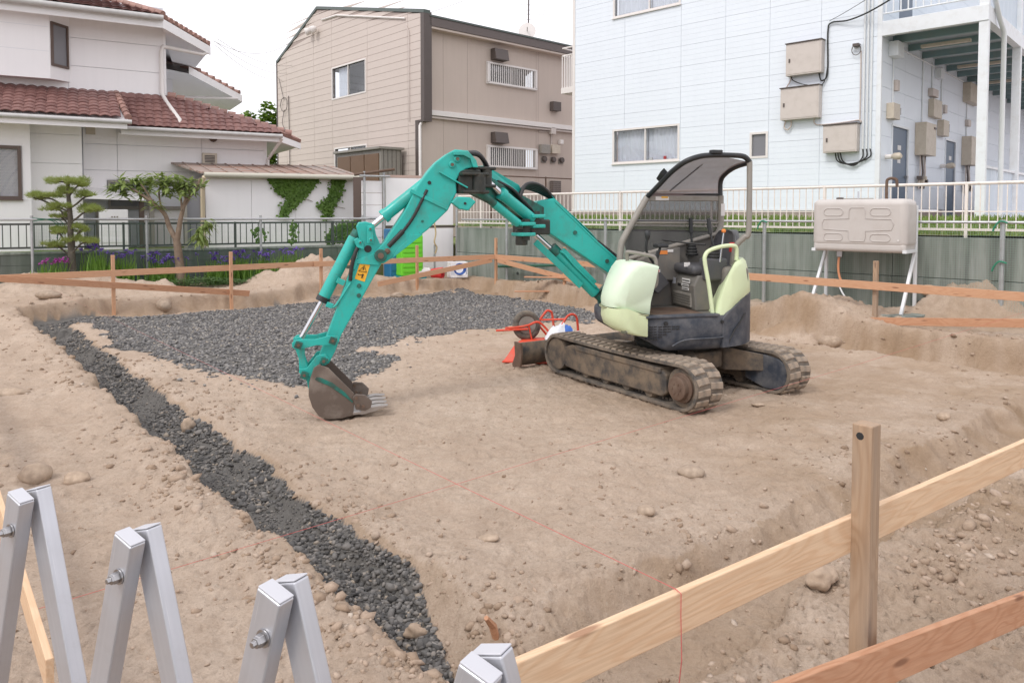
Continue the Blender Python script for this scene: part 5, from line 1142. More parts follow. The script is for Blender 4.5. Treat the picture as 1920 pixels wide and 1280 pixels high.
MB().obox((.765, .632, .655), (.012, -.012, 0), (.012, .014, 0), (0, 0, .036)).build('head_lamp', 'frost', bp, bevel=.008)
# grab rails
MB().tube(smoothpath([(.64, .35, 1.20), (.66, .38, 1.285), (.64, .40, 1.30), (.45, .42, 1.265), (.405, .42, 1.24), (.392, .42, 1.18), (.388, .42, 1.03), (.41, .42, .985), (.47, .42, .975)], 4), .017, 8).build('grab_rail', 'tubegrey', EX, smooth=60)
MB().tube(smoothpath([(-.075, .60, .74), (-.045, .58, 1.0), (-.015, .56, 1.20), (-.02, .555, 1.27), (-.07, .55, 1.315), (-.195, .54, 1.347), (-.31, .53, 1.352), (-.352, .52, 1.325), (-.358, .51, 1.22)], 4), .019, 8).build('door_rail', 'pale', EX, smooth=60)
# inner panel between operator and boom, floor console, seat base, seat
pv([(.46, .74), (.47, 1.20), (-.44, 1.425), (-.55, 1.40), (-.55, .74)], -.12, -.07, 'boom_side_panel', 'cabgrey')
MB().tube([(.50, -.05, 1.20), (-.46, -.05, 1.44)], .022, 8).build('panel_rail', 'tubegrey', EX, smooth=60)
pv([(.56, .74), (.56, 1.10), (.44, 1.16), (.40, 1.10), (.40, .74)], -.08, .28, 'front_panel', 'cabgrey', bevel=.012)
pv([(.40, 1.0), (.40, 1.20), (.24, 1.26), (-.05, 1.32), (-.05, 1.0)], -.07, .02, 'console', 'cabgrey', bevel=.012)
pv([(.47, 1.06), (.38, 1.16), (.20, 1.10), (.10, .98), (.22, .88)], .02, .10, 'pedal_box', 'seat', bevel=.01)
sb = pv([(.0, .75), (.02, .98), (-.03, 1.075), (-.55, 1.075), (-.55, .75)], -.06, .42, 'seat_base', 'cabgrey', bevel=.012)
MB().box(.003, .016, .0, .36, .775, .905).build('louvre_panel', 'tubegrey', sb, bevel=.004)
for i in range(5): MB().box(.012, .024, .01, .35, .785 + .023 * i, .797 + .023 * i).build('louvre', 'cabgrey', sb)
for (v0, v1, z0, z1, m) in [(.20, .36, 1.0, 1.04, 'white'), (.19, .33, .965, .99, 'white'), (.20, .34, .93, .955, 'white'), (.11, .17, .96, .985, 'ink'), (.0, .07, .97, 1.03, 'frost'), (.21, .35, 1.015, 1.025, 'ink'), (.21, .32, .972, .98, 'ink'), (.21, .32, .938, .946, 'ink')]:
    MB().add([(.0245 - (z - .98) * .0 + (.002 if m == 'ink' and v1 - v0 > .08 else 0), v, z) for v, z in ((v0, z0), (v1, z0), (v1, z1), (v0, z1))], [(0, 1, 2, 3)]).build('label_plate', m, sb)
def rbox(x0, x1, y0, y1, z0, z1, name, mat, bev, parent=EX, m4=None):
    o = MB().box(x0, x1, y0, y1, z0, z1).build(name, mat, parent, smooth=40, mat4=m4); b = o.modifiers.new('bevel', 'BEVEL'); b.width = bev; b.segments = 4; return o
rbox(-.48, .02, -.06, .40, 1.075, 1.17, 'seat_cushion', 'seat', .04)
sbk = MB(); rg = []
for z, w, y0 in ((1.12, .20, -.40), (1.22, .225, -.43), (1.34, .22, -.46), (1.43, .19, -.475), (1.475, .13, -.48), (1.487, .06, -.48)):
    rg.append([(y0 + .05 * math.cos(t * math.pi / 8) * (1 if math.cos(t * math.pi / 8) > 0 else 1) - .03 * math.cos(t * math.pi / 4), .17 + w * math.sin(t * math.pi / 8), z) for t in range(16)])
sbk.loft(rg).build('seat_back', 'seat', EX, smooth=60)
rbox(-.30, -.07, .34, .46, 1.03, 1.235, 'arm_console', 'seat', .02); pv([(-.12, 1.03), (-.16, .80), (-.22, .80), (-.24, 1.03)], .36, .42, 'console_leg', 'cabgrey')
rbox(-.50, -.24, .38, .52, .86, 1.16, 'side_pad', 'cabgrey', .05)
for (u, v) in ((-.19, .40), (-.19, -.02)):
    bo = MB().lathe([(i * .014, .058 - .0035 * i + (.008 if i % 2 else 0)) for i in range(9)], (u, v, 1.235), (0, 0, 1), 14).build('lever_boot', 'ink', EX, smooth=30)
rod('control_lever', (-.19, .40, 1.34), (-.165, .38, 1.46), .010, 'black'); rod('lever_grip', (-.165, .38, 1.45), (-.150, .37, 1.60), .019, 'black', bevel=.006)
rod('control_lever', (-.19, -.02, 1.34), (-.185, -.03, 1.46), .010, 'black'); rod('lever_grip', (-.185, -.03, 1.45), (-.18, -.035, 1.60), .019, 'black', bevel=.006)
rod('lock_lever', (-.22, .46, 1.20), (-.25, .47, 1.47), .009, 'chrome'); MB().lathe([(0, .008), (.010, .019), (.026, .021), (.038, .010)], (-.25, .47, 1.465), (0, 0, 1), 12).build('lever_knob', 'orange', EX, smooth=60)
MB().tube(smoothpath([(.30, .16, 1.18), (.36, .17, 1.26), (.385, .18, 1.32), (.375, .19, 1.42)], 4), .012, 8).build('travel_lever', 'black', EX, smooth=60); MB().lathe([(0, .014), (.03, .024), (.075, .026), (.085, .015)], (.375, .19, 1.40), (0, 0, 1), 12).build('lever_knob', 'black', EX, smooth=50)
MB().tube([(.32, .20, 1.10), (.25, .20, 1.33)], .013, 8).build('travel_lever', 'black', EX, smooth=60); MB().box(.19, .30, .14, .26, 1.325, 1.36).build('lever_grip', 'black', EX, bevel=.012)
MB().tube([(.36, .25, 1.08), (.30, .25, 1.30)], .011, 8).build('travel_lever', 'black', EX, smooth=60)
MB().tube(smoothpath([(.13, .0, 1.39), (-.05, .1, 1.365), (-.19, .25, 1.35)], 4), .010, 6).build('cable', 'hose', EX)
for (p, su, sv, sz, m) in [((.14, .022, 1.27), .05, 0, .018, 'orange'), ((.06, .022, 1.285), .03, 0, .012, 'white'), ((.24, .104, 1.10), .035, 0, .014, 'white'), ((.225, .105, 1.10), .012, 0, .010, 'red'), ((.47, .285, 1.06), .05, 0, .022, 'orange'), ((.50, .287, 1.05), .025, 0, .018, 'white'), ((.47, .285, .90), .04, 0, .035, 'yellow'), ((.44, .287, .98), .03, 0, .02, 'orange'), ((.02, .287, 1.17), .03, 0, .02, 'white')]:
    MB().obox(p, (su, 0, 0), (0, .002, 0), (0, 0, sz)).build('sticker', m, EX)
MB().obox((-.385, .385, 1.33), (.02, 0, 0), (0, .02, 0), (0, 0, .045)).build('belt_buckle', 'red', EX, bevel=.006)
# canopy
def tint_mat(name, c, op):
    k = K(name, .6); k.col(k.mix(k.noise(9, 5), dk(c, .85), dk(c, 1.15))); k.set(k.b.inputs['Alpha'], op); return k.m
MT['mesh_dark'] = tint_mat('dark guard mesh', (.06, .052, .055), .58); MT['roof_tint'] = tint_mat('brown tinted roof', (.25, .19, .195), .82)
MB().tube(smoothpath([(.552, -.05, .80), (.552, -.05, 1.18), (.540, -.05, 1.33), (.50, -.05, 1.43), (.275, -.05, 1.80)], 4), .031, 10).build('canopy_post', 'tubegrey', EX, smooth=60)
MB().tube(smoothpath([(-.51, -.05, 1.82), (-.515, -.05, 1.52), (-.47, -.05, 1.40), (-.46, -.05, 1.1)], 4), .031, 10).build('canopy_post', 'tubegrey', EX, smooth=60)
MB().tube(smoothpath([(-.488, .50, 2.12), (-.488, .50, 1.50), (-.46, .48, 1.43), (-.40, .42, 1.33), (-.40, .36, 1.12)], 4), .026, 10).build('canopy_post', 'tubegrey', EX, smooth=60)
MB().box(-.50, .27, -.075, -.04, 1.765, 1.815).build('cross_bar', 'tubegrey', EX, bevel=.008)
MB().tube([(.43, -.05, 1.555), (-.51, -.05, 1.55)], .010, 6).build('guard_rail', 'tubegrey', EX)
pv([(.465, 1.22), (.50, 1.36), (.27, 1.77), (-.50, 1.77), (-.50, 1.50), (-.45, 1.45)], -.066, -.060, 'guard_mesh', 'mesh_dark', bevel=0)
FE = [(.275, -.05, 1.80), (.235, .10, 1.90), (.19, .28, 2.02), (.145, .46, 2.105), (.10, .50, 2.135)]
NE = [(.10, .50, 2.135), (.02, .50, 2.155), (-.12, .50, 2.17), (-.30, .50, 2.172), (-.43, .50, 2.162), (-.49, .50, 2.11)]
RE = [(-.51, -.05, 1.80), (-.51, -.05, 1.96), (-.505, .05, 2.03), (-.50, .24, 2.085), (-.49, .50, 2.11)]
fr = MB().tube(smoothpath(FE[:-1] + NE[1:], 5), .025, 10).build('canopy_frame', 'black', EX, smooth=60)
MB().tube(smoothpath(RE, 5), .024, 10).build('canopy_frame', 'black', EX, smooth=60); MB().tube([(.275, -.05, 1.83), (-.51, -.05, 1.83)], .012, 8).build('canopy_frame', 'black', EX)
fs_ = smoothpath(FE, 4); rs_ = smoothpath([(-.51, -.05, 1.81)] + RE[1:], 4); mm = MB(); n = len(fs_); m_ = 10
mm.add([tuple(a.lerp(b, j / m_) + V((0, 0, .035 * math.sin(math.pi * j / m_) * (i / n)))) for i, (a, b) in enumerate(zip(fs_, rs_)) for j in range(m_ + 1)], [(i * (m_ + 1) + j, i * (m_ + 1) + j + 1, (i + 1) * (m_ + 1) + j + 1, (i + 1) * (m_ + 1) + j) for i in range(n - 1) for j in range(m_)])
mm.build('canopy_roof', 'roof_tint', EX, smooth=60)
MB().tube([(.06, .0, 1.86), (-.12, .30, 2.10)], .007, 6).build('roof_crease', 'mesh_dark', EX)
MB().obox((-.14, .51, 2.198), (.055, 0, 0), (0, .03, 0), (0, 0, .018)).build('latch', 'black', EX, bevel=.008); MB().obox((.215, .17, 1.99), (.03, 0, .03), (0, .045, .03), (-.02, 0, .02)).build('latch', 'black', EX, bevel=.006)
for (u0, u1, z0, z1, m) in [(.05, .19, 1.772, 1.806, 'white'), (.06, .13, 1.792, 1.808, 'yellow')]: MB().add([(u0, -.0385 + (.002 if m == 'yellow' else 0), z0), (u1, -.0385 + (.002 if m == 'yellow' else 0), z0), (u1, -.0385 + (.002 if m == 'yellow' else 0), z1), (u0, -.0385 + (.002 if m == 'yellow' else 0), z1)], [(0, 1, 2, 3)]).build('sticker', m, EX)
MB().box(-.54, -.50, -.020, -.016, 1.62, 1.74).build('sticker', 'white', EX)

# boom (first section)
bo = pv([(1.165, 1.79), (.704, 1.365), (.461, 1.165), (.30, .98), (.34, .86), (.46, .88), (.533, 1.016), (1.05, 1.355), (1.278, 1.50), (1.345, 1.60), (1.325, 1.76)], -.39, -.21, 'boom', 'teal', bevel=.012)
pv([(1.15, 1.775), (.70, 1.355), (.47, 1.165), (.475, 1.150), (.705, 1.338), (1.155, 1.752)], -.395, -.203, 'boom_edge', 'teal', bo, .004)
hc = MB(); rg = []
for t in range(9):
    f = t / 8; u, z = 1.17 + (.70 - 1.17) * f, 1.80 + (1.385 - 1.80) * f; k = 1 if t < 7 else (.85 if t == 7 else .5)
    rg.append([(u + .045 * k * math.cos(a * math.pi / 5) * .68 + .0, -.30 + .085 * k * math.sin(a * math.pi / 5), z + .055 * k * math.cos(a * math.pi / 5) * .72) for a in range(10)])
hc.loft(rg).build('hose_cover', K('light teal').col((.055, .46, .40)).m if False else 'teal', EX, smooth=60)
for p in ((.95, 1.46), (.62, 1.18)): rod('boss', (p[0], -.215, p[1]), (p[0], -.198, p[1]), .02, 'teal_shaded_dirty', bo, 10)
rod('pin', (.40, -.44, .93), (.40, -.12, .93), .05, 'grease')
MB().prism([(.28, .74), (.62, .74), (.62, .86), (.48, 1.0), (.32, 1.0)], lambda x, z, t: (x, t, z), -.47, -.41).build('boom_bracket', 'teal_shaded_dirty', EX); MB().prism([(.28, .74), (.66, .70), (.62, .86), (.48, 1.0), (.32, 1.0)], lambda x, z, t: (x, t, z), -.19, -.13).build('boom_bracket', 'teal_shaded_dirty', EX)
# boom cylinder
cyl = rod('boom_cylinder', (1.145, -.30, 1.292), (.70, -.30, .855), .056, 'teal', EX, 18, .008)
rod('rod', (1.36, -.30, 1.475), (1.10, -.30, 1.245), .028, 'chrome', cyl); rod('cylinder_eye', (.70, -.30, .855), (.60, -.30, .765), .042, 'teal_shaded_dirty', cyl)
rod('gland', (1.165, -.30, 1.31), (1.105, -.30, 1.252), .064, 'teal_shaded_dirty', cyl)
MB().bar((1.345, -.22, 1.375), (.88, -.22, .940), .014, .062).build('rod_guard', 'teal', cyl, bevel=.004); MB().tube([(1.09, -.24, 1.28), (1.05, -.23, 1.26), (.95, -.235, 1.145), (.72, -.24, .925)], .012, 8).build('oil_pipe', 'teal', cyl, smooth=60)
MB().bar((1.06, -.27, 1.295), (.72, -.27, .96), .03, .05).build('pipe_guard', 'teal', cyl, bevel=.008)
for k in range(4): MB().tube(smoothpath([(.74, -.27 - .02 * k, 1.405), (.60, -.26 - .02 * k, 1.30), (.45, -.22 - .02 * k, 1.17), (.35, -.2, 1.02)], 4), .013, 6).build('hose', 'hose', EX, smooth=60)
# offset section: a link carried sideways between boom and arm holder
lv = lambda u: -.30 + .63 * (u - 1.30) / .75
q0, q1 = V((1.26, -.32, 1.60)), V((2.10, .34, 1.93)); dr = (q1 - q0).normalized()
lk = MB().bar(q0, q1, .17, .17).build('offset_link', 'teal_shaded_dirty', EX, bevel=.012)  # shade on the link's near side is put into its darker teal
for k in range(5): MB().tube(smoothpath([(1.56, .04 - .03 * k, 1.80), (1.50, -.02 - .03 * k, 1.90 - .006 * k), (1.40, -.10 - .03 * k, 1.925 - .012 * k), (1.27, -.20 - .025 * k, 1.89 - .012 * k), (1.15, -.26 - .02 * k, 1.79)], 5), .017, 8).build('hose', 'hose', EX, smooth=60)
for k in range(4): MB().tube(smoothpath([(1.80, .16, 1.93), (1.66, .10 + .015 * k, 1.86), (1.56, .05 + .02 * k, 1.77), (1.46, .0 + .02 * k, 1.68), (1.40, -.06, 1.62)], 5), .014, 8).build('hose', 'hose', EX, smooth=60)
g0 = [(1.945, .20, 2.062), (1.89, .18, 2.055), (1.55, -.03, 1.908), (1.505, -.07, 1.818), (1.512, -.06, 1.786), (1.60, .02, 1.815), (1.71, .10, 1.885), (1.955, .22, 1.998)]
nb = V((-.64, .75, 0)).normalized()
gm = MB(); n = len(g0); gm.add([V(p) + nb * 0 for p in g0] + [V(p) - nb * .20 for p in g0], [tuple(range(n)), tuple(range(2 * n - 1, n - 1, -1))] + [(i, (i + 1) % n, n + (i + 1) % n, n + i) for i in range(n)]); gm.build('link_guard', 'teal', EX, bevel=.008)
oc = rod('offset_cylinder', (1.79, .26, 1.815), (1.46, .08, 1.595), .050, 'teal', EX, 18, .008); rod('rod', (1.93, .30, 1.93), (1.78, .255, 1.808), .026, 'chrome', oc); rod('gland', (1.80, .265, 1.822), (1.765, .25, 1.80), .057, 'teal', oc)
rod('tie_bar', (2.02, .36, 1.84), (1.60, .18, 1.545), .034, 'teal_shaded_dirty', EX, 14); rod('tie_bar', (1.86, .29, 1.727), (1.62, .19, 1.557), .037, 'teal', EX, 14)
for (u, v, z, s) in ((1.44, .06, 1.575, .060), (1.56, .15, 1.505, .062)):
    for sgn in (-1, 1): MB().obox((u, v + .0, z + sgn * s * .75), (s * 1.1, s * .35, 0), (-.03, .09, 0), (0, 0, .016)).build('clevis', 'teal', EX, bevel=.008)
    rod('pin', (u - .02, v + .02, z - .10), (u - .02, v + .02, z + .09), .034, 'grease')
MB().obox((1.42, -.10, 1.52), (.10, .03, 0), (-.04, .20, 0), (0, 0, .07)).build('cross_bracket', 'grease', EX, bevel=.015); rod('pin', (1.57, .12, 1.36), (1.57, .12, 1.50), .055, 'grease', EX, 14, .01)
for (u, v, z, r_) in ((2.02, .40, 1.90, .06), (1.94, .31, 1.955, .055)):
    rod('pin', (u, v, z - .085), (u, v, z + .085), r_, 'grease', EX, 16, .01)
    for sgn in (-1, 1): MB().obox((u + .05, v - .005, z + sgn * .075), (.12, .03, 0), (-.02, .07, 0), (0, 0, .014)).build('clevis', 'grease', EX, bevel=.01)
MB().obox((2.10, .33, 1.92), (.10, 0, 0), (0, .085, 0), (0, 0, .10)).build('pivot_block', 'grease', EX, bevel=.02)
# arm holder: the bent plate box carrying the dipper
hol = [(2.292, 2.142), (2.224, 2.180), (2.109, 2.174), (2.070, 2.10), (2.062, 2.035), (2.132, 2.018), (2.178, 1.986), (2.215, 1.918), (2.211, 1.818), (2.285, 1.672), (2.453, 1.511), (2.722, 1.298), (2.820, 1.232), (2.880, 1.245), (2.905, 1.30), (2.880, 1.345), (2.810, 1.415), (2.645, 1.668), (2.541, 1.870), (2.451, 1.996), (2.383, 2.073)]
ho = pv(hol, .245, .415, 'arm_holder', 'teal', bevel=.010)
MB().bar((2.60, .418, 1.835), (2.285, .418, 1.685), .03, .022, (0, 1, 0)).build('weld_plate', 'teal', ho, bevel=.003); MB().bar((2.36, .43, 1.99), (2.12, .43, 1.86), .012, .03, (0, 1, 0)).build('bracket', 'teal', ho, bevel=.003)
pv([(2.50, 1.47), (2.76, 1.268), (2.70, 1.36), (2.63, 1.42), (2.61, 1.47)], .415, .425, 'gusset', 'teal', ho, .003)
pv([(2.270, 1.736), (2.216, 1.785), (2.110, 1.778), (2.060, 1.742), (2.124, 1.668), (2.2, 1.68)], .43, .50, 'bump_pad', 'teal', ho, .01); rod('boss', (2.155, .50, 1.728), (2.155, .505, 1.728), .012, 'ink', ho, 8)
pv([(2.24, 2.16), (2.12, 2.165), (2.05, 2.09), (2.035, 2.03), (2.075, 2.03), (2.10, 2.10), (2.16, 2.13), (2.24, 2.13)], .20, .46, 'top_bracket', 'teal', ho, .005)
for (u, z) in ((2.205, 2.10), (2.25, 2.052)): pin(u, z, .40, .432, .028, 'teal', ho)
pin(2.846, 1.300, .20, .455, .052, 'teal_shaded_dirty', ho); pin(2.79, 1.335, .40, .445, .024, 'rust', ho)
rod('boss', (2.44, .415, 1.90), (2.44, .420, 1.90), .016, 'ink', ho, 8); rod('boss', (2.50, .415, 1.58), (2.50, .419, 1.58), .012, 'teal_shaded_dirty', ho, 8)
for k in range(3): MB().tube(smoothpath([(2.14, .33 + .03 * k, 2.15), (2.02, .30 + .03 * k, 2.165 - .01 * k), (1.94, .24 + .03 * k, 2.10 - .01 * k), (1.90, .20 + .02 * k, 2.0)], 5), .020, 8).build('hose', 'hose', EX, smooth=60)
# dipper arm
armp = [(3.035, 1.536), (3.020, 1.571), (2.960, 1.578), (2.896, 1.560), (2.878, 1.469), (2.828, 1.353), (2.800, 1.290), (2.846, 1.215), (3.163, .656), (3.215, .52), (3.262, .430), (3.300, .405), (3.338, .412), (3.352, .457), (3.325, .530), (3.094, 1.162), (3.040, 1.250), (3.010, 1.404)]
ar = pv(armp, .26, .40, 'dipper_arm', 'teal', bevel=.008)
for s in (.405, .255): pv([(2.80, 1.30), (2.86, 1.22), (3.03, 1.235), (3.05, 1.19), (3.075, 1.19), (3.06, 1.262), (2.83, 1.34)], s - .008, s + .008, 'stiffener', 'teal', ar, .003)
for (u, z) in ((3.02, 1.055), (3.022, .975)): pin(u, z, .40, .412, .018, 'teal_shaded_dirty', ar, False)
rod('through_hole', (2.945, .395, 1.355), (2.945, .404, 1.355), .030, 'ink', ar, 16)
for dv in (.43, .23):
    pv([(2.98, 1.40), (3.03, 1.45), (3.06, 1.43), (3.035, 1.37), (2.98, 1.35)], dv - .012, dv + .012, 'lug_plate', 'teal', ar, .006); pv([(2.905, 1.545), (2.95, 1.545), (2.955, 1.40), (2.90, 1.40)], dv - .012, dv + .012, 'lug_plate', 'teal', ar, .006)
for (u, z) in ((3.008, 1.41), (2.928, 1.52), (2.924, 1.43)): pin(u, z, .40, .452, .016, 'teal', ar)
stk = [(3.012, 1.238), (2.930, 1.222), (2.974, 1.085), (3.053, 1.113)]
st_o = MB().add([(x, .4035, z) for x, z in stk], [(0, 1, 2, 3)]).build('warning_sticker', 'yellow', ar)
A_, B_, D_ = V((stk[0][0], 0, stk[0][1])), V((stk[1][0], 0, stk[1][1])), V((stk[3][0], 0, stk[3][1]))
sp = lambda a, b: A_ + (B_ - A_) * a + (D_ - A_) * b + V((0, .4055, 0))
tri = [sp(.5, .10), sp(.88, .48), sp(.12, .48)]
MB().tube(tri, .0035, 4, closed=True).build('symbol', 'ink', st_o); MB().tube([sp(.5, .22), sp(.5, .38)], .004, 4).build('symbol', 'ink', st_o)
MB().tube([sp(.62, .62), sp(.62, .88)], .006, 5).build('symbol', 'ink', st_o); MB().tube([sp(.72, .68), sp(.3, .72)], .003, 4).build('symbol', 'ink', st_o); MB().tube([sp(.15, .66), sp(.25, .74)], .003, 4).build('symbol', 'ink', st_o)
# arm cylinder and bucket cylinder
ac = rod('arm_cylinder', (2.800, .33, 1.628), (2.430, .33, 1.925), .052, 'teal', EX, 18, .008); rod('rod', (2.935, .33, 1.515), (2.79, .33, 1.636), .026, 'chrome', ac); rod('gland', (2.815, .33, 1.615), (2.785, .33, 1.640), .060, 'teal', ac)
MB().tube(smoothpath([(2.46, .41, 1.84), (2.50, .42, 1.76), (2.585, .42, 1.60), (2.70, .41, 1.45), (2.80, .40, 1.36)], 4), .014, 8).build('hose', 'hose', EX, smooth=60); MB().tube([(2.66, .415, 1.50), (2.78, .41, 1.375)], .022, 8).build('hose_sleeve', 'hose', EX, smooth=60)
bc = rod('bucket_cylinder', (3.050, .33, 1.447), (3.307, .33, .945), .050, 'teal', EX, 18, .008); rod('rod', (3.29, .33, .975), (3.49, .33, .615), .022, 'chrome', bc); rod('gland', (3.295, .33, .965), (3.315, .33, .925), .057, 'black', bc); rod('cylinder_eye', (3.018, .33, 1.50), (3.055, .33, 1.44), .045, 'teal_shaded_dirty', bc)
MB().tube(smoothpath([(3.07, .39, 1.10), (3.09, .40, 1.075), (3.20, .40, .905), (3.235, .39, .885)], 4), .010, 8).build('oil_pipe', 'teal', bc, smooth=60); MB().obox((3.165, .385, 1.09), (.03, 0, .014), (0, .02, 0), (-.01, 0, .02)).build('pipe_clamp', 'teal', bc, bevel=.004); MB().obox((3.255, .385, .90), (.025, 0, .01), (0, .018, 0), (-.01, 0, .018)).build('pipe_clamp', 'teal', bc, bevel=.004)
MB().tube(smoothpath([(3.09, .41, 1.10), (3.08, .42, 1.2), (3.05, .42, 1.32), (3.0, .40, 1.42)], 4), .016, 8).build('hose', 'hose', bc, smooth=60)
# bucket linkage
PA, PB, PC, PD = (3.499, .600), (3.232, .624), (3.457, .354), (3.305, .462)
def plate(p, q_, v, w, name='link_plate', th=.016, mat='teal'):
    p, q_ = V((p[0], 0, p[1])), V((q_[0], 0, q_[1])); d = (q_ - p).normalized(); nn_ = V((-d.z, 0, d.x)); out = []
    L_ = (q_ - p).length
    for t, k in ((-.05, .5), (-.03, 1.0), (.04, 1.1), (L_ / 2, .72), (L_ - .04, 1.1), (L_ + .03, 1.0), (L_ + .05, .5)): out.append((p + d * t + nn_ * w * k))
    for t, k in ((L_ + .05, .5), (L_ + .03, 1.0), (L_ - .04, 1.1), (L_ / 2, .72), (.04, 1.1), (-.03, 1.0), (-.05, .5)): out.append((p + d * t - nn_ * w * k))
    return pv([(o.x, o.z) for o in out], v - th / 2, v + th / 2, name, mat, EX, .003)
for v in (.445, .215): plate(PA, PB, v, .034)
for v in (.385, .275): plate(PA, PC, v, .032)
for (p, v0, v1) in ((PA, .19, .47), (PB, .19, .475), (PC, .2, .46), (PD, .2, .47)):
    o = rod('pin', (p[0], v0, p[1]), (p[0], v1, p[1]), .024, 'grease'); MB().obox((p[0], v1 + .008, p[1]), (.026, 0, .010), (0, .008, 0), (-.010, 0, .026)).build('pin_retainer', 'teal_shaded_dirty', o, bevel=.003); rod('pin_end', (p[0], v1 + .014, p[1]), (p[0], v1 + .020, p[1]), .013, 'rust', o, 8)
# bucket
bk = pv([(3.384, .411), (3.366, .437), (3.336, .447), (3.27, .421), (3.071, .202), (3.072, .101), (3.08, .028), (3.17, .008), (3.267, .008), (3.345, .035), (3.395, .110), (3.423, .205), (3.418, .291), (3.402, .344)], .535, .550, 'bucket', 'bucket', bevel=.003)
pv([(3.384, .411), (3.366, .437), (3.336, .447), (3.27, .421), (3.071, .202), (3.072, .101), (3.08, .028), (3.17, .008), (3.267, .008), (3.345, .035), (3.395, .110), (3.423, .205), (3.418, .291), (3.402, .344)], .115, .130, 'side_plate', 'bucket', bk, .003)
shp = [(3.33, .44), (3.384, .405), (3.405, .344), (3.42, .291), (3.424, .205), (3.396, .110), (3.345, .034), (3.267, .006), (3.17, .005), (3.08, .022), (3.00, .042)]
sm = MB(); n = len(shp); ins = [(x - .012 if i > 1 else x, z + (.012 if i > 4 else -.010)) for i, (x, z) in enumerate(shp)]
sm.prism(shp + ins[::-1], lambda x, z, t: (x, t, z), .125, .540); sm.build('shell', 'bucket', bk, smooth=30)
pv([(3.375, .335), (3.36, .352), (3.33, .345), (3.24, .30), (3.14, .215), (3.08, .14), (3.085, .13), (3.17, .205), (3.27, .28), (3.35, .318)], .549, .556, 'wear_rib', 'teal_shaded_dirty', bk, .002)
for v in (.42, .24): pv([(3.42, .20), (3.44, .30), (3.50, .37), (3.495, .40), (3.44, .40), (3.36, .50), (3.29, .51), (3.26, .46), (3.29, .42), (3.36, .41), (3.405, .33)], v - .012, v + .012, 'ear', 'teal', bk, .004)
for v in (.555, .110):
    pv([(3.085, .175), (3.06, .20), (2.985, .19), (2.93, .135), (2.94, .085), (2.985, .06), (3.06, .075)], v - .010, v + .010, 'side_cutter', 'bucket', bk, .006)
    for (u, z) in ((3.055, .17), (3.04, .11), (3.0, .10)): rod('bolt', (u, v - .02, z), (u, v + .022, z), .014, 'rust', bk, 8)
MB().box(2.97, 3.085, .115, .55, .030, .055).build('cutting_edge', 'tooth', bk, bevel=.004)
for v in (.155, .275, .395, .512): MB().add([(3.02, v - .04, .025), (3.02, v + .04, .025), (3.02, v + .04, .075), (3.02, v - .04, .075), (2.88, v - .036, .055), (2.88, v + .036, .055), (2.88, v + .036, .092), (2.88, v - .036, .092), (2.80, v - .030, .088), (2.80, v + .030, .088)],
    [(0, 3, 2, 1), (0, 1, 5, 4), (1, 2, 6, 5), (2, 3, 7, 6), (3, 0, 4, 7), (4, 5, 9, 8), (6, 7, 8, 9), (5, 6, 9), (7, 4, 8)]).build('tooth', 'tooth', bk, bevel=.003)
# ------------------------------------------------------------------ batter boards and stakes
def stake(x, y, ztop, label, w=.05, mat='wood_old', rz=None, lean=0):
    zb = H(x, y) - .25; L = ztop - zb
    b = MB(); rg = [[(zz, w / 2 * a, w / 2 * c) for a, c in ((-1, -1), (1, -1), (1, 1), (-1, 1))] for zz in (-L / 2, -L / 4, 0, L / 4, L / 2)]; b.loft(rg)
    o = b.build('stake', mat, None, bevel=.003)
    m4 = Matrix.Translation((x, y, zb + L / 2)) @ Matrix.Rotation(heading(.775, .632) if rz is None else rz, 4, 'Z') @ Matrix.Rotation(lean, 4, 'X') @ Matrix.Rotation(R(-90), 4, 'Y')
    o.matrix_world = m4
    return tag(o, label, 'stake', 'batter board stakes')
s = stake(.932, 1.92, 1.098, 'thick weathered stake with a dark knot hole nearest the camera', .052)
MB().lathe([(0, .009), (.001, .008), (-.004, .004)], (.545, .002, .0262), (0, 0, 1), 10).build('knot_hole', 'ink', s) if False else None
kn = MB().lathe([(0, .0105), (.0008, .0095)], (.932 - .0203 - .003, 1.92 - .0165 + .004, 1.068), (-.775, -.632, 0), 9).build('knot_hole', 'ink'); kn.parent = s; kn.matrix_parent_inverse = s.matrix_world.inverted()
for (x, y, zt, lb) in [(-6.34, 11.71, .98, 'thin stake in the back left corner beside the low orange board'), (-4.85, 12.72, .98, 'thin stake at the end of the low orange board'), (-3.6, 13.9, .98, 'thin stake in front of the big soil heap'), (-1.97, 15.3, .98, 'thin stake in front of the lime green box'), (-.34, 15.6, 1.12, 'corner stake where the two back batter boards meet'), (1.0, 14.03, 1.0, 'stake seen between the boom and its cylinder'), (4.78, 9.68, 1.02, 'stake in front of the fuel tank'), (-9.6, 9.0, .98, 'stake out at the left end of the back batter board')]:
    stake(x, y, zt, lb, .055 if x > 4 else .05, 'wood_far' if x < 4 else 'wood_old')
stake(2.45, 3.075, .99, 'stake under the right end of the pale pine board', .05); stake(-3.24, 4.335, .62, 'stake beside the pale board running away at left', .05)
def bb(name, label, p0, p1, h=.09, t=.018, mat='wood_far', tw=0):
    return tag(board(name, p0, p1, h, t, mat, None, tw), label, 'board', 'batter boards')
bb('batter_board', 'fresh pale pine board running behind the near stake', (-.123, 1.209, .798), (2.575, 3.136, .798), .094, .019, 'wood_new')
bb('batter_board', 'reddish board sloping in front of the near stake at lower right', (.381, 1.371, .656), (2.54, 3.076, .122), .104, .019, 'wood_org')
bb('batter_board', 'pale board end running away at the far left edge', (-1.195, 1.865, .455), (-4.6, 6.05, .455), .09, .019, 'wood_new')
bb('batter_board', 'long top batter board across the back left of the site', (-9.75, 8.87, .70), (-3.6, 13.96, .69), .10)
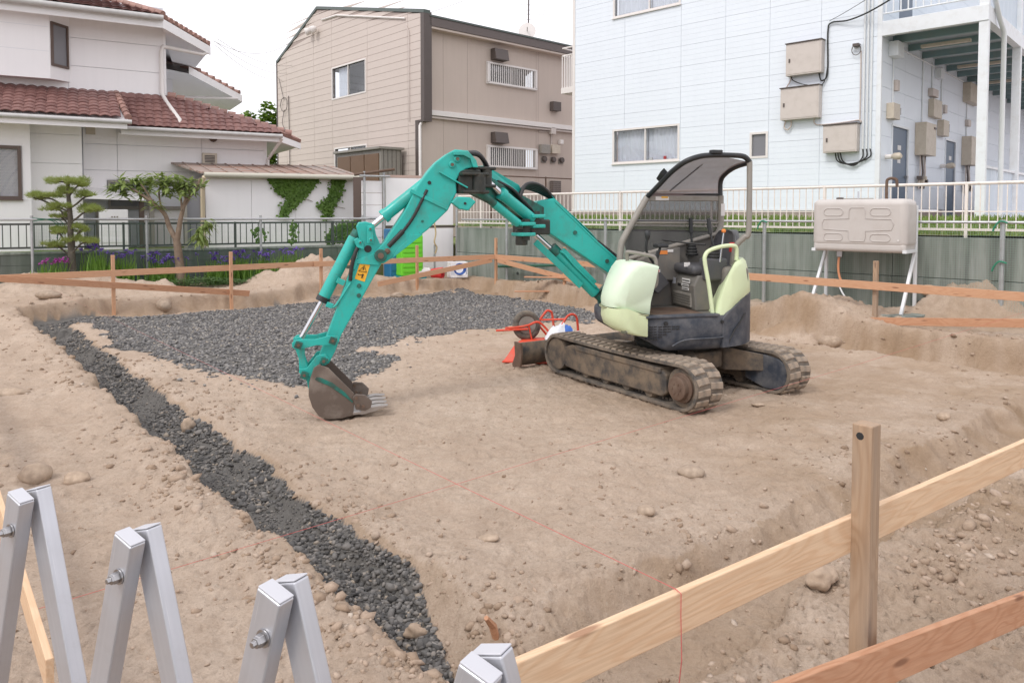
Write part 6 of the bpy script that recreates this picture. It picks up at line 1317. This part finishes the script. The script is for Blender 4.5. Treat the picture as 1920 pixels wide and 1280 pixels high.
bb('batter_board', 'top batter board behind the dipper reaching the back corner', (-3.7, 13.80, .69), (-.36, 15.57, .725), .10)
bb('batter_board', 'low orange board sinking to the ground at back left', (-8.9, 9.6, .93), (-4.62, 12.95, .235), .10, mat='wood_org', tw=.12)
bb('batter_board', 'lower board sloping up to the back corner stake from the left', (-2.6, 14.25, .27), (-.42, 15.50, .66), .10)
bb('batter_board', 'top batter board passing behind the boom from the back corner', (-.36, 15.57, .725), (2.05, 12.80, .70), .10)
bb('batter_board', 'long top batter board in front of the concrete wall and tank', (1.98, 12.88, .70), (6.75, 7.20, .70), .105)
bb('batter_board', 'brace board sloping down to the right of the back corner stake', (-.30, 15.45, .66), (1.65, 13.22, .30), .10)
bb('batter_board', 'low board rising to the right from the foot of the tank stake', (4.70, 9.62, .235), (6.5, 7.42, .52), .10, mat='wood_org')
for i, (x, y, a) in enumerate([(.6, 14.35, .15), (.8, 14.2, -.05)]):
    z = H(x, y) + .03 + .03 * i
    tag(board('loose_plank', (x - .55, y + .05 - a, z), (x + .65, y - .35 + a, z + .02), .02, .11, 'wood_org'), ['long loose plank lying on the soil behind the boom cylinder', 'upper loose plank of the pair lying behind the boom cylinder'][i], 'plank', 'loose planks')
# string lines
MT['string'] = K('red string', .8).col((.55, .12, .11)).m
def string(label, pts, r=.0016):
    return tag(MB().tube(pts, r, 5).build('string_line', 'string'), label, 'string', 'red string lines')
a0, a1 = to_xy(.26, 2.46), to_xy(10.05, 2.40)
string('red string stretched across the site in front of the excavator tracks', [(a0[0], a0[1], .52), (a0[0] * .5 + a1[0] * .5, a0[1] * .5 + a1[1] * .5, .60), (a1[0], a1[1], .72)], .0008)
string('red string running from the near pale board into the site', [(.36, 1.565, .60), (.361, 1.535, .70), (.3575, 1.531, .80), (.3575, 1.531, .8465), (.350, 1.547, .8475), (.335, 1.566, .8475), (to_xy(1.27, 7)[0], to_xy(1.27, 7)[1], .78), (to_xy(1.3, 13.2)[0], to_xy(1.3, 13.2)[1], .72)], [.0011, .0011, .0011, .0011, .0011, .0008, .0003, .0003])
# ------------------------------------------------------------------ silver folding gate in the foreground
gt = thing('folding_gate', 'silver aluminium folding gate of crossed bars in the foreground', 'gate', (-.276, .89, 0), heading(.86, -.51))
PIT = .297
def gbar(p0, p1, name='gate_bar'):
    p0, p1 = V(p0), V(p1); d = (p1 - p0).normalized(); L = (p1 - p0).length; y = V((0, 1, 0)); x = y.cross(d).normalized()
    m4 = Matrix((d, y, d.cross(y))).transposed().to_4x4(); m4.translation = (p0 + p1) / 2
    o = MB().box(-L / 2, L / 2, -.0118, .0118, -.0205, .0205).build(name, 'alu', gt, bevel=.0025, seg=3); o.matrix_local = m4; return o
for i in range(-4, 5):
    t = i * PIT
    A = gbar((t - .004, -.0145, 1.190), (t - PIT * 1.0, -.0145, .21)); B = gbar((t - .010, .0145, 1.192), (t + PIT * 1.0, .0145, .21))
    for bb_ in (A, B): L_ = max(v.co.x for v in bb_.data.vertices); MB().box(-L_ - .0005 - .0025, -L_ - .0005, -.0112, .0112, -.0199, .0199).build('end_cap', 'capgrey', bb_, bevel=.0012)
    for z in (1.137, ):
        n_ = MB().lathe([(0, .011), (.002, .011)], (t - .012, -.027, z), (0, -1, 0), 18).build('washer', 'steelbolt', gt, smooth=30); MB().lathe([(0, .008), (.007, .008), (.0075, .007), (.011, .007), (.0115, .0042), (.016, .004)], (t - .012, -.029, z), (0, -1, 0), 6).build('nut', 'steelbolt', n_, bevel=.0006)
    m_ = MB().lathe([(0, .010), (.006, .012), (.012, .006)], (t + PIT / 2, -.027, .711), (0, -1, 0), 12).build('rivet', 'steelbolt', gt, smooth=30)
    MB().cyl((t, 0, .10), (t, 0, .23), .012, 8).build('castor_stem', 'alu', gt)
tag(MB().add([(-1.30, 2.05, .25), (-1.24, 2.06, .252), (-1.235, 2.02, .262), (-1.29, 2.005, .27)], [(0, 1, 2, 3)]).build('paper_scrap', 'white'), 'white scrap of paper on the soil behind the gate bars', 'paper')
tag(MB().tube([(-.055, 2.86, -.06), (-.075, 2.84, .03), (-.10, 2.80, .085)], [.014, .016, .010], 6).build('wood_splinter', 'wood_org'), 'brown splinter of wood sticking out of the trench side', 'wood')
# ------------------------------------------------------------------ fuel tank
tk = thing('fuel_tank', 'beige home fuel tank with pressed ribs on splayed legs before the wall', 'tank', (5.208, 9.75, 0), heading(-.723, .691))
MT['tank'] = paint('beige tank', (.52, .485, .455), .45, var=.04, dirt=(.40, .35, .31), da=.3, ds=4, bump=.02, bs=20)
o = MB().box(0, 1.25, -.50, -.012, 1.17, 1.84).build('body', 'tank', tk, smooth=40); b = o.modifiers.new('bevel', 'BEVEL'); b.width = .085; b.segments = 6
o2 = MB().box(.015, 1.235, -.49, -.02, 1.11, 1.25).build('belly', 'tank', tk, smooth=40); b = o2.modifiers.new('bevel', 'BEVEL'); b.width = .05; b.segments = 4
def pill(x0, x1, z0, z1):
    r = (z1 - z0) / 2; return [(x1 - r + r * math.cos(R(t)), z0 + r + r * math.sin(R(t))) for t in range(-90, 91, 22)] + [(x0 + r + r * math.cos(R(t)), z0 + r + r * math.sin(R(t))) for t in range(90, 271, 22)]
for (x0, x1, z0, z1) in [(.20, .46, 1.61, 1.71), (.82, 1.08, 1.61, 1.71), (.20, .46, 1.26, 1.36), (.82, 1.08, 1.26, 1.36)]:
    MB().tube([(x, -.010, z) for x, z in pill(x0, x1, z0, z1)], .0065, 6, closed=True).build('pressed_rib', 'tank', tk, smooth=60)
cr = []
for (x, z) in [(.54, 1.26), (.72, 1.26), (.74, 1.30), (.74, 1.40), (1.08, 1.42), (1.11, 1.49), (1.08, 1.56), (.74, 1.57), (.74, 1.68), (.72, 1.72), (.54, 1.72), (.52, 1.68), (.52, 1.57), (.19, 1.56), (.16, 1.49), (.19, 1.42), (.52, 1.40), (.52, 1.30)]: cr.append((x, -.010, z))
MB().tube(cr, .0065, 6, closed=True).build('pressed_rib', 'tank', tk, smooth=60)
for x in (.02, 1.22):
    MB().bar((x, -.50, 1.75), (x, -.50, .28), .05, .04).build('leg', 'pipewhite', tk, bevel=.004); MB().bar((x, -.48, 1.12), (x, .10, .30), .04, .045).build('leg', 'pipewhite', tk, bevel=.004); MB().bar((x, -.5, 1.13), (x, .0, 1.13), .05, .04).build('bracket', 'pipewhite', tk)
    MB().box(x - .22, x + .22, -.62, .22, .18, .305).build('concrete_pad', 'concrete', tk, bevel=.01)
MB().tube(smoothpath([(.33, -.25, 1.80), (.33, -.25, 2.06), (.31, -.25, 2.11), (.26, -.25, 2.12), (.21, -.25, 2.10), (.20, -.25, 2.04), (.20, -.25, 2.0)], 4), .02, 8).build('vent_pipe', 'rust', tk, smooth=60)
MB().tube([(.5, -.25, 1.846), (1.0, -.25, 1.846)], .012, 6).build('gauge_pipe', 'tubegrey', tk); MB().lathe([(0, .05), (.03, .05), (.035, .03)], (.95, -.25, 1.835), (0, 0, 1), 14).build('filler_cap', 'trimdark', tk); MB().cyl((.70, -.25, 1.84), (.70, -.25, 1.95), .012, 8).build('gauge', 'frost', tk)
MB().obox((.92, -.2, 1.07), (.04, 0, 0), (0, .03, 0), (0, 0, .05)).build('valve', 'steelbolt', tk, bevel=.008)
MB().tube(smoothpath([(.93, -.2, 1.03), (.94, -.2, .88), (.92, -.2, .74), (.86, -.18, .62)], 4), .017, 8).build('hose', K('copper hose').col((.62, .27, .14)).m, tk, smooth=60)
MB().tube(smoothpath([(.92, -.2, .60), (.86, -.18, .50), (.76, -.15, .38), (.72, -.1, .30)], 4), .012, 8).build('hose', 'pipewhite', tk, smooth=60)
MB().lathe([(0, .012), (.002, .011)], (.10, -.0, 1.28), (0, 1, 0), 10).build('sticker', 'white', tk)
dp = tag(MB().tube([(5.65, 10.25, .36), (5.85, 10.5, .36)], .06, 14).build('drain_pipe', 'ink'), 'black drain pipe mouth at the foot of the concrete wall', 'pipe')
# ------------------------------------------------------------------ upturned wheelbarrow, bag, grey panels
wb = thing('wheelbarrow', 'red wheelbarrow lying upside down with its wheel in the air', 'wheelbarrow', (.12, 8.25, 0))
pan = MB().loft([[(-.22, -.20, .02), (.36, -.28, .02), (.50, .26, .02), (-.10, .34, .02)], [(-.08, -.08, .20), (.30, -.14, .20), (.40, .18, .20), (.0, .24, .20)], [(-.02, -.04, .225), (.26, -.10, .225), (.36, .14, .225), (.04, .2, .225)]]).build('tray', 'barrow', wb, smooth=40)
MB().tube([(-.22, -.20, .02), (.36, -.28, .02), (.50, .26, .02), (-.10, .34, .02)], .012, 8, closed=True).build('tray_rim', 'barrow', pan)
wc, wx = V((.045, .10, .375)), V((.30, -.94, .16)).normalized()
ty = MB(); a = wx.cross(V((0, 0, 1))).normalized(); b = wx.cross(a)
ty.tube([wc + (a * math.cos(t * math.pi / 16) + b * math.sin(t * math.pi / 16)) * .130 for t in range(32)], .040, 10, closed=True); whl = ty.build('wheel', 'rubber', wb, smooth=60)
MB().lathe([(-.025, .05), (-.03, .10), (-.012, .108), (.012, .108), (.03, .10), (.025, .05), (.02, .03)], wc, wx, 20).build('rim', 'tubegrey', whl, smooth=40); MB().cyl(wc - wx * .08, wc + wx * .08, .014, 8).build('axle', 'rust', whl)
for sgn in (-1, 1):
    e = wc + wx * .075 * sgn
    MB().tube(smoothpath([e + V((-.22, -.02, -.03)), e + V((-.10, 0, -.02)), e, e + V((.12, .02, .03)), e + V((.26, .06, -.12))], 4), .013, 8).build('fork', 'barrow', wb, smooth=60); MB().tube([e, e + V((.04, .02, -.18))], .010, 8).build('fork_brace', 'barrow', wb)
fr1 = [(.185, .20, .40), (.25, .21, .49), (.285, .22, .525), (.325, .23, .515), (.345, .24, .47), (.375, .25, .24)]
fr2 = [(.36, -.02, .26), (.46, .02, .42), (.505, .04, .485), (.555, .06, .505), (.60, .08, .485), (.62, .09, .43), (.635, .10, .25)]
for f_ in (fr1, fr2): MB().tube(smoothpath(f_, 4), .014, 8).build('leg_tube', 'barrow', wb, smooth=60)
MB().tube([(.20, .2, .42), (.49, .035, .455)], .011, 8).build('cross_tube', 'barrow', wb); MB().tube([(.38, .1, .235), (.60, .0, .20)], .013, 8).build('handle', 'barrow', wb); MB().tube([(-.30, .0, .33), (.06, .02, .345)], .012, 8).build('handle', 'barrow', wb)
bgm = MB(); n = 14
def bagf(i, j):
    a_, b_ = i / n, j / n; rs = vnoise(np.array([a_ * 5]), np.array([b_ * 5]), 7)[0]; rs2 = vnoise(np.array([a_ * 13]), np.array([b_ * 13]), 8)[0]
    return (.26 + .38 * a_ + .03 * rs, 8.18 - .12 + .28 * b_ - 8.18, .24 + .17 * math.sin(math.pi * min(1, b_ * 1.1)) * math.sin(math.pi * (a_ * .9 + .08)) + .10 * rs * 1 + .05 * rs2)
bgm.add([bagf(i, j) for i in range(n + 1) for j in range(n + 1)], [(i * (n + 1) + j, i * (n + 1) + j + 1, (i + 1) * (n + 1) + j + 1, (i + 1) * (n + 1) + j) for i in range(n) for j in range(n)])
bgm.mi = [1 if (8 <= (k // n) <= 10) else 0 for k in range(n * n)]
bg_ = bgm.build('plastic_bag', [K('white film', .35).col((.70, .70, .74)).m, K('blue film', .35).col((.05, .16, .55)).m], None, smooth=45); bg_.location = (.12, 8.22, 0); tag(bg_, 'crumpled white and blue plastic bag on the upturned wheelbarrow', 'bag')
gp_ = thing('grey_panels', 'stack of slatted grey panels behind the near track', 'panel', (1.02, 8.75, 0), .35)
for i in range(7): MB().box(-.30 + .09 * i, -.215 + .09 * i, -.30, .30, .16, .185).build('slat', 'tubegrey', gp_, bevel=.003, mat4=Matrix.Rotation(R(-10), 4, 'X'))
MB().box(-.31, .34, -.31, .31, .09, .155).build('base_panel', 'cabgrey', gp_, bevel=.006, mat4=Matrix.Rotation(R(-10), 4, 'X')); MB().box(-.35, .3, -.34, .3, .0, .06).build('base_panel', 'trimdark', gp_)
# ------------------------------------------------------------------ clutter in the back corner
MT['lime'] = paint('lime green plastic', (.16, .62, .03), .45, var=.06); MT['cobalt'] = paint('blue plastic', (.02, .16, .33), .5, var=.1); MT['tealp'] = paint('teal plastic', (.01, .22, .24), .5, var=.1)
gx = thing('lime_box', 'lime green plastic unit standing in front of the white panel screen', 'box', (-2.22, 15.95, .0), heading(.866, .5))
MB().box(-.24, .26, -.15, .35, .30, 1.16).build('shell', 'lime', gx, bevel=.02)
for i in range(7): MB().box(-.20, .22, -.165, -.15, .38 + .105 * i, .44 + .105 * i).build('rib', 'lime', gx, bevel=.006)
MB().box(-.28, .32, -.2, .38, .2, .30).build('base', 'tealp', gx, bevel=.01); MB().box(-.235, .255, -.14, .34, 1.16, 1.19).build('top', 'lime', gx, bevel=.01)
bx = thing('blue_box', 'tall blue plastic unit left of the lime green one', 'box', (-2.66, 16.0, .0), heading(.866, .5)); MB().box(-.02, .20, -.1, .3, .25, 1.30).build('shell', 'cobalt', bx, bevel=.02); MB().box(.01, .17, -.112, -.10, .4, 1.2).build('panel', 'cobalt', bx, bevel=.004)
for (x, y, ang, m, lb) in [(-1.62, 15.95, .4, 'red', 'red bucket lying on its side by the white panel screen'), (-1.93, 16.05, 2.5, 'white', 'white bucket lying left of the red bucket')]:
    z = H(x, y) + .13; d = V((math.cos(ang), -math.sin(ang) * .5, .0)).normalized()
    bu = thing('bucket_pail', lb, 'bucket', (x, y, z)); MB().lathe([(0, .095), (.26, .135), (.262, .125), (.02, .088)], -d * .13, d, 18).build('pail', m, bu, smooth=40); MB().tube([d * .13 + V((0, 0, .13)), d * .2 + V((.02, 0, .05)), d * .13 + V((0, 0, -.13))], .005, 5).build('handle', 'steelbolt', bu)
cb = thing('coil_crate', 'white crate with a coil of blue cord beside the red bucket', 'crate', (-1.20, 16.2, H(-1.2, 16.2)), .3)
for (x0, x1, y0, y1, z0, z1) in [(-.2, -.185, -.15, .15, 0, .34), (.185, .2, -.15, .15, 0, .34), (-.2, .2, -.15, -.135, 0, .06), (-.2, .2, .135, .15, 0, .34), (-.2, .2, -.15, .15, 0, .015), (-.2, .2, -.15, -.135, .30, .34)]: MB().box(x0, x1, y0, y1, z0, z1).build('side', 'shedwhite', cb, bevel=.003)
for k in range(5): MB().tube([(.02 + (.10 + .008 * k) * math.cos(t * .42), -.10 - .015 * k, .19 + (.10 + .006 * k) * math.sin(t * .42)) for t in range(15)], .009, 6, closed=True).build('cord_coil', K('blue cord').col((.02, .09, .36)).m if k == 0 else bpy.data.materials['blue cord'], cb)
# ------------------------------------------------------------------ plants
def leaf_fan(m, c, d, L, w, rs, bend=.25):
    """one long leaf as two folded quads"""
    d = V(d).normalized(); s_ = d.cross(V((0, 0, 1)))
    if s_.length < .1: s_ = V((1, 0, 0))
    s_.normalize(); dn = V((0, 0, -1)) * bend * L
    c = V(c); m.add([c, c + d * L * .45 + s_ * w + dn * .15, c + d * L + dn, c + d * L * .45 - s_ * w + dn * .15, c + d * L * .45 + dn * .02], [(0, 1, 4), (1, 2, 4), (0, 4, 3), (4, 2, 3)])
# trained pine
pn = thing('pine_tree', 'cloud pruned pine with flat needle tiers in front of the bar fence', 'tree', (-7.8, 13.05, 0)); s_ = .00942; rs = random.Random(11)
MB().tube(smoothpath([(.04, 0, .1), (.02, 0, .7), (-.01, .02, 1.15), (.0, 0, 1.6), (-.03, .01, 2.0), (-.02, 0, 2.30)], 5), [.075 - .0021 * i for i in range(26)], 9).build('trunk', 'pinebark', pn, smooth=60)
PADS = [(128, 337, .36), (150, 342, .2), (128, 356, .20), (162, 364, .20), (95, 367, .33), (72, 368, .14), (112, 388, .27), (163, 391, .30), (115, 402, .15), (108, 431, .30), (152, 426, .17), (106, 456, .20), (155, 450, .30), (140, 446, .12)]
nm_ = MB(); brm = MB()
for (px_, py_, rx) in PADS:
    cx_, cz_ = (px_ - 132) * s_, 1.65 + (399 - py_) * s_
    brm.tube(smoothpath([(0, 0, cz_ - .22 - .1 * abs(cx_)), (cx_ * .45, rs.uniform(-.05, .05), cz_ - .17), (cx_ * .9, 0, cz_ - .06), (cx_ + .5 * rx * (1 if cx_ > 0 else -1), 0, cz_ - .03)], 4), .016, 6)
    subs = [(cx_ + rs.uniform(-.75, .75) * rx, rs.uniform(-.5, .5) * rx, cz_ + rs.uniform(-.045, .045), rx * rs.uniform(.28, .5)) for _ in range(7)]
    for i in range(int(420 * rx / .3)):
        sx_, sy_, cz_, rx_ = rs.choice(subs)
        a_ = rs.uniform(0, 6.28); rr0 = math.sqrt(rs.random()) * (1 + .25 * math.sin(a_ * 3 + px_) * rs.random()); x, y = sx_ + rx_ * rr0 * math.cos(a_), sy_ + rx_ * .75 * rr0 * math.sin(a_); z = cz_ + .06 * (1 - rr0 ** 2) * rs.random() - .03 + rs.uniform(-.02, .02)
        for k in range(5):
            t = rs.uniform(0, 6.28); L = rs.uniform(.05, .105); e = (x + L * .75 * math.cos(t), y + L * .75 * math.sin(t), z + L * rs.uniform(.2, .9)); nm_.add([(x - .003, y, z), (x + .003, y + .002, z), e], [(0, 1, 2)])
brm.build('branches', 'pinebark', pn, smooth=60); nm_.build('crown', 'pine', pn)
# broad-leaved tree
lq = thing('broadleaf_tree', 'forked small tree with long drooping leaves behind the batter board', 'tree', (-6.22, 13.85, 0)); s_ = .00993
def LP(x, y, d=0): return (( x - 333) * s_, d, 1.65 + (399 - y) * s_)
tr_ = MB().tube(smoothpath([LP(334, 535), LP(330, 490), LP(327, 460), LP(325, 448)], 4), [.085 - .002 * i for i in range(13)], 9)
tr_.tube(smoothpath([LP(325, 450), LP(312, 425), LP(305, 403), LP(285, 382), LP(262, 365), LP(240, 352)], 4), [.055 - .0018 * i for i in range(21)], 8); tr_.tube(smoothpath([LP(327, 450), LP(332, 420), LP(338, 395), LP(345, 375), LP(362, 358), LP(372, 335)], 4), [.055 - .0019 * i for i in range(21)], 8)
for q_ in ([(305, 403), (298, 385), (292, 360), (297, 345)], [(338, 395), (334, 372), (322, 350)], [(341, 388), (352, 370), (350, 345)], [(285, 382), (268, 355), (262, 345)], [(345, 378), (340, 360), (335, 345)]): tr_.tube(smoothpath([LP(x, y, rs.uniform(-.06, .06)) for x, y in q_], 4), .018, 6)
tr_.build('trunk', 'bark', lq, smooth=60)
lm1, lm2 = MB(), MB()
ROS = [(222, 342), (240, 350), (250, 336), (266, 350), (298, 333), (305, 346), (318, 345), (330, 338), (338, 352), (350, 342), (358, 356), (366, 347), (290, 386), (300, 352), (312, 362), (347, 364), (232, 364), (216, 356), (276, 342), (325, 360), (375, 430), (372, 445), (385, 415), (258, 362), (246, 345), (345, 348), (228, 350), (312, 340)]
for (x, y) in ROS:
    c = V(LP(x, y, rs.uniform(-.15, .15))); yg = (x, y) in ((298, 333), (290, 386), (240, 350), (222, 342))
    for k in range(30):
        t = rs.uniform(0, 6.28); e = rs.uniform(-.35, 1.1) if y < 400 else rs.uniform(-1.4, .2); leaf_fan(lm2 if yg and k < 18 else lm1, c + V((rs.uniform(-.07, .07), rs.uniform(-.09, .09), rs.uniform(-.08, .06))), (math.cos(t), math.sin(t), e), rs.uniform(.15, .27), rs.uniform(.024, .040), rs, rs.uniform(.05, .45))
lm1.build('crown', 'bigleaf', lq, smooth=30); lm2.build('young_leaves', 'younleaf', lq, smooth=30)
# irises along the wall
MT['violet'] = leaf_mat('iris petal', (.13, .06, .36), (.30, .22, .62), .3); MT['pink'] = leaf_mat('magenta petal', (.34, .05, .30), (.55, .12, .45), .3)
def iris(px_, hh, n, nf, label, fc='violet', fh=1.0, w=.12):
    rt = (px_ - 960) / 1385; sg = (-5.66 - rt * 14.8) / (rt * .509 - .861); x0, y0 = -5.66 + .861 * sg + .509 * .42, 14.8 + .509 * sg - .861 * .42
    z0 = H(x0, y0) + .0; rs = random.Random(px_)
    t = thing('iris_clump', label, 'flowers', (x0, y0, z0), 0, 'irises along the left wall')
    blades('b', [(rs.gauss(0, w), rs.gauss(0, .08), 0) for i in range(n)], hh, 'iris', .011, .35, px_, 3).build('leaves', 'iris', t)
    fm = MB(); smm = MB()
    for i in range(nf):
        x, y, z = rs.gauss(0, w), rs.gauss(0, .07), hh * fh * rs.uniform(.86, 1.22); smm.tube([(x * .8, y, 0), (x, y, z)], .004, 4)
        for k in range(7):
            a_ = k * 6.28 / 7 + rs.random(); L = rs.uniform(.035, .06); dz = rs.uniform(-.04, .05); sx, sy = -math.sin(a_) * .022, math.cos(a_) * .022
            fm.add([(x, y, z), (x + math.cos(a_) * L * .6 + sx, y + math.sin(a_) * L * .6 + sy, z + dz * .5 + .01), (x + math.cos(a_) * L, y + math.sin(a_) * L, z + dz), (x + math.cos(a_) * L * .6 - sx, y + math.sin(a_) * L * .6 - sy, z + dz * .5 + .01)], [(0, 1, 2, 3)])
    smm.build('stems', 'iris', t); tag(fm.build('flowers', fc, t), kind='stuff')
iris(103, .30, 60, 16, 'magenta flowers low against the wall left of the pine trunk', 'pink', .9, .15)
iris(178, .50, 190, 16, 'iris clump between the pine and the first thin stake'); iris(226, .55, 150, 14, 'iris clump just right of the first thin stake')
iris(289, .55, 150, 20, 'iris clump with the densest violet flowers left of the forked tree'); iris(318, .45, 90, 12, 'iris clump right beside the forked tree trunk')
iris(402, .50, 150, 14, 'iris clump just left of the second thin stake'); iris(447, .50, 190, 18, 'iris clump just right of the second thin stake'); iris(490, .48, 190, 16, 'iris clump left of the big soil heap'); iris(532, .45, 150, 12, 'iris clump half hidden by the big soil heap')
gc = MB(); rs = random.Random(8)
for i in range(2600):
    u = rs.uniform(-1.75, .35); d = -.25 - rs.random() * .75; x, y = -5.66 + .861 * u - .509 * d * -1 * -1, 14.8 + .509 * u + .861 * d
    x = -5.66 + .861 * u + .509 * (-d); hgt = .14 * (1 - ((u + .75) / 1.15) ** 2)
    if hgt < .02: continue
    t = rs.uniform(0, 6.28); leaf_fan(gc, (x, y, H(x, y) + rs.random() * hgt) if i % 4 == 0 else (x, y, .30 + rs.random() * hgt), (math.cos(t), math.sin(t), rs.uniform(-.1, .7)), rs.uniform(.04, .08), .018, rs)
tag(gc.build('ground_cover', 'cover', smooth=30), 'low leafy ground cover beneath the forked tree', 'plants', kind='stuff')
# ivy
def ivy(poly, n, label, y0=-.03, extra=()):
    t = thing('ivy', label, 'ivy', (-5.373, 16.2, 0), heading(.861, .509), 'ivy on the white shed'); rs = random.Random(n); m = MB(); st_ = MB()
    xs = [p[0] for p in poly]; zs = [p[1] for p in poly]; k = 0
    while k < n:
        x, z = rs.uniform(min(xs), max(xs)), rs.uniform(min(zs), max(zs)); x2 = x + .05 * rs.gauss(0, 1) * (rs.random() < .35)
        if not in_poly(np.array([x]), np.array([z]), poly)[0]: continue
        k += 1; a_ = rs.uniform(0, 6.28); w = rs.uniform(.022, .045); c = V((x2, y0 - rs.random() * .07, z + .03 * rs.gauss(0, 1))); nn_ = V((rs.gauss(0, .5), -1, rs.uniform(.0, .9))).normalized(); ax = nn_.cross(V((math.cos(a_), 0, math.sin(a_)))).normalized(); ay = nn_.cross(ax)
        m.add([c + ay * w, c + ax * w * .9, c - ay * w * .8 + nn_ * .008, c - ax * w * .9], [(0, 1, 2, 3)])
    for e in extra: st_.tube(smoothpath([(a, y0, b) for a, b in e], 4), .006, 5)
    m.build('leaves', 'ivy', t)
    if extra: st_.build('stems', 'bark', t)
ivy([(.02, 2.42), (1.14, 2.42), (.95, 2.14), (.62, 1.80), (.36, 1.55), (.26, 1.58), (.30, 1.75), (.42, 1.95), (.22, 2.12)], 1900, 'larger patch of ivy hanging from the shed gutter', extra=([(.3, 1.6), (.45, 1.95), (.5, 2.4)], [(.55, 1.9), (.85, 1.95), (1.0, 1.9)]))
ivy([(1.44, 2.42), (1.74, 2.42), (1.66, 2.1), (1.52, 1.85), (1.34, 1.52), (1.18, 1.50), (1.22, 1.75), (1.08, 1.78), (1.38, 2.0)], 900, 'narrow strip of ivy at the right end of the shed', extra=([(1.25, 1.5), (1.4, 1.9), (1.6, 2.4)], [(1.5, 1.8), (1.75, 1.75)]))
ivy([(1.05, 1.0), (1.15, 1.25), (1.45, 1.42), (1.95, 1.45), (2.05, 1.0)], 1500, 'leafy mass of ivy behind the right end of the bar fence', -.75)
ivy([(-.55, 1.3), (-.35, 1.42), (-.25, 1.2), (-.42, 1.0)], 60, 'few ivy leaves climbing the middle of the bar fence', -1.0)
ivy([(.2, 1.0), (.28, 1.45), (.36, 1.45), (.38, 1.0)], 70, 'thin trail of ivy on the fence below the large patch', -1.0, ([(.28, .95), (.3, 1.5)],))
# trees far behind
def crown(center, rad, n, seed, leaf=.12):
    rs = random.Random(seed); m = MB(); cl = []
    for i in range(34):
        v = V((rs.gauss(0, 1), rs.gauss(0, 1), rs.gauss(0, 1))).normalized() * rs.random() ** .4; cl.append((V((v.x * rad[0], v.y * rad[1], v.z * rad[2])), rs.uniform(.25, .5)))
    for i in range(n):
        c, r0 = rs.choice(cl); v = V((rs.gauss(0, 1), rs.gauss(0, 1), rs.gauss(0, 1))).normalized() * r0 * rs.random() ** .35 * max(rad) * .55; p = V(center) + c + v
        nn_ = V((rs.gauss(0, .6), rs.gauss(0, .6), 1)).normalized(); ax = nn_.cross(V((rs.gauss(0, 1), rs.gauss(0, 1), .2))).normalized(); ay = nn_.cross(ax); w = leaf * rs.uniform(.6, 1.3)
        m.add([p + ax * w, p + ay * w * .6, p - ax * w, p - ay * w * .6], [(0, 1, 2, 3)])
    return m
for (c, rad, n, lb, sd_) in [((-11.6, 33.5, 5.0), (2.0, 1.6, 1.6), 6500, 'bright green tree showing between the white house and beige building', 5)]:
    t = thing('garden_tree', lb, 'tree', (c[0], c[1], .5)); MB().tube(smoothpath([(0, 0, 0), (.1, 0, 2), (-.1, .1, 4)], 4), [.2 - .012 * i for i in range(9)], 8).build('trunk', 'bark', t, smooth=60)
    for k in range(5): MB().tube([(0, 0, 2.2 + .3 * k), (math.cos(k * 1.3) * 1.2, math.sin(k * 1.3) * 1.2, 3.6 + .3 * k)], [.06, .02], 6).build('limb', 'bark', t)
    crown((0, 0, c[2] - .5), rad, n, sd_).build('crown', 'tree', t)
# wires
for i, (a_, b_, sag, lb) in enumerate([((-6.95, 17.6, 5.75), (-8.6, 29.3, 7.45), .25, 'top thin cable from the house eave to the beige gable'), ((-7.0, 17.6, 5.68), (-8.9, 29.6, 7.2), .25, 'middle thin cable from the house eave to the beige gable'), ((-7.0, 17.6, 5.6), (-9.2, 29.8, 6.95), .25, 'lowest thin cable from the house eave to the beige gable'), ((-7.05, 17.6, 5.7), (-7.35, 27.4, 8.75), .7, 'sagging cable rising to the lamps on the beige gable'), ((-2.5, 22.8, 7.75), (1.5, 26.0, 10.4), .1, 'cable rising into the sky from the beige roof corner')]):
    a_, b_ = V(a_), V(b_); tag(MB().tube([a_.lerp(b_, t / 12) - V((0, 0, sag * 4 * (t / 12) * (1 - t / 12))) for t in range(13)], .006, 5).build('overhead_cable', 'tubegrey'), lb, 'cable', 'overhead cables')
